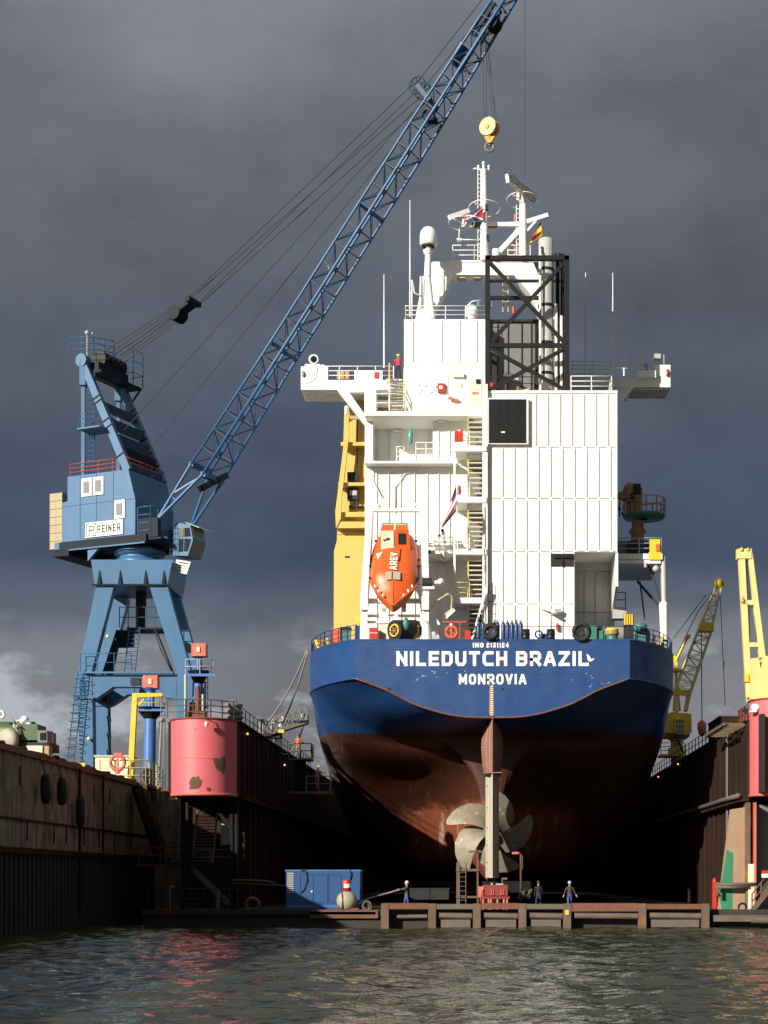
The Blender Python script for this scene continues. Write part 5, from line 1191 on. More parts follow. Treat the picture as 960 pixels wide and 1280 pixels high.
def make_wings():
    Y0, Y1 = 121.5, 124.5
    yu = 119.6
    # left wing
    w = MB(); w.pb(376, 475, 500, 487, Y0, Y0 + .12); w.pb(376, 458, 410, 475.2, Y0, Y0 + .1); w.box(X_(376, Y0), X_(376, Y0) + .1, Y0 + .12, Y1, Z_(487, Y0), Z_(458, Y0)); w.pb(443, 463, 478, 475.2, Y0 + .01, Y0 + .1)
    w.box(X_(376, Y0) + .1, X_(505, Y0), Y0 + .12, Y1, Z_(487, Y0), Z_(485, Y0)); lw = w.build('bridge_wing', 'white', ship)
    u_ = MB()
    for k in range(5): u_.box(X_(377, Y0) + .1, X_(434, Y0), Y0 + .3 + k * .55, Y0 + .38 + k * .55, Z_(487, Y0) - .12, Z_(487, Y0) - .001)
    u_.build('wing_underside', 'white_rib', lw)
    bx = MB(); bx.pb(458, 486, 470, 516, Y0 - .6, Y0 + 1.5); bx.pb(456, 500, 507, 507, Y0 + 1.5, Y0 + 2); bx.build('wing_post', 'white', lw)
    MB().pp([(421, 487), (434, 487), (460, 524), (460, 532), (455, 530)], Y0 - .3, Y0 + .3).pp([(434, 487), (458, 487), (458, 490), (437, 490.5)], Y0 - .28, Y0 + .28).pp([(455.5, 490), (459.5, 490), (459.5, 523), (455.5, 516)], Y0 - .27, Y0 + .27).build('wing_brace', 'white', lw)
    MB().box(X_(434, Y0), X_(505, Y0), Y0 + 2.5, Y0 + 2.7, Z_(512, Y0), Z_(488, Y0)).build('wing_bulkhead', 'cardboard', lw)
    MB().rail([P(402, 475, Y0 + .1), P(492, 475, Y0 + .1)], 1.05, 3, .035, 1.5).build('railing', 'white_clean', lw)
    MB().pb(421, 464, 436, 473.5, Y0 + .5, Y0 + 1.0).build('chart_box', 'cardboard', lw)
    MB().pb(468, 465, 473.5, 473, Y0 - .05, Y0 + .02).build('fire_hose_box', 'red', lw); MB().pb(485, 468, 487, 473, Y0 - .05, Y0 + .02).build('fire_hose_box', 'red', lw)
    s = MB(); s.cyl(P(392, 458, Y0 + .5), P(392, 453, Y0 + .5), .12); s.cyl(P(392, 449, Y0 + .2), P(392, 449, Y0 + .8), .36, None, 16); s.ring(P(392, 449, Y0 + .18), (0, 1, 0), .34, .05, 18, 6); s.pb(381, 455, 400, 459, Y0 + .2, Y0 + .8); s.cyl(P(404, 474, Y0 + .3), P(404, 457, Y0 + .3), .22); sl = s.build('search_light', 'white_clean', lw)
    MB().cyl(P(392.2, 449, Y0 + .15), P(392.2, 449, Y0 + .22), .24, None, 14).build('search_glass', 'glass_dark', sl)
    MB().tube([P(379, 465, Y0 - .03), P(380, 468, Y0 - .06), P(379, 471, Y0 - .03)], .12).build('wing_light', 'salmon', lw)
    MB().tube([P(381, 479, Y0 - .03), P(391, 476, Y0 - .03), P(395, 471, Y0 - .03), P(397, 459, Y0 - .03)], .03, 4).build('edge_moulding', 'white_rib', lw)
    # stair from the gallery up to the wing
    st = MB(); a, b = P(496, 512, Y0 - 2.4), P(496, 476, Y0 - .4)
    for k in range(11): q = a.lerp(b, k / 10); st.box(q.x - .45, q.x + .45, q.y - .14, q.y + .14, q.z - .03, q.z + .03)
    for s_ in (-1, 1): st.beam(a + Vector((s_ * .5, 0, 0)), b + Vector((s_ * .5, 0, 0)), .06, .2)
    st.build('wing_stair', 'grey_pale', lw)
    MB().rail([a + Vector((-.55, -.1, 0)), b + Vector((-.55, -.1, .3))], 1.0, 2, .05, 1.2).build('railing', 'yellow_rail', lw); MB().rail([a + Vector((.55, -.1, 0)), b + Vector((.55, -.1, .3))], 1.0, 2, .05, 1.2).build('railing', 'yellow_rail', lw)
    MB().pb(483, 473.5, 506, 475.5, Y0 - .9, Y0 + .3).build('stair_head', 'white_clean', lw)
    # right wing, further forward, shaded by the plate added beside the funnel cage
    Y0, Y1 = 125.5, 128.5
    w = MB(); w.pb(715, 472, 838, 484, Y0, Y0 + .12); w.pb(818, 456, 838, 472.2, Y0, Y0 + .1); w.box(X_(838, Y0) - .1, X_(838, Y0), Y0 + .12, Y1, Z_(484, Y0), Z_(456, Y0)); w.pb(715, 466, 760, 472.2, Y0 + .02, Y0 + .1)
    w.box(X_(700, Y0), X_(838, Y0) - .1, Y0 + .12, Y1, Z_(484, Y0), Z_(482, Y0)); w.pb(766, 472, 786, 500, Y0 + .1, Y0 + .4); rw = w.build('bridge_wing', 'white', ship)
    u_ = MB()
    for k in range(5): u_.box(X_(783, Y0), X_(837, Y0) - .1, Y0 + .3 + k * .55, Y0 + .38 + k * .55, Z_(484, Y0) - .12, Z_(484, Y0) - .001)
    u_.build('wing_underside', 'white_rib', rw)
    MB().pp([(792, 484), (780, 484), (768, 500), (768, 512), (771, 512)], Y0 - .3, Y0 + .3).build('wing_brace', 'white', rw)
    MB().rail([P(715, 466, Y0 + .1), P(822, 466, Y0 + .1)], .9, 3, .03, 1.5).build('railing', 'white_clean', rw)
    MB().pb(797, 463, 820, 472, Y0 - .54, Y0 - .50).build('lifebelt_locker', 'white_clean', rw)
    MB().tube([P(834, 462, Y0 - .1), P(835, 466, Y0 - .1), P(834, 470, Y0 - .1)], .12).build('wing_light', 'red', rw)
    MB().cyl(P(822, 456, Y0 + .4), P(822, 449, Y0 + .4), .1).pb(818, 442, 826, 448, Y0 + .2, Y0 + .7).cyl(P(808, 464, Y0 + .3), P(808, 455, Y0 + .3), .14).ball(P(807, 456, Y0 + .3), .24, 12, 0, (1, 1, .5)).build('search_light', 'grey_pale', rw)
    MB().cyl(P(830, 456, Y0 + .4), P(830, 443, Y0 + .4), .04).cyl(P(788, 466, Y0 + .4), P(788, 442, Y0 + .4), .02).build('staff', 'grey_pale', rw)
    MB().rail([P(714, 489, YB + .2), P(765, 489, YB + .2)], 1.1, 3, .035, 1.5).build('railing', 'white_clean', ship); MB().rail([P(765, 489, YB + .2), P(765, 489, YB + .2) + Vector((0, 5, 0))], 1.1, 3, .035, 1.5).build('railing', 'white_clean', ship)
make_wings()

def make_stairs():
    # external stair tower between the two blocks
    yf = YB - .2
    plats = [(512, 1), (566, 0), (624, 0), (688, 0), (748, 0)]
    for v, kind in [(558, 0), (622, 0), (687, 0), (748, 0)]:
        MB().pb(568, v - 1, 608, v + 6.0, yf - .3, YW).build('stair_platform', 'white', ship)
        MB().rail([P(569, v - 1, yf - .2), P(587, v - 1, yf - .2)], 1.1, 3, .03, 1).build('railing', 'white_clean' if v != 748 else 'yellow_rail', ship)
    lev = [513, 557, 621, 686, 747, 800]
    for v0, v1 in zip(lev, lev[1:]):
        a, b = P(594.5, v1 - 1, yf + 1.7), P(594.5, v0 + 6, yf + .3)
        st = MB(); n = max(6, int((v1 - v0) / 6.5))
        for k in range(n): q = a.lerp(b, (k + .5) / n); st.box(q.x - .5, q.x + .5, q.y - .15, q.y + .15, q.z - .03, q.z + .03)
        st.build('stair_treads', 'cream', ship)
        sr = MB()
        for s in (-1, 1): sr.beam(a + Vector((s * .54, 0, 0)), b + Vector((s * .54, 0, 0)), .10, .24); sr.rail([a + Vector((s * .56, -.1, 0)), b + Vector((s * .56, -.1, 0))], .95, 2, .035, 1.1)
        sr.build('stair_rails', 'yellow_rail', ship)
    sh = MB(); sh.box(X_(584.5, YW), X_(606, YW), YW - .03, YW + .01, 18.3, Z_(520, YW)); sh.build('stair_shade', 'grey_steel', ship)  # dark sheet painting in the shade behind the stair treads
    p = MB(); p.pb(603, 480, 609.5, 806, yf - .2, yf + .4); p.pb(566.8, 560, 569.4, 690, yf - .15, yf + .05); p.pb(566.8, 690, 569.4, 752, yf - .15, yf + .05); p.build('stair_column', 'white', ship)
    MB().rail([P(606, 806, yf - .3), P(606, 700, yf - .3)], .5, 1, .03, .9).build('rail_bracket', 'white_clean', ship)
    MB().ladder(P(612.5, 800, yf - .1), P(612.5, 728, yf - .1), .35, .6, .03).build('ladder', 'dark_steel', ship)
    MB().beam(P(608, 735, yf - .5), P(588, 806, yf - .5), .14, .14).build('brace', 'white_clean', ship)
    MB().beam(P(531, 750, 113), P(549, 781, 113), .16, .16).beam(P(552, 776, 113.5), P(568, 762, 113.5), .2, .25).build('davit_brace', 'white_clean', ship)
    MB().tube([P(530, 790, 113), P(532, 770, 113), P(545, 752, 113), P(560, 742, 113), P(565, 746, 113), P(564, 762, 113), P(556, 768, 113)], .06).build('hose', 'yellow_pale', ship)
    MB().cyl(P(528, 729, 112.5), P(540, 729, 112.5), .38, None, 14).build('winch_drum', 'rubber', ship)
    MB().cyl(P(540, 729, 112.5), P(552, 727.5, 112.5), .16).ball(P(551, 727, 112.5), .24).pb(528, 733, 543, 736, 112.2, 112.9).build('winch_motor', 'white_clean', ship)
    # rescue boat gear on the side gallery
    m = MB(); m.cyl(P(532, 690, YW - 1.6), P(532, 662, YW - 1.6), .12); m.tube([P(531, 682, YW - 1.5), P(545, 676, YW - 1.5), P(558, 678, YW - 1.5)], .12); m.ball(P(556, 695, YW - 1.7), .38); m.pb(534, 684, 544, 691, YW - 1.7, YW - 1.2); m.rail([P(530, 692, YW - 1.7), P(566, 692, YW - 1.7)], 1.2, 3, .03, .8); m.pb(552, 664, 556, 676, YW - 1.6, YW - 1.4); m.build('boat_gear', 'white_rib', ship)
    MB().ball(P(536, 690, YW - 1.75), .16).ball(P(549, 670, YW - 1.6), .13).ball(P(553, 663, YW - 1.6), .12).build('fitting', 'dark_steel', ship)
    MB().lathe([(.05, 0), (.17, .15), (.19, .8), (.1, 1.1), (.03, 1.4)], P(513, 556, YW - .9), (0, 0, 1), 10).build('pilot_lamp', 'glass_teal', ship)
make_stairs()

def make_cage():
    Y0, Y1 = 116.6, 121.0
    c = MB(); t = .36
    def pt(u, v, Y): return P(u, v, Y0) + Vector((0, Y - Y0, 0))
    for Y in (Y0, Y1):
        t = .36 if Y == Y0 else .2
        for u in (609.5, 708.5): c.beam(pt(u, 490, Y), pt(u, 320.5, Y), t, t, (0, 1, 0))
        c.beam(pt(607, 323, Y), pt(711, 323, Y), t, t * .9)
        if Y == Y0: c.beam(pt(611, 432, Y), pt(707, 432, Y), .30, .28)
        if Y == Y0:
            c.beam(pt(611, 327, Y), pt(707, 430, Y), .28, .24); c.beam(pt(707, 327, Y + .03), pt(611, 430, Y + .03), .28, .24)
            c.beam(pt(611, 435, Y), pt(707, 488, Y), .28, .24); c.beam(pt(707, 435, Y + .03), pt(611, 488, Y + .03), .28, .24)
    for u in (609.5, 708.5):
        for v in (323, 432): c.beam(pt(u, v, Y0), pt(u, v, Y1), .2, .2)
    c.beam(pt(611, 345, Y1), pt(676, 345, Y1), .22, .25)
    c.build('funnel_cage', 'black_steel', ship)
    MB().pb(611, 400, 700, 489, Y1 + .3, Y1 + 1.5).build('funnel_casing', 'grey_steel', ship)
    MB().box(6.42, 6.50, 117.2, 126.5, Z_(488, 117.2), Z_(326, 117.2)).build('shade_plate', 'dark_steel', ship)  # dark plate added to cast shade on the right bridge wing
    r = MB()
    for u in (622, 635, 652, 664): x = X_(u, Y1 + .3); r.box(x - .03, x + .03, Y1 + .2, Y1 + .32, Z_(488, Y1 + .3), Z_(401, Y1 + .3))
    r.pb(611, 399, 676, 402, Y1 + .1, Y1 + .35); r.build('casing_rib', 'dark_steel', ship)
    e = MB(); e.lathe([(.55, 0), (.55, 11.2), (.50, 11.25), (.47, 11.2), (.47, 10.8)], P(682.5, 489, 118.6), (0, 0, 1), 20); e.build('exhaust_pipe', 'exhaust', ship)
    e = MB(); e.cyl(P(675.6, 489, 117.8), P(675.6, 312, 117.8), .10); e.cyl(P(695.5, 489, 118.3), P(695.5, 380, 118.3), .12); e.cyl(P(702, 489, 118.3), P(702, 395, 118.3), .12); e.build('exhaust_pipe', 'white_rib', ship)
    e = MB()
    for u, v in ((697, 322), (703, 318), (689, 340)): e.cyl(P(u, 489, 119.4), P(u, v, 119.4), .15)
    e.cyl(P(700, 320, 119.4), P(696, 318, 118.6), .18); e.build('exhaust_pipe', 'dark_steel', ship)
    MB().pb(676, 308, 679, 316, 118.0, 118.04).build('exhaust_slot', 'rubber', ship)
    for v in (340, 385, 432, 470): MB().lathe([(.57, 0), (.60, .02), (.60, .2), (.57, .22)], P(682.5, v, 118.6), (0, 0, 1), 18).build('pipe_clamp', 'dark_steel', ship)
    MB().pb(668, 462, 676, 488, 119, 119.5).pb(615, 446, 621, 486, 119.5, 120).build('cabinet', 'rubber', ship)
    MB().rail([P(613, 488, 118), P(668, 488, 118)], 1.0, 2, .03, 1.2).build('railing', 'dark_steel', ship)
    MB().pb(611, 478, 616, 486, 117.6, 117.9).cyl(P(642, 392, 121), P(642, 384, 121), .12).build('fire_extinguisher', 'red', ship)
    MB().pb(650, 486, 661, 490, 117.5, 118).build('pipe_flange', 'yellow_pale', ship)
    MB().pb(629, 467, 640, 469, 120.9, 121.2).pb(640, 473, 648, 474, 120.9, 121.2).build('strip_lamp', 'white_clean', ship)
    MB().ladder(P(632, 390, 121.6), P(632, 345, 121.6), .4, .35, .035).build('ladder', 'yellow_rail', ship)
make_cage()

def make_masts():
    Y = 124.0
    g = MB()
    g.pp([(519, 399), (524, 372), (538, 330), (568, 343), (555, 366), (541.5, 389), (541, 399)], Y, Y + 1.3)
    g.pp([(538, 329.9), (541, 327), (666, 327), (674, 346), (643, 344), (568, 343.2)], Y + .01, Y + 1.29)
    g.pp([(643, 344.2), (674, 346.2), (682, 372), (696, 399), (676, 399), (662.5, 367)], Y, Y + 1.3)
    gm = g.build('mast_portal', 'white', ship)
    MB().pb(572, 343.5, 582, 347.5, Y + .2, Y + .9).pb(592, 343.5, 601, 347.5, Y + .2, Y + .9).build('portal_opening', 'cardboard', gm)
    MB().pb(560, 325.2, 688, 327.2, Y - .06, Y + 2.2).build('mast_platform', 'white', gm)
    MB().rail([P(566, 325, Y), P(593, 325, Y), P(607, 325, Y)], 1.15, 3, .035, 1.4).build('railing', 'white_clean', gm); MB().rail([P(635, 325, Y), P(663, 325, Y)], 1.15, 3, .035, 1.2).build('railing', 'white_clean', gm)
    # main pole
    m = MB(); m.cyl(P(605.5, 326, Y), P(604.5, 212, Y), .34, .24, 12); m.cyl(P(604.5, 212, Y), P(604.5, 206, Y), .1); m.ball(P(604.5, 204, Y), .15)
    for u in (598, 611): m.cyl(P(u, 213, Y), P(u, 208.5, Y), .07); m.ball(P(u, 208, Y), .11)
    m.tube([P(592, 212, Y), P(593.5, 210.5, Y), P(604, 213, Y), P(611.5, 212, Y)], .07); mm = m.build('mast_pole', 'white_clean', ship)
    MB().ladder(P(599.8, 326, Y), P(599.8, 213, Y), .30, .33, .035).build('ladder', 'white_clean', mm)
    def hoop(u, v, R, Yc, arc=(0, 2 * pi)):
        MB().ring(P(u, v, Yc), (0.0, .14, 1), R, .036, 30, 6, 0, arc).tube([P(u, v, Yc), P(u, v, Yc) - Vector((R * .6, R * .8, 0))], .04).build('guard_hoop', 'white_clean', ship)
    hoop(605.5, 260.5, 1.22, Y); hoop(577, 279, 1.0, Y - .6); hoop(653, 250.5, 1.22, Y)
    MB().cyl(P(579, 281, Y - .4), P(580, 274, Y - .6), .12).beam(P(561, 272, Y - .9), P(586, 263.5, Y - .2), .26, .34).build('radar_scanner', 'white_clean', ship)
    MB().tube([P(574.5, 285, Y - .3), P(573.5, 299, Y - .3)], .05).pb(571, 297.5, 577, 300, Y - .5, Y - .1).tube([P(574, 299.5, Y - .3), P(600, 300, Y - .2)], .05).build('lamp_bracket', 'white_clean', ship)
    MB().pb(606.5, 255, 610.5, 262, Y - .3, Y).pb(608, 293, 612, 300, Y - .3, Y).build('mast_lamp', 'dark_steel', ship)
    MB().beam(P(576, 281.5, Y), P(590, 281.5, Y), .34, .34).build('cross_tree', 'white_clean', ship); MB().beam(P(622, 281, Y), P(650, 280.5, Y), .30, .30).build('cross_tree', 'white_clean', ship)
    MB().beam(P(590, 281.5, Y + .01), P(622, 281, Y + .01), .33, .33).build('cross_tree', 'pipe_grey', ship)
    m = MB(); m.cyl(P(654, 326, Y), P(653.8, 251, Y), .33, .28, 12); m.beam(P(624, 315, Y), P(650, 287, Y), .36, .36); m.cyl(P(620, 326, Y), P(620, 312, Y), .3, None, 10); m.beam(P(656, 278, Y), P(685, 269, Y), .26, .3); m.beam(P(659, 288.5, Y), P(671, 275, Y), .16, .16); m2 = m.build('mast_pole', 'white_clean', ship)
    MB().ladder(P(648, 326, Y), P(648, 256, Y), .3, .33, .035).build('ladder', 'white_clean', m2)
    MB().cyl(P(643.5, 325, Y + .2), P(643.5, 268, Y + .2), .07).build('flag_halyard', 'salmon', m2)
    MB().cyl(P(655, 251, Y), P(655, 243, Y), .2).pb(645.5, 239, 649, 250, Y - .1, Y + .2).build('radar_motor', 'white_rib', ship)
    MB().beam(P(636, 223.5, Y - 2.2), P(668, 248, Y + 1.2), .42, .55).build('radar_scanner', 'cream', ship)
    MB().beam(P(634, 223, Y - 2.45), P(644, 224.5, Y - 1.6), .3, .6).build('radar_end', 'white_clean', ship)
    # satellite dome
    d = MB(); d.lathe([(0, 0), (.6, .0), (.67, .1), (.67, .78), (.6, 1.08), (.42, 1.32), (.2, 1.43), (0, 1.45)], P(535.5, 307.5, 122), (0, 0, 1), 24); d.build('satellite_dome', 'white_clean', ship)
    MB().lathe([(.36, 0), (.5, .02), (.45, .12), (0, .12)], P(535.5, 309.5, 122), (0, 0, 1), 20).build('dome_base', 'dark_steel', ship)
    p = MB(); p.cyl(P(535.5, 309, 122), P(534.5, 346, 122), .22, .28, 10); p.cyl(P(535, 313, 122), P(535, 318, 122), .4, .3, 10); p.cyl(P(528, 346, 122.2), P(527, 385, 122.2), .2); p.cyl(P(534.5, 346, 122), P(541, 398, 122), .25, .2); p.tube([P(526, 370, 122), P(518, 366, 122), P(515, 350, 122), P(515, 398, 122)], .06); p.build('dome_pedestal', 'white_clean', ship)
    for u, v0, v1, yy in ((512.5, 250, 396, 121), (480, 343, 460, 121.6), (732, 341, 470, 121.8), (766, 341, 470, 121.6)):
        a, b = P(u, v1, yy), P(u, v0, yy)
        MB().cyl(a.lerp(b, .0), a.lerp(b, .45), .06, .05, 6).cyl(a.lerp(b, .45), b, .05, .03, 6).build('whip_antenna', 'white_clean', ship)
    MB().tube([P(766, 460, 121.6), P(784, 461, 121.6)], .08).cyl(P(780, 461, 121.6), P(780, 470, 121.6), .06).build('antenna_arm', 'white_clean', ship)
make_masts()

def make_platform():
    Y0, Y1 = 118.5, 125.5
    p = MB(); p.box(X_(770, YB) + .2, X_(828, Y0), Y0, Y1, Z_(699, Y0), Z_(692, Y0)); pf = p.build('side_platform', 'white', ship)
    s = MB(); s.box(X_(770, YB) + .25, X_(826, Y0), Y0 + .1, Y1 - .1, Z_(704, Y0), Z_(699, Y0) - .01)
    s.prism([P(772, 704, Y0 + 3), P(815, 704, Y0 + 3), P(772, 716, Y0 + 3)], (0, .3, 0)); s.build('platform_underside', 'white', ship)
    MB().rail([P(771, 692, Y0 + .1), P(827, 692, Y0 + .1), P(827, 692, Y0 + .1) + Vector((0, 6.5, 0))], 1.15, 3, .04, 1.4).build('railing', 'grey_pale', pf)
    MB().pb(812, 674, 825, 692, Y0 - .02, Y0 + .04).pb(811, 690, 826, 699.5, Y0 - .03, Y0 + .01).build('gate', 'yellow', pf)
    for u0, u1, m in ((773, 783, 'winch_green'), (784, 797, 'dark_steel'), (799, 810, 'bottle_blue')):
        MB().pb(u0, 676, u1, 692, Y0 + 1, Y0 + 2.2).build('locker', m, pf)
    MB().pb(820, 680, 824.5, 689, Y0 - .1, Y0 + .1).build('lifebuoy_bag', 'orange_safety', pf)
    a = P(829, 806, 117.0); b = P(829, 700, 118.9)
    MB().cyl(P(831, 806, Y0 + .4), P(829, 696, Y0 + .4), .22, None, 10).build('support_post', 'grey_pale', ship)
    MB().cyl(P(830.5, 800, Y0 + .2), P(829.5, 757, Y0 + .2), .30, .34, 12).ball(P(829.5, 757, Y0 + .2), .36).build('ram_cylinder', 'white_clean', ship)
    MB().cyl(P(797, 727, Y0 + 2), P(828, 762, Y0 + .4), .1).cyl(P(810, 705, Y0 + 1), P(828, 755, Y0 + .3), .06).cyl(P(800, 727, Y0 + 1), P(806, 775, Y0 + 1), .06).build('stay', 'dark_steel', ship)
    MB().ball(P(820, 711, Y0 + .2), .26).pb(805, 703, 808, 709, Y0, Y0 + .2).build('flood_lamp', 'grey_pale', ship)
    MB().rail([P(769, 759, YB + 3), P(782, 759, YB + 3)], 1.1, 2, .04, 1.0).build('railing', 'grey_steel', ship)
    MB().pb(766, 759, 783, 773, YB + 3, YB + 4).build('pipe_trunk', 'grey_pale', ship)
make_platform()
# ------------------------------------------------------------------ lifeboat on its slip
def make_lifeboat():
    tip = P(491, 757.5, 110.6)
    pit = radians(50); f = Vector((0, -cos(pit), -sin(pit))); n = Vector((0, -sin(pit), cos(pit))); s = Vector((1, 0, 0))
    Lb = 7.3; o = tip - f * Lb
    t = thing('lifeboat', 'orange enclosed lifeboat hanging bow down on white slip at the stern', 'lifeboat', tip)
    def B(a, x, h): return o + f * a + s * x + n * h
    fr = [0, .04, .12, .3, .5, .64, .76, .86, .94, 1.0]
    wd = [1.0, 1.3, 1.5, 1.64, 1.68, 1.64, 1.36, .84, .38, .02]; tp = [.7, .95, 1.05, 1.05, 1.0, .92, .62, .32, .16, .08]; bt = [-.6, -.9, -1.05, -1.15, -1.15, -1.12, -1.08, -1.0, -.85, -.55]
    def hull(u, v):
        w, a, b = (pchip(fr, q, u) for q in (wd, tp, bt)); th = 2 * pi * v; cx, sx = cos(th), sin(th)
        e = .72 if sx > 0 or u < .6 else .72 - .35 * min(1, (u - .6) / .2)
        x = w * math.copysign(abs(cx) ** e, cx); kk = max(0, min(1, (u - .62) / .2)); h = a * ((1 - kk) * abs(sx) ** .9 + kk * (1 - abs(cx) ** .9)) if sx > 0 else b * abs(sx) ** 1.35
        return B(u * Lb, x, h)
    m = MB(); nu, nv = 40, 36
    m.grid(lambda i, j: hull(i, j), nu, nv, 0, True)
    m.build('hull', 'orange', t)
    b = MB()
    for sg in (-1, 1):
        b.tube([B(u * Lb, sg * (pchip(fr, wd, u) + .02), .05) for u in [i / 30 for i in range(31)]], .055, 6)
    b.build('fender_strip', 'orange', t)
    st = MB(); st.beam(B(Lb, 0, -.5), B(Lb + .01, 0, .08), .05, .06, f); st.tube([B(u * Lb, 0, pchip(fr, tp, u) + .01) for u in [.7 + i * .03 for i in range(11)]], .035, 6); st.build('stem', 'orange', t)
    # steering cupola
    c = MB()
    base = [(.10, .95), (2.0, 1.0), (2.0, .9)]
    c.add([B(.12, -.95, .6), B(.12, .95, .6), B(2.45, 1.12, .75), B(2.45, -1.12, .75), B(.35, -.88, 1.75), B(.35, .88, 1.75), B(1.45, 1.0, 1.95), B(1.45, -1.0, 1.95)],
          [(0, 1, 5, 4), (1, 2, 6, 5), (2, 3, 7, 6), (3, 0, 4, 7), (4, 5, 6, 7)])
    cp = c.build('cupola', 'orange', t)
    def face(x0, x1, g0, g1, off):      # on the sloping front of the cupola
        def q(x, g): p = B(2.45, 0, .75).lerp(B(1.45, 0, 1.95), g); return p + s * x + (f * .77 + n * .64) * off
        return [q(x0, g0), q(x1, g0), q(x1, g1), q(x0, g1)]
    w = MB(); w.prism(face(-.98, -.06, .12, .98, .01), (f * .77 + n * .64) * .03); hw = w.build('hatch', 'cream', cp)
    w = MB(); w.prism(face(.26, .80, .38, .86, .01), (f * .77 + n * .64) * .03); w.build('window', 'glass_dark', cp)
    w = MB(); w.prism(face(-.2, .22, -.02, .22, .02), (f * .77 + n * .64) * .1); w.build('hook_plate', 'pipe_grey', cp)
    w = MB(); w.prism(face(-.8, -.62, .52, .60, .045), (0, -.01, 0)).prism(face(-.6, -.35, .55, .66, .045), (0, -.01, 0)); w.build('hatch_mark', 'bottle_blue', hw)
    def top(x0, x1, a0, a1): return [B(a0, x0, 1.76 + (a0 - .35) * .18 + .012), B(a0, x1, 1.76 + (a0 - .35) * .18 + .012), B(a1, x1, 1.76 + (a1 - .35) * .18 + .012), B(a1, x0, 1.76 + (a1 - .35) * .18 + .012)]
    w = MB(); w.prism(top(-.05, .05, .38, 1.43), n * .012); w.prism(top(-.8, -.07, .62, .69), n * .012); w.prism(top(.07, .8, .62, .69), n * .012); w.build('reflective_tape', 'letter_white', cp)
    # forward trunk, letters and tape on the canopy
    w = MB(); w.prism([B(2.4, -.42, .98), B(2.4, .42, .98), B(3.7, .34, .98), B(3.7, -.34, .98)], n * .16); w.build('ridge', 'orange', t)
    def can(a, x, off=.02):
        u = a / Lb; ww, hh = pchip(fr, wd, u), pchip(fr, tp, u); k = min(.99, abs(x) / ww) ** (1 / .72)
        return B(a, x, hh * (1 - k * k) ** .45 + off)
    w = MB()
    def lp(x0, a0):
        return lambda x, z, d: can(a0 - x, x0 + z, .20 if a0 - x < 3.7 else .05) + n * d
    lettering(w, 'AREV', 1.75, .52, .10, lambda x, z, d: can(4.75 - x, .24 - z, .19) + n * d, .3)
    w.build('lettering', 'letter_white', t)
    w = MB()
    for x0, x1 in ((-.55, -.12), (-.02, .48)):
        w.add([can(4.8, x0, .10), can(4.8, x1, .10), can(5.4, x1, .10), can(5.4, x0, .10)], [(0, 1, 2, 3)])
    w.build('placard', 'tank_beige', t)
    w = MB()
    for sg in (-1, 1):
        for a, h in ((5.6, .42), (6.0, .36), (6.4, .3)):
            ww = pchip(fr, wd, a / Lb); q = B(a, sg * ww * .97, h); w.beam(q, q + f * .26, .1, .1)
    w.add([can(2.6, -1.3), can(2.6, -.85), can(3.3, -1.15)], [(0, 1, 2)])
    w.build('reflective_tape', 'letter_white', t)
    for sg in (-1, 1):
        for a in (.5, 2.6, 3.3, 4.6): q = B(a, sg * (pchip(fr, wd, a / Lb) + .05), .25); MB().ball(q, .1, 8).build('grab_loop', 'dark_steel', t)
    # the slip
    t2 = thing('lifeboat_slip', 'white steel slip frame carrying the orange lifeboat on the aft deck', 'lifeboat slip', P(490, 806, 112.5))
    for u0, u1 in ((462, 450.5), (529, 527)):
        MB().taper(P(u0 + 1, 641, 114.5), P(u1 + 5, 756, 112.5), .42, .5, .5, .6).beam(P(u1 + 5, 750, 112.5), P(u1 + 4, 812, 112.5), .5, .5, (0, 1, 0)).build('side_post', 'white', t2)
        MB().pb(u1, 741, u1 + 9, 762, 112.0, 112.4).build('pivot_bracket', 'white_clean', t2)
    MB().pb(459, 635, 524, 639, 114.2, 114.6).pb(470, 629.5, 474, 635, 114.2, 114.6).pb(512, 629.5, 516, 635, 114.2, 114.6).build('top_beam', 'white_rib', t2)
    MB().pb(458, 748, 525, 753.5, 113.2, 113.6).pb(459, 768, 525, 771, 112.9, 113.2).pb(459, 776, 525, 778.5, 112.9, 113.2).build('cross_beam', 'white', t2)
    MB().beam(B(.5, -.7, -1.35), B(Lb * .85, -.7, -1.3), .25, .35).beam(B(.5, .7, -1.35), B(Lb * .85, .7, -1.3), .25, .35).build('slide_rail', 'white', t2)
    MB().ring(P(479, 633, 114.3), (0, 1, 0), .25, .06, 14, 6, 0, (0, 3.6)).ring(P(516, 633, 114.3), (0, 1, 0), .25, .06, 14, 6, 0, (0, 3.6)).tube([P(490, 636, 114.3), P(495, 642, 114.2), P(490, 652, 114.2)], .04).build('hook', 'white_clean', t2)
make_lifeboat()

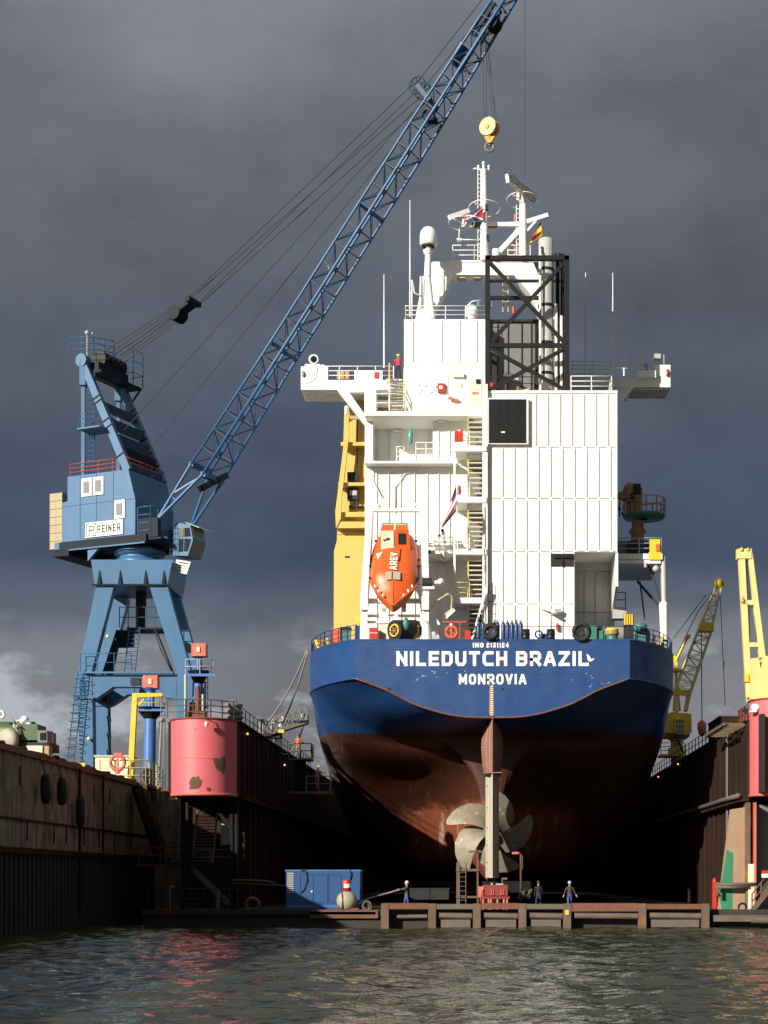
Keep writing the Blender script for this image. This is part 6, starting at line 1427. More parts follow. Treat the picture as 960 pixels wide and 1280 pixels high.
# ------------------------------------------------------------------ cargo crane behind the house, brown crane, yellow cranes
def make_cargo_crane():
    Y = 134.0
    t = thing('cargo_crane', 'yellow ship cargo crane standing between the left house wall and the sky', 'cargo crane', P(432, 812, Y))
    p = MB(); p.pp([(417, 812), (417.5, 689), (421, 676), (421.5, 662), (470, 662), (470, 690), (455, 760), (440, 812)], Y, Y + 3.2); pd = p.build('pedestal', 'yellow_ship', t)
    MB().pp([(421, 660.5), (421.2, 663), (470, 663), (470, 660.5)], Y - .12, Y + 3.3).pp([(421.4, 666), (421.6, 668), (470, 668), (470, 666)], Y - .08, Y + 3.2).build('slewing_flange', 'yellow_ship', pd)
    MB().pb(431, 695, 437, 697, Y - .05, Y).build('name_plate', 'rubber', pd)
    h = MB(); h.pp([(420, 660), (419, 640), (424, 600), (429, 560), (430.5, 508), (436, 506), (436, 545), (431, 590), (427, 622), (426, 648)], Y - 1.0, Y - .55)
    h.build('crane_house', 'yellow_ship', t); MB().pp([(433, 506), (433, 553), (430, 590), (427, 622), (426, 645), (430, 655), (470, 655), (470, 506)], Y + .5, Y + .9).build('back_plate', 'yellow_ship', t)
    MB().pb(426, 552.5, 475, 557, Y - .6, Y + .5).build('crane_frame', 'yellow_ship', t); MB().pb(423, 603, 475, 607, Y - .6, Y + .5).build('crane_frame', 'yellow_ship', t); MB().pb(420, 640, 475, 646, Y - .6, Y + .5).pb(420.5, 652, 475, 660, Y - .9, Y + 1.6).build('crane_frame', 'yellow_ship', t)
    MB().pb(434, 590, 447, 601, Y - .1, Y + .5).build('crane_winch', 'dark_steel', t); MB().pb(434, 611, 448, 624, Y - .1, Y + .5).build('crane_winch', 'dark_steel', t); MB().pb(436, 632, 455, 634, Y + .0, Y + .5).build('crane_winch', 'dark_steel', t)
    MB().pb(437, 613, 446, 619, Y - .16, Y - .1).build('winch_cover', 'grey_pale', t)
    MB().cyl(P(447, 510, Y), P(446, 640, Y), .05).build('rope', 'rope', t)
    MB().pb(431, 507, 434, 518, Y - 1.06, Y - 1.0).build('warning_sign', 'letter_white', t)
make_cargo_crane()
def make_brown_crane():
    Y = 121.5
    t = thing('deck_crane', 'brown stores crane with round green platform on the right side platform', 'deck crane', P(797, 692, Y))
    MB().lathe([(.75, 0), (.55, .6), (.5, 1.4), (.7, 1.6), (.45, 1.9), (.45, 2.3)], P(797, 691, Y), (0, 0, 1), 16).build('pedestal', 'brown_crane', t)
    MB().lathe([(.3, -.12), (1.5, -.1), (1.65, .08), (1.65, .16), (.2, .16)], P(805, 647, Y), (0, 0, 1), 24).build('platform', 'winch_green', t)
    m = MB(); m.pb(789, 627, 801, 645, Y - .5, Y + .5); m.pb(784, 609, 803, 627, Y - .6, Y + .5); m.ball(P(788, 612, Y), .55, 12); m.pp([(770, 617), (784, 611), (790, 618), (789, 640), (784, 640), (783, 624), (772, 621)], Y - .3, Y + .3); m.build('crane_body', 'brown_crane', t)
    MB().pb(792, 604.5, 801, 617, Y - .75, Y - .55).cyl(P(791, 620, Y - .8), P(791, 620, Y + .6), .25, None, 10).cyl(P(797, 680, Y - .8), P(803, 686, Y - .6), .35).ball(P(811, 686, Y - .5), .4).build('hydraulic_motor', 'dark_steel', t)
    MB().cyl(P(775, 620, Y), P(774.5, 646, Y), .05).ball(P(774.5, 636, Y), .12).ball(P(778, 642, Y), .1).cyl(P(781, 621, Y), P(781, 640, Y), .04).build('hook', 'rubber', t)
    c = P(805, 646, Y); ring = [c + Vector((1.6 * cos(a), 1.6 * sin(a), .1)) for a in [pi * 2 * i / 12 for i in range(13)]]
    MB().rail(ring, 1.2, 2, .035, 1).build('railing', 'brown_crane', t)
make_brown_crane()

def lattice(mb, A, B, w0, w1, up, n, r, rb, lat=None):
    A, B = Vector(A), Vector(B); d, s, u = frame_of(B - A, up)
    lat = lat or (1, 1)
    def c(f, i, j): w = w0 + (w1 - w0) * f; return A.lerp(B, f) + s * (i * w * lat[0] / 2) + u * (j * w * lat[1] / 2)
    for i in (-1, 1):
        for j in (-1, 1): mb.cyl(c(0, i, j), c(1, i, j), r, None, 6)
    for k in range(n):
        f, g = k / n, (k + 1) / n; a = 1 if k % 2 else -1
        for i in (-1, 1): mb.cyl(c(f, i, a), c(g, i, -a), rb, None, 4); mb.cyl(c(g, i, -1), c(g, i, 1), rb, None, 4)
        for j in (-1, 1): mb.cyl(c(f, a, j), c(g, -a, j), rb, None, 4); mb.cyl(c(g, -1, j), c(g, 1, j), rb, None, 4)
def make_yellow_crane():
    Y = 158.0
    t = thing('dock_crane', 'small yellow lattice jib crane on the right dock wall beside the hull', 'crane', (X_(846, Y), Y, 13.3))
    b = MB(); b.lathe([(.9, 0), (.9, .8), (.6, 1.0), (.6, 3.4), (.9, 3.6)], (X_(846, Y), Y, 13.3), (0, 0, 1), 16); b.pb(838, 934, 850, 943, Y - 1, Y + 1); b.build('pedestal', 'yellow', t)
    MB().pb(826, 942.5, 857, 945, Y - 1.3, Y + 1.5).build('gallery', 'yellow', t); MB().rail([P(826, 942.5, Y - 1.2), P(856, 942.5, Y - 1.2)], 1.1, 3, .04, 1.2).build('railing', 'yellow_rail', t)
    h = MB(); h.pp([(832, 916), (832, 893), (840, 890), (864, 892), (865, 915), (857, 919)], Y - 1.6, Y + 1.8); hs = h.build('crane_house', 'yellow', t)
    MB().pb(828, 917, 862, 921, Y - 1.3, Y + 1.5).build('underframe', 'brown_crane', t)
    w = MB().pb(844, 898, 855, 917.5, Y - 2.3, Y - 1.55).build('cab', 'yellow_pale', t)
    g = MB()
    for u in (845, 848.7, 852.2):
        for v in (899.5, 906, 912): g.pb(u, v, u + 2.4, v + 4.6, Y - 2.35, Y - 2.28)
    g.build('window', 'glass_dark', w)
    MB().pb(841, 924, 846, 931, Y - 1.05, Y - 1).pb(848, 927, 852, 931, Y - 1.08, Y - 1).build('sign', 'salmon', t)
    j = MB(); root, tip = P(851, 886, Y - .3), P(899.5, 729, Y - 3)
    mid = root.lerp(tip, .64)
    lattice(j, P(851, 870, Y - .3), mid, 1.55, 1.2, (0, 1, 0), 9, .085, .04, (1.0, 1.1)); lattice(j, mid, tip, 1.1, .5, (0, 1, 0), 7, .075, .035)
    j.taper(P(846, 890, Y - .3), P(846, 868, Y - .3), .3, 1.5, .3, 1.6, (0, 1, 0)).taper(P(857, 889, Y - .3), P(861, 868, Y - .3), .3, 1.4, .3, 1.6, (0, 1, 0)); j.build('jib', 'yellow_pale', t)
    MB().box(mid.x - .6, mid.x + .7, mid.y - .8, mid.y + .6, mid.z - .3, mid.z + .5).build('jib_joint', 'yellow', t); MB().ball(tip, .5, 10).build('jib_head', 'yellow', t); MB().beam(P(841, 866, Y - 1), P(862, 866, Y - 1), .5, .5).build('jib_foot_beam', 'yellow', t)
    a = MB(); a.beam(P(842, 889, Y), P(846, 838, Y), .22, .22); a.beam(P(850, 889, Y), P(844, 838, Y), .2, .2); a.pb(840, 836, 852, 839, Y - .6, Y + .6); a.beam(P(846, 838, Y), P(843, 820, Y), .3, .3); a.beam(P(844, 828, Y), P(860, 795, Y - 1), .2, .2); a.pb(858, 793, 863, 797, Y - 1.3, Y - .4)
    for k in range(4): a.beam(P(842 + k, 880 - k * 11, Y), P(849 - k, 872 - k * 11, Y), .12, .12)
    a.build('gantry', 'yellow', t)
    for p0, p1 in ((P(844, 822, Y), P(872, 765, Y - 1.5)), (P(872, 765, Y - 1.5), tip), (P(842, 798, Y), P(882, 744, Y - 2))):
        MB().cyl(p0, p1, .045, None, 4).build('stay_rope', 'rope', t)
    q = P(876.5, 775, Y - 1.6); MB().cyl(q, P(877.5, 905, Y - 1.6), .05, None, 4).cyl(tip, P(906.5, 882, Y - 3), .035, None, 4).build('hoist_rope', 'rope', t)
    MB().pb(904, 826, 906, 832.5, Y - 3.2, Y - 2.9).build('rope_weight', 'cream', t)
    MB().lathe([(.1, 1.4), (.42, 1.1), (.45, .6), (.3, 0), (.1, -.2)], P(877.3, 918, Y - 1.6), (0, 0, 1), 10).build('hook_block', 'salmon', t)
    MB().pp([(842, 915), (846, 918), (856, 942), (853, 942)], Y - 2.4, Y - 2.3).build('cable', 'rubber', t)
make_yellow_crane()
def make_mast_frame():
    Y = 106.0
    t = thing('derrick_frame', 'pale yellow leaning derrick frame above the right pink tank', 'derrick', P(945, 872, Y))
    m = MB(); m.taper(P(926, 687, Y), P(936, 872, Y), .42, .45, .36, .45, (0, 1, 0)); m.taper(P(936.5, 687, Y), P(952.5, 822, Y), .3, .45, .40, .45, (0, 1, 0)); m.build('post', 'yellow_pale', t)
    b = MB(); b.pb(921.5, 686, 939.5, 698, Y - .3, Y + .3); b.pb(929.5, 750, 943, 756, Y - .2, Y + .2); b.pb(932, 803, 950, 808.5, Y - .2, Y + .2); b.build('cross_beam', 'yellow_pale', t)
    h = MB(); h.pp([(939, 874), (939, 823), (948, 822), (951, 836), (955, 820), (985, 820), (985, 874)], Y - .9, Y + 1.2); h.build('winch_house', 'yellow_pale', t)
    MB().cyl(P(936, 752, Y), P(937, 804, Y), .03).cyl(P(933, 700, Y), P(934, 750, Y), .03).cyl(P(942, 753, Y), P(946, 804, Y), .03).build('rope', 'rope', t)
    MB().ball(P(927, 687, Y - .3), .14).ball(P(935, 687, Y - .3), .12).pb(931, 842, 936, 852, Y - .4, Y).build('fitting', 'yellow', t)
make_mast_frame()
t = thing('welding_container', 'dark steel container on the right dock wall left of the red box', 'container', (18.6, 121, 13.3))
MB().box(17.7, 20, 118, 124, 13.3, 15.0).build('container_body', 'dock_paint', t); MB().box(17.64, 20.06, 117.95, 124.05, 15.0, 15.1).build('roof', 'dark_steel', t)
t = thing('red_cabinet', 'red steel cabinet on top of the right dock wall beside the derrick', 'cabinet', (18.4, 110, 13.3))
MB().box(17.9, 19.1, 110, 111, 13.3, 14.7).build('cabinet_body', 'red_dull', t)
MB().box(17.86, 19.14, 109.96, 111.04, 14.7, 14.78).build('lid', 'salmon', t)
t = thing('flood_lamp', 'dark flood lamp on a leaning arm by the right dock gallery', 'lamp', P(935, 893, 108))
MB().tube([P(936, 897, 108), P(933, 888, 108)], .05).beam(P(929, 886, 108), P(934, 889.5, 108), .3, .3).build('lamp_body', 'rubber', t)
t = thing('signal_flag', 'small red and white striped flag at the lower right steps', 'flag', P(953, 1097, 102.8))
MB().pb(952, 1088, 962, 1092, 102.8, 102.83).build('red_band', 'red', t); MB().pb(952, 1092.2, 962, 1097, 102.8, 102.83).build('white_band', 'letter_white', t); MB().cyl(P(963, 1086, 102.85), P(963, 1120, 102.85), .04).build('pole', 'pipe_grey', t)
tag(MB().pb(891, 1102, 895.5, 1136, 104.2, 104.6).lathe([(.12, 0), (.1, .2), (.0, .25)], P(893.2, 1102, 104.4), (0, 0, 1), 10).build('gas_cylinder', 'red'), 'tall red gas cylinder at the foot of the right dock wall', 'gas cylinder')

# ------------------------------------------------------------------ things on the aft deck
def tyre(name, u, v, R, r, Y, label, m='rubber'):
    t = thing(name, label, 'tyre', P(u, v, Y), 0, 'old tyres hung along the transom rail')
    MB().ring(P(u, v, Y), (.15, 1, 0), R, r, 24, 10).build('tread', m, t)
    MB().ring(P(u, v, Y - r * .9), (.15, 1, 0), R, r * .25, 24, 6).build('bead', 'dark_steel', t)
tyre('tyre', 613.5, 789.5, .42, .2, YT - .15, 'thick black tyre hung on the stern rail above the ship registration number')
tyre('tyre', 727, 790, .52, .17, YT - .1, 'large thin black tyre leaning on the stern rail by the green winch')
def lifebuoy():
    t = thing('lifebuoy', 'orange ring lifebuoy on the stern rail under the house', 'lifebuoy', P(564.5, 790, YT + .1))
    MB().ring(P(564.5, 790, YT + .02), (0, 1, 0), .38, .10, 24, 8).build('ring', 'orange_safety', t)
    MB().cyl(P(564.5, 782, YT), P(564.5, 797, YT), .07).beam(P(558, 786, YT), P(571, 794, YT), .1, .05).build('strap', 'orange_safety', t)
    MB().ball(P(564, 781, YT), .11, 8).build('light', 'white_clean', t)
lifebuoy()
def bottle():
    p0 = P(629, 806, 111)
    t = thing('gas_bottle', 'tall blue gas bottle standing on the aft deck', 'gas bottle', p0, 0, 'blue gas bottles in a row on the aft deck')
    MB().lathe([(.13, 0), (.15, .05), (.15, 1.35), (.12, 1.5), (.05, 1.6)], p0, (0, 0, 1), 12).build('cylinder_body', 'bottle_blue', t)
    MB().cyl(p0 + Vector((0, 0, 1.58)), p0 + Vector((0, 0, 1.75)), .06, .04).build('valve', 'bottle_blue', t)
    for k, u in enumerate((604, 598, 618, 622, 634.5, 640, 645.5, 651)):
        dup(t, P(u, 806 + (2 if k == 1 else 0), 111), 'tall blue gas bottle standing on the aft deck')
bottle()
def drum():
    p0 = P(657, 804, 110.6)
    t = thing('oil_drum', 'black drum on the aft deck next to the blue gas bottles', 'drum', p0, 0, 'black drums on the aft deck')
    MB().lathe([(.0, 0), (.29, 0), (.3, .02), (.29, .3), (.31, .33), (.29, .36), (.29, .62), (.31, .65), (.29, .68), (.29, .95), (0, .95)], p0, (0, 0, 1), 18).build('drum_body', 'black_steel', t)
    MB().cyl(p0 + Vector((.1, 0, .95)), p0 + Vector((.1, 0, 1.0)), .05).build('bung', 'grey_steel', t)
    dup(t, P(688.5, 804, 110.6), 'black drum on the aft deck between gas bottles and the big tyre')
drum()
def winch(name, u0, u1, v0, v1, Y, label, rope):
    t = thing(name, label, 'winch', P((u0 + u1) / 2, 806, Y), 0, 'green mooring winches on the aft deck')
    cz = Z_((v0 + v1) / 2, Y); x0, x1 = X_(u0, Y), X_(u1, Y); R = (Z_(v0, Y) - Z_(v1, Y)) / 2
    w = x1 - x0
    d = MB(); d.cyl((x0 + w * .45, Y + 1, cz), (x0 + w * .9, Y + 1, cz), R * .85, None, 20); d.build('rope_drum', rope, t)
    f = MB()
    for a in (.42, .91): f.cyl((x0 + w * a, Y + 1, cz), (x0 + w * a + .08, Y + 1, cz), R * 1.05, None, 24)
    f.build('drum_flange', 'winch_green', t)
    g = MB(); g.box(x0, x0 + w * .25, Y + .4, Y + 1.6, cz - R, cz + R * .85); g.box(x0 + w * .26, x0 + w * .4, Y + .6, Y + 1.4, cz - R, cz + R * .5); g.box(x0, x1, Y + .3, Y + 1.7, 18.2, cz - R * .9); g.build('gear_case', 'winch_green', t)
    MB().cyl((x0 - .25, Y + 1, cz), (x0, Y + 1, cz), R * .4, None, 12).ball((x0 + w * .3, Y + .5, cz + R * .6), .13).build('motor', 'dark_steel', t)
winch('mooring_winch', 733, 787, 779, 801, 111.5, 'green mooring winch with pale rope drum behind the right stern rail', 'mooring')
t = thing('bollard', 'rope wound bollard with yellow top in front of the green winch', 'bollard', P(765, 806, 110.4))
MB().cyl(P(765, 806, 110.4), P(765, 789, 110.4), .4, None, 16).build('post', 'winch_green', t); MB().lathe([(.45, 0), (.5, .1), (.45, .25)], P(765, 794, 110.4), (0, 0, 1), 16).build('rope_turns', 'brown_crane', t); MB().cyl(P(765, 789, 110.4), P(765, 786.5, 110.4), .46, None, 16).build('cap', 'yellow', t)
t = thing('hazard_sign', 'yellow and black striped upright panel at the right stern corner', 'hazard sign', P(786, 800, 110.2))
for k in range(4): MB().pb(780 + k * 3.0, 767.5, 782 + k * 3.0, 781, 110.2, 110.3).build('yellow_stripe', 'yellow', t)
MB().pb(779.5, 767, 792, 800, 110.3, 110.4).build('black_panel', 'rubber', t)
t = thing('spare_winch', 'green covered winch box past the striped sign on the right flank', 'winch', P(803, 806, 112.5), 0, 'green mooring winches on the aft deck')
MB().pb(796, 788, 813, 806, 112.5, 114).lathe([(.3, 0), (.5, .1), (.5, .5), (.3, .6)], P(800, 790, 112.4), (0, 0, 1), 14).build('cover', 'winch_green', t); MB().pb(799, 786, 812, 788.5, 112.4, 114).build('strap', 'brown_crane', t)
for u, lb in ((817, 'small yellow mooring roller on the right flank rail nearest the striped sign'), (826, 'small yellow mooring roller on the right flank rail by the white support post')):
    YY = 113 + (u - 815) * .25
    t = thing('mooring_roller', lb, 'mooring roller', P(u, 803, YY), 0, 'yellow rollers on the right flank rail')
    MB().beam(P(u - 2, 806, YY), P(u + 1, 795, YY), .22, .22).build('roller', 'yellow', t); MB().pb(u - 3, 803, u + 3, 808, YY, YY + .5).build('foot', 'dark_steel', t)
t = thing('hose_winch', 'large black winch drum with yellow rim below the orange lifeboat', 'winch', P(500, 803, 111.2))
MB().cyl(P(493, 788, 111.0), P(518, 788, 112.4), .72, .74, 24).build('drum', 'rubber', t)
MB().ring(P(493, 788, 110.95), (-.9, -1, 0), .40, .07, 24, 8).build('yellow_rim', 'yellow', t)
m = MB(); m.pb(517, 782, 524, 800, 111.6, 112.4)
c0 = P(493, 788, 110.9)
for k in range(6): a = pi * k / 3; m.beam(c0, c0 + Vector((.36 * cos(a), -.0 - .32 * cos(a) * .9, .36 * sin(a))), .05, .05)
m.build('spokes', 'brown_crane', t); MB().ball(P(508, 785, 111.3) + Vector((0, -.55, .2)), .28, 12, 0, (.8, .5, 1.6)).build('side_light', 'winch_green', t)
t = thing('red_locker', 'two stacked red boxes beside the left lifeboat post', 'locker', P(466, 800, 111.5))
MB().pb(461.5, 784.5, 471.5, 790.8, 111.5, 112).pb(461.5, 791.6, 471.5, 799, 111.5, 112).build('box_body', 'red', t); MB().pb(461, 790.7, 472, 791.7, 111.45, 112).build('lid', 'cream', t)
t = thing('equipment_box', 'pale box with pipes under the lifeboat winch at left', 'box', P(478, 803, 112.2)); MB().pb(473, 779, 486, 803, 112.2, 113).build('box_body', 'cream', t); MB().pb(473, 776.5, 487, 779, 112.1, 113.1).build('lid', 'white_clean', t)
t = thing('green_bin', 'teal drum bin with black lid on the left quarter of the ship', 'bin', P(432, 812, 114)); MB().pb(425.5, 786, 438, 812, 114, 114.8).build('bin_body', 'winch_green', t); MB().pb(425, 783.5, 438.5, 786.5, 113.9, 114.9).build('lid', 'rubber', t)
t = thing('orange_screen', 'orange mesh screen on the left quarter rail of the ship', 'screen', P(420, 812, 113.5)); MB().pb(414.5, 787, 424.5, 812, 113.9, 114.0).build('mesh', 'orange_safety', t); MB().pb(414, 785, 415.2, 812, 113.85, 114.05).pb(424, 785, 425.2, 812, 113.85, 114.05).build('frame', 'red_rail', t)
t = thing('marker_posts', 'pair of yellow posts behind the left lifeboat post', 'posts', P(446, 800, 113)); MB().pb(444, 767.5, 446, 782, 113, 113.15).pb(447.3, 767.5, 449.3, 782, 113, 113.15).build('post', 'yellow', t); MB().pb(443.5, 782, 449.8, 803, 113, 113.2).build('post_base', 'bottle_blue', t)
t = thing('red_hydrant', 'red hydrant and hose by the white brace on the aft deck', 'hydrant', P(584, 803, 110.8)); MB().pb(581, 788, 588, 802, 110.8, 111.2).pb(579, 799, 584, 803, 110.5, 110.8).build('hydrant_body', 'red', t); MB().pb(553, 776.5, 583, 778, 110.5, 110.6).pb(574, 778, 575, 800, 110.5, 110.6).build('frame', 'red_rail', t)
t = thing('white_bollard', 'white mooring post right of the lifeboat slip', 'bollard', P(533, 803, 111.5)); MB().cyl(P(533, 803, 111.5), P(533, 781, 111.5), .34, .3, 12).build('post', 'white_clean', t); MB().ball(P(533, 781, 111.5), .3).cyl(P(543, 803, 111.5), P(543, 790, 111.5), .2).pb(540, 794, 549, 801, 111, 111.5).build('cap', 'grey_pale', t)
t = thing('blue_valve', 'blue valve wheel stand on the aft deck between the black drums', 'valve', P(675, 803, 110.5)); MB().ring(P(673.5, 793, 110.5), (.3, 1, .4), .25, .06, 14, 6).pb(675, 792, 684, 800, 110.6, 111).build('valve_wheel', 'bottle_blue', t); MB().cyl(P(676, 804, 110.6), P(676, 793, 110.6), .08).pb(672, 797, 680, 801, 110.7, 110.9).build('stand', 'winch_green', t)
t = thing('wall_extinguisher', 'small red extinguisher on the white casing wall', 'extinguisher', P(697, 785, YB)); MB().cyl(P(697, 788, YB - .2), P(697, 781, YB - .2), .13, None, 10).build('bottle', 'red', t); MB().cyl(P(697, 781, YB - .2), P(697, 779, YB - .2), .06).pb(695, 781, 696, 786, YB - .1, YB - .05).build('valve', 'rubber', t)
MB_ = MB().pb(690, 763.5, 694, 766, YB - 1.0, YB).beam(P(676, 760, YB - .1), P(691, 764, YB - .6), .2, .12).beam(P(691, 764, YB - .6), P(700, 763.5, YB - .3), .4, .25)
tag(MB_.build('cargo_lamp', 'white_rib'), 'white cargo lamp on a bracket low on the white casing wall', 'lamp')
t = thing('tool_heap', 'dark winch fittings heaped on the left quarter of the ship', 'winch', P(402, 812, 114.5)); MB().ball(P(402, 806, 114.5), .42).pb(397, 801, 400, 812, 114.4, 115).cyl(P(407, 812, 114.5), P(404, 802, 114.5), .25).build('drum', 'brown_crane', t); MB().beam(P(398, 810, 114.2), P(394.5, 800, 114.2), .2, .2).beam(P(411, 808, 114.2), P(408, 798, 114.2), .2, .2).build('post', 'yellow', t)
# gas bottles with colour labels share one label: nothing tells them apart

def ensign(name, label, pts, cells, m_list, thick=.015, pole=None):
    "waving cloth: pts = four world corners tl, tr, br, bl; cells(a, b) -> band index"
    t = thing(name, label, 'flag', pts[3], 0)
    nu, nv = 24, 16
    def cp(a, b):
        p = pts[0].lerp(pts[1], a).lerp(pts[3].lerp(pts[2], a), b)
        return p + Vector((0, .12 * sin(a * 7 + b * 2), .05 * sin(a * 9)))
    names = sorted(set(m for m in m_list))
    for k, (nm, m) in enumerate(zip(*(lambda x: (x, x))(m_list))):
        mb = MB()
        for i in range(nu):
            for j in range(nv):
                if cells((i + .5) / nu, (j + .5) / nv) != k: continue
                q = [cp(i / nu, j / nv), cp((i + 1) / nu, j / nv), cp((i + 1) / nu, (j + 1) / nv), cp(i / nu, (j + 1) / nv)]
                mb.add(q, [(0, 1, 2, 3)], 0, True)
        if mb.v: mb.build(m.replace('fabric_', '') + '_cloth', m, t)
    if pole: MB().cyl(pole[0], pole[1], .04, None, 6).build('flag_pole', 'white_clean', t)
Yf = 123.4
def xflag(a, b):
    d = min(abs(a - b), abs(a - (1 - b)))
    if d < .07: return 2
    return 0 if abs(b - .5) < abs(a - .5) else 1
ensign('house_flag', 'red and blue flag with white diagonal cross on the main mast', [P(579, 269, Yf), P(604, 259, Yf), P(604, 275, Yf), P(578, 277, Yf)], xflag, ['fabric_red', 'fabric_blue', 'fabric_white'])
ensign('german_flag', 'black red and gold flag hanging under the right mast arm', [P(676, 277, Yf), P(678, 294, Yf), P(662, 304, Yf), P(668, 291, Yf)], lambda a, b: min(2, int(a * 3)) if False else (0 if a < .25 else (1 if b > .5 and a < .7 else 2)), ['fabric_black', 'fabric_red', 'fabric_gold'])
Ye = 113.2
ensign('stern_ensign', 'red and white striped ensign drooping from the stern flag staff', [P(570, 607, Ye), P(571.5, 638, Ye), P(552, 661, Ye), P(553, 655, Ye)], lambda a, b: 2 if (a < .35 and b < .3) else int(a * 7) % 2, ['fabric_red', 'fabric_white', 'fabric_blue'], pole=(P(572, 689, Ye), P(571, 603, Ye)))
tag(MB().cyl(P(573.5, 618, YB - .5), P(573.5, 609, YB - .5), .16, None, 10).cyl(P(573.5, 609, YB - .5), P(573.5, 606, YB - .5), .06).build('extinguisher', 'red'), 'red extinguisher on the middle stair landing behind the flag staff', 'extinguisher')
tag(MB().pb(568, 540, 579, 551, YB - .6, YB - .3).beam(P(569, 538, YB - .5), P(573, 541, YB - .5), .12, .12).beam(P(578, 537, YB - .5), P(575, 541, YB - .5), .12, .12).build('alarm_bell', 'red'), 'red alarm gear on the upper stair landing', 'alarm')
# mooring lines
for k, (a, b, sag) in enumerate(((P(384, 812, 117), P(331, 906, 124), .6), (P(385, 814, 117), P(352, 905, 124), .5), (P(383, 895, 126), P(352, 942, 122), 1.0))):
    pts = [a.lerp(b, i / 14) - Vector((0, 0, sag * 4 * (i / 14) * (1 - i / 14))) for i in range(15)]
    tag(MB().tube(pts, .07, 6).build('mooring_line', 'mooring'), ['grey mooring line from the left quarter to the dock wall, outer one', 'grey mooring line from the left quarter to the dock wall, nearer the hull', 'slack grey hose looping below the gangway on the left dock wall'][k], 'rope', 'lines between ship and left dock wall')

# ------------------------------------------------------------------ dock gear beside the hull
def make_gangway():
    Y = 124.0
    t = thing('gangway', 'grey truss gangway rising from the left dock wall toward the hull', 'gangway', P(340, 920, Y))
    a, b = P(338, 917, Y), P(385, 902, Y)
    MB().beam(a, b, 1.0, .3).build('walkway', 'pipe_grey', t)
    r = MB()
    for dy in (-.5, .5):
        o = Vector((0, dy, 0)); up = Vector((-.15, 0, 1.1)); r.cyl(a + o + up, b + o + up, .05)
        for k in range(7): q = a.lerp(b, k / 6); r.cyl(q + o, q + o + up, .04); 
        for k in range(6): r.cyl(a.lerp(b, k / 6) + o, a.lerp(b, (k + 1) / 6) + o + up, .03)
    r.build('railing', 'grey_steel', t)
    MB().pb(345, 916, 352, 945, Y, Y + .5).pb(328, 916, 350, 922, Y - .2, Y + 1).pb(335, 922, 339, 945, Y, Y + .4).build('support', 'dark_steel', t)
    MB().pb(348, 912, 355, 916, Y - .6, Y - .3).build('warning_block', 'yellow', t)
    MB().cyl(P(340, 912, Y), P(343, 900, Y), .18, .2).cyl(P(350, 909, Y - .3), P(354, 896, Y - .3), .2, .2).cyl(P(378, 897, Y), P(380, 891, Y), .16).build('lamp_hood', 'grey_pale', t)
    t = thing('bollard_posts', 'dark posts standing on the left dock wall before the gangway', 'posts', P(329, 917, 118))
    MB().cyl(P(325, 918, 118), P(325.5, 899, 118), .13).cyl(P(329, 918, 118), P(329, 899, 118), .09).tube([P(331, 918, 118), P(331, 902, 118), P(334, 901, 118), P(335.5, 918, 118)], .06).build('post', 'grey_steel', t)
    MB().pb(322, 917, 338, 920, 117.6, 119).build('post_base', 'dark_steel', t)
    Yp = 122.0
    t = thing('worker_platform', 'railed work platform on a column above the left dock wall', 'platform', P(376, 955, Yp))
    MB().pb(360, 947.5, 389, 950, Yp - .8, Yp + 1).build('deck', 'rust_post', t); MB().pb(368, 950, 381, 990, Yp - .3, Yp + .4).build('column', 'dock_dark', t)
    MB().rail([P(361, 947.5, Yp - .75), P(389, 947.5, Yp - .75), P(389, 947.5, Yp - .75) + Vector((0, 1.7, 0))], 1.1, 2, .04, .9).build('railing', 'pipe_grey', t)
    Yq = 112.0
    t = thing('worker_platform', 'low railed work platform under the man in red trousers', 'platform', P(397, 994, Yq))
    MB().pb(382, 989, 414, 992, Yq - .6, Yq + 1.2).pb(360, 989.5, 383, 991.5, Yq, Yq + .8).build('deck', 'rust_post', t); MB().rail([P(383, 989, Yq - .55), P(413, 989, Yq - .55)], 1.05, 2, .03, .9).build('railing', 'grey_steel', t)
    MB().beam(P(388, 992, Yq), P(372, 1012, Yq), .12, .15).pb(391, 992, 394, 1030, Yq, Yq + .3).build('column', 'dock_dark', t)
make_gangway()

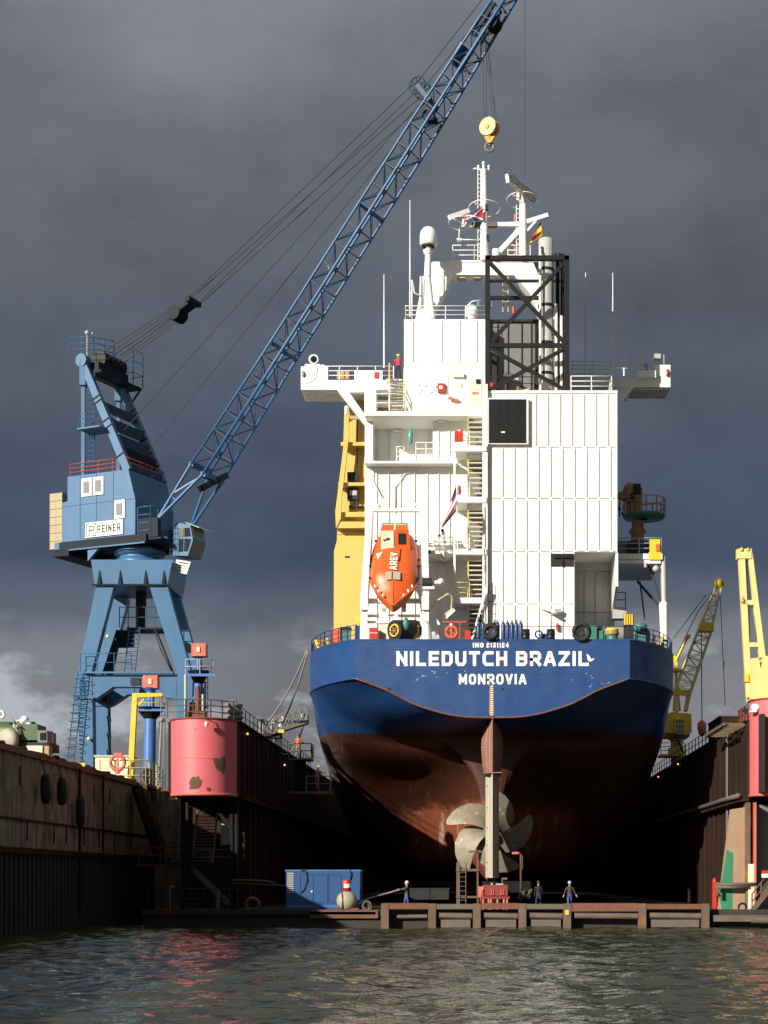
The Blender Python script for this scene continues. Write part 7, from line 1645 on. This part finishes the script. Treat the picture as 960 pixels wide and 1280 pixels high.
def make_generator():
    Y = 103.2
    t = thing('generator_container', 'blue steel generator container on the dock floor left of the propeller', 'generator', P(403, 1138, Y))
    MB().pb(357.5, 1089, 450, 1138, Y, Y + 2.4).build('body', 'gen_blue', t)
    MB().pb(356.5, 1087.2, 451, 1089.3, Y - .05, Y + 2.45).pb(357, 1132, 450.5, 1134, Y - .04, Y).build('frame_edge', 'mast_blue', t)
    g = MB()
    for k in range(11): g.pb(359, 1091 + k * 2.4, 367, 1092.2 + k * 2.4, Y - .05, Y)
    g.build('louvre', 'grey_pale', t)
    s = MB()
    for u in (375, 391, 409, 410.5, 426): s.pb(u, 1093, u + .6, 1128, Y - .02, Y)
    for u0, u1 in ((375, 391.5), (391, 409), (410.5, 426)): s.pb(u0, 1093, u1, 1093.6, Y - .021, Y); s.pb(u0, 1128, u1, 1128.6, Y - .021, Y)
    s.build('door_seam', 'bottle_blue', t)
    MB().ball(P(390, 1114.5, Y - .02), .07).build('door_handle', 'letter_white', t)
    MB().tube([P(376, 1088, Y - .05), P(383, 1090, Y - .1), P(384, 1100, Y - .08), P(380, 1112, Y - .06), P(376, 1116, Y - .05)], .035).tube([P(437, 1086, Y - .05), P(439, 1092, Y - .1), P(438, 1100, Y - .06)], .04).pb(376, 1086.5, 383, 1088, Y - .1, Y + .4).build('cable', 'rubber', t)
    t = thing('air_vessel', 'round pale tank on its stand before the blue container', 'tank', P(433, 1138, 101.9)); Y = 101.9
    MB().ball(P(433.5, 1126, Y), .66, 18, 0, (1, .9, .98)).build('vessel', 'tank_beige', t)
    MB().ring(P(426, 1126, Y), (1, .25, 0), .63, .035, 24, 6).build('band', 'rust_post', t)
    MB().pb(421, 1135, 448, 1139, Y - .3, Y + .3).pb(423, 1125, 425, 1136, Y - .3, Y - .1).build('stand', 'rust_beam', t)
    t2 = thing('red_canister', 'red canister with white label standing on the round pale tank', 'canister', P(433, 1113.5, Y))
    MB().lathe([(.0, 0), (.28, 0), (.28, .62), (.25, .68), (0, .7)], P(433.5, 1113.6, Y), (0, 0, 1), 18).build('can_body', 'red', t2); MB().lathe([(.285, .2), (.285, .45)], P(433.5, 1113.6, Y), (0, 0, 1), 14, 0, (pi * .9, pi * 1.7)).build('paper_label', 'letter_white', t2)
    tag(MB().ring(P(459, 1132, 101.5), (.2, 1, .15), .27, .06, 20, 8).ring(P(457.5, 1133, 101.7), (.25, 1, .1), .22, .06, 18, 8).build('hose_coil', 'pipe_grey'), 'coiled grey hose on the dock floor beside the round tank', 'hose')
    tag(MB().tube([P(448, 1130, 101.9), P(455, 1125, 103), P(470, 1120.5, 104), P(486, 1116, 104.3), P(497, 1112.8, 104.3), P(506, 1111, 104.4)], .055, 6).build('spray_hose', 'mooring'), 'long grey hose held by the man in the olive jacket', 'hose')
    tag(MB().pb(512, 1111, 561, 1124.5, 107.5, 108.3).pb(511, 1110, 562, 1111.3, 107.45, 108.35).pb(536, 1111.5, 537, 1124, 107.44, 107.5).build('steel_bin', 'dark_steel'), 'long dark steel bin on the dock floor behind the man with the hose', 'bin')
    t = thing('dock_scaffold', 'rusty scaffold ladder tower under the propeller on the left', 'scaffold', P(584, 1130, 106)); Y = 106
    MB().pb(570.5, 1078, 574.5, 1131, Y, Y + .25).pb(596, 1064, 598, 1131, Y, Y + .15).pb(570, 1086, 598, 1089, Y - .1, Y).pb(570, 1120, 598, 1122.5, Y - .1, Y).pb(586, 1063, 602, 1066, Y, Y + .1).build('frame', 'rust_post', t)
    MB().ladder(P(578.5, 1131, Y - .15), P(578.5, 1079, Y - .15), .42, .3, .035).build('ladder', 'pipe_grey', t)
    t = thing('hydraulic_pump', 'dark red pump unit with pipes below the rudder', 'pump', P(619, 1132, 103)); Y = 103
    MB().pb(606, 1106, 634.5, 1119.5, Y, Y + 1.2).pb(604, 1120.5, 637, 1123.5, Y - .1, Y + 1.3).build('tank_body', 'red_dull', t)
    m = MB()
    for u in (604, 611, 614, 622, 630, 634): m.cyl(P(u, 1123, Y), P(u, 1138, Y), .075)
    for u in (614, 616.5, 626, 628.5): m.pb(u, 1112, u + 1, 1119, Y - .08, Y)
    m.tube([P(601, 1128, Y), P(602, 1112, Y), P(606, 1107, Y)], .07); m.pb(598, 1108, 606, 1122, Y + .2, Y + 1); m.build('pipework', 'salmon', t)
    MB().pb(620, 1104.5, 629, 1106, Y + .2, Y + 1).ball(P(615, 1105, Y + .2), .08).build('lid', 'grey_pale', t)
    t = thing('service_post', 'rusty hooked standpipe right of the rudder', 'standpipe', P(651, 1130, 105)); Y = 105
    MB().tube([P(651, 1131, Y), P(651, 1068, Y), P(649, 1066, Y), P(641, 1066, Y)], .075, 6).pb(650, 1070, 653.5, 1086, Y, Y + .2).build('pipe', 'rust_post', t); MB().pb(640, 1065, 648, 1067.6, Y - .12, Y + .12).build('nozzle', 'salmon', t)
    MB().cyl(P(628, 1105, 104.5), P(628, 1097, 104.5), .05).pb(627, 1097, 634, 1099.5, 104.4, 104.6).build('bracket', 'pipe_grey', t)
    rnd = random.Random(3); m = MB()
    for k in range(14): a = P(656, 1121, 105.5); m.beam(a + Vector((rnd.uniform(-.5, .4), rnd.uniform(-.2, .2), rnd.uniform(-.2, .1))), a + Vector((rnd.uniform(-.4, .5), rnd.uniform(-.2, .2), rnd.uniform(0, .5))), .06, .08)
    tag(m.build('scrap_heap', 'pipe_grey'), 'heap of bent scrap metal beside the hooked standpipe', 'scrap')
    tag(MB().ring(P(316, 1131, 101.6), (.1, 1, .2), .42, .12, 22, 8).build('old_tyre', 'pipe_grey'), 'grey old tyre standing at the foot of the left dock wall', 'tyre')
make_generator()

# ------------------------------------------------------------------ people
def person(label, feet, face_deg, pose, cols, helmet, loc_scale=1.0):
    """pose: joint angles in degrees; cols: (jacket, trousers, hand); one continuous skin-modifier body"""
    t = thing('person', label, 'person', feet, radians(face_deg))
    g = pose.get
    def rot(v, ax, deg): return Matrix.Rotation(radians(deg), 3, ax) @ v
    V, E, Rd = [], [], []
    def add(p, r, par=None):
        V.append(Vector(p)); Rd.append(r)
        if par is not None: E.append((par, len(V) - 1))
        return len(V) - 1
    lean = g('lean', 0)
    pel = add((0, 0, .95), (.16, .12))
    def L(v): return Vector((0, 0, .95)) + rot(Vector(v), 'X', lean)
    waist = add(L((0, 0, .15)), (.15, .115), pel); chest = add(L((0, 0, .36)), (.175, .125), waist); nb = add(L((0, 0, .52)), (.09, .085), chest)
    nk = add(L((0, -.01, .58)), (.058, .058), nb); hd = add(L((0, -.025, .67)), (.082, .095), nk); ht = add(L((0, -.015, .78)), (.075, .088), hd)
    nose = add(L((0, -.125, .665)), (.016, .02), hd)
    for s in (-1, 1):
        sh = add(L((s * .19, 0, .47)), (.068, .068), chest)
        a, b = g('arm%+d' % s, (10, 5)), g('elbow%+d' % s, 15)        # (forward swing, sideways spread), elbow bend
        ud = rot(rot(Vector((0, 0, -.29)), 'X', -a[0]), 'Y', -s * a[1]); el = add(V[sh] + ud, (.052, .052), sh)
        fd = rot(rot(rot(Vector((0, 0, -.25)), 'X', -a[0] - b), 'Y', -s * a[1]), 'Z', s * g('fold%+d' % s, 0)); wr = add(V[el] + fd, (.034, .034), el)
        fn = fd.normalized(); side = Vector((0, 1, 0)) if abs(fn.y) < .7 else Vector((1, 0, 0)); side = (side - fn * side.dot(fn)).normalized(); cr = fn.cross(side)
        pm = add(V[wr] + fn * .08, (.038, .022) , wr)
        for k, ln in enumerate((.062, .075, .08, .07)):
            o = side * (.03 - .02 * k); f1 = add(V[pm] + o + fn * .03, (.010, .010), pm); f2 = add(V[f1] + fn * ln * .6 + cr * s * .012, (.009, .009), f1); add(V[f2] + fn * ln * .4 + cr * s * .02, (.007, .007), f2)
        th = add(V[wr] + fn * .045 + side * .04, (.012, .012), wr); add(V[th] + fn * .045 + side * .02, (.010, .010), th)
        hp = add((s * .095, 0, .88), (.098, .10), pel)
        l, kb = g('leg%+d' % s, (0, 3)), g('knee%+d' % s, 0)
        kn = add(V[hp] + rot(rot(Vector((0, 0, -.42)), 'X', -l[0]), 'Y', -s * l[1]), (.068, .072), hp)
        an = add(V[kn] + rot(rot(Vector((0, 0, -.40)), 'X', -l[0] + kb), 'Y', -s * l[1]), (.046, .05), kn)
        hl = add(V[an] + Vector((0, .01, -.05)), (.045, .05), an); add(V[an] + Vector((s * .02, -.17, -.055)), (.04, .03), hl)
    zmin = min(v.z for v in V) - .03
    V = [Vector((v.x, v.y, v.z - zmin)) * loc_scale for v in V]
    me = D.meshes.new('rig'); me.from_pydata([tuple(v) for v in V], E, []); tmp = D.objects.new('rig', me); COL.objects.link(tmp)
    sk = tmp.modifiers.new('skin', 'SKIN'); ss = tmp.modifiers.new('sub', 'SUBSURF'); ss.levels = 1; ss.render_levels = 1
    if not me.skin_vertices: raise RuntimeError('no skin layer')
    for i, r in enumerate(Rd): me.skin_vertices[0].data[i].radius = (r[0] * loc_scale, r[1] * loc_scale); me.skin_vertices[0].data[i].use_root = (i == 0)
    dg = bpy.context.evaluated_depsgraph_get(); dg.update(); body = D.meshes.new_from_object(tmp.evaluated_get(dg))
    D.objects.remove(tmp)
    for m in (cols[0], cols[1], 'skin', cols[2], 'rubber'): body.materials.append(M_[m])
    wr_ids = [i for i, r in enumerate(Rd) if r == (.034, .034)]; neck = V[nk]; hipz = V[pel].z - .02
    for p in body.polygons:
        c = p.center; k = 0
        if c.z < .12: k = 4
        elif c.z < hipz + .04 and abs(c.x) < .30 and not any((c - V[w]).length < .3 for w in wr_ids): k = 1
        if (c - V[hd]).length < .13 * loc_scale or (c - V[ht]).length < .12: k = 2
        for w in wr_ids:
            ax = (V[w] - V[w - 1]).normalized()
            if (c - V[w]).dot(ax) > .01 and (c - V[w]).length < .26: k = 3
        p.material_index = k; p.use_smooth = True
    o = D.objects.new('body', body); COL.objects.link(o); o.parent = t
    hc = V[ht]
    h = MB(); h.lathe([(.135, -.055), (.125, -.04), (.122, .0), (.11, .06), (.075, .105), (0, .125)], hc, (0, -.05, 1), 16); h.prism([hc + Vector((.09 * cos(a), -.09 + .1 * sin(a), -.055)) for a in [pi + pi * i / 8 for i in range(9)]], (0, 0, .014)); h.build('helmet', helmet, t, local=True)
    e = MB()
    for s in (-1, 1): e.ball(V[hd] + Vector((s * .033, -.09, .035)), .013, 8)
    e.build('eyes', 'ink', t, local=True)
    m = MB(); m.ball(V[hd] + Vector((0, -.088, -.04)), .02, 8, 0, (1.2, .4, .35)); m.build('mouth', 'red_dull', t, local=True)
    return t
# local frame: the figure faces -Y (towards the camera)
YP = 120.4
person('person in red jacket and yellow helmet standing with folded arms at the bridge wing stair', P(497.5, 473.5, YP), 180, {'arm-1': (35, 22), 'arm+1': (35, 22), 'elbow-1': 85, 'elbow+1': 85, 'fold-1': -50, 'fold+1': -50, 'leg-1': (0, 6), 'leg+1': (0, 6)}, ('fabric_red', 'trousers_dark', 'fabric_red'), 'helmet_yellow')
person('person in orange vest standing on the upper work platform by the gangway', P(372.5, 947.5, 122), 160, {'arm-1': (25, 10), 'arm+1': (25, 10), 'elbow-1': 70, 'elbow+1': 70, 'leg-1': (0, 4), 'leg+1': (0, 4)}, ('orange_safety', 'vest_grey', 'skin'), 'pipe_grey')
person('person in orange jacket and red trousers working beside the hull on the low platform', P(396, 989, 112), 65, {'lean': 8, 'arm-1': (55, 8), 'arm+1': (60, 8), 'elbow-1': 30, 'elbow+1': 25, 'leg-1': (8, 6), 'leg+1': (-8, 6)}, ('orange_safety', 'trousers_red', 'glove'), 'helmet_yellow')
zd = 1.1
person('person in olive jacket and blue jeans leaning back to aim a long hose', (X_(508, 104.6), 104.6, zd), -75, {'lean': -4, 'arm-1': (62, 6), 'arm+1': (55, 6), 'elbow-1': 15, 'elbow+1': 40, 'leg-1': (12, 4), 'leg+1': (-10, 4)}, ('jacket_olive', 'jeans', 'glove'), 'helmet_white')
person('person in blue helmet and blue jeans walking forward with pale gloves', (X_(712, 104.6), 104.6, zd), 8, {'arm-1': (4, 22), 'arm+1': (2, 24), 'elbow-1': 12, 'elbow+1': 18, 'leg-1': (14, 3), 'leg+1': (-12, 3), 'knee+1': 18}, ('jacket_olive', 'jeans', 'glove'), 'helmet_blue')
person('person in black jacket and jeans standing in shadow behind the fender frame', (X_(673, 107.5), 107.5, zd), 175, {'arm-1': (8, 8), 'arm+1': (8, 8), 'leg-1': (0, 5), 'leg+1': (0, 5)}, ('jacket_black', 'fabric_blue', 'jacket_black'), 'fabric_black')
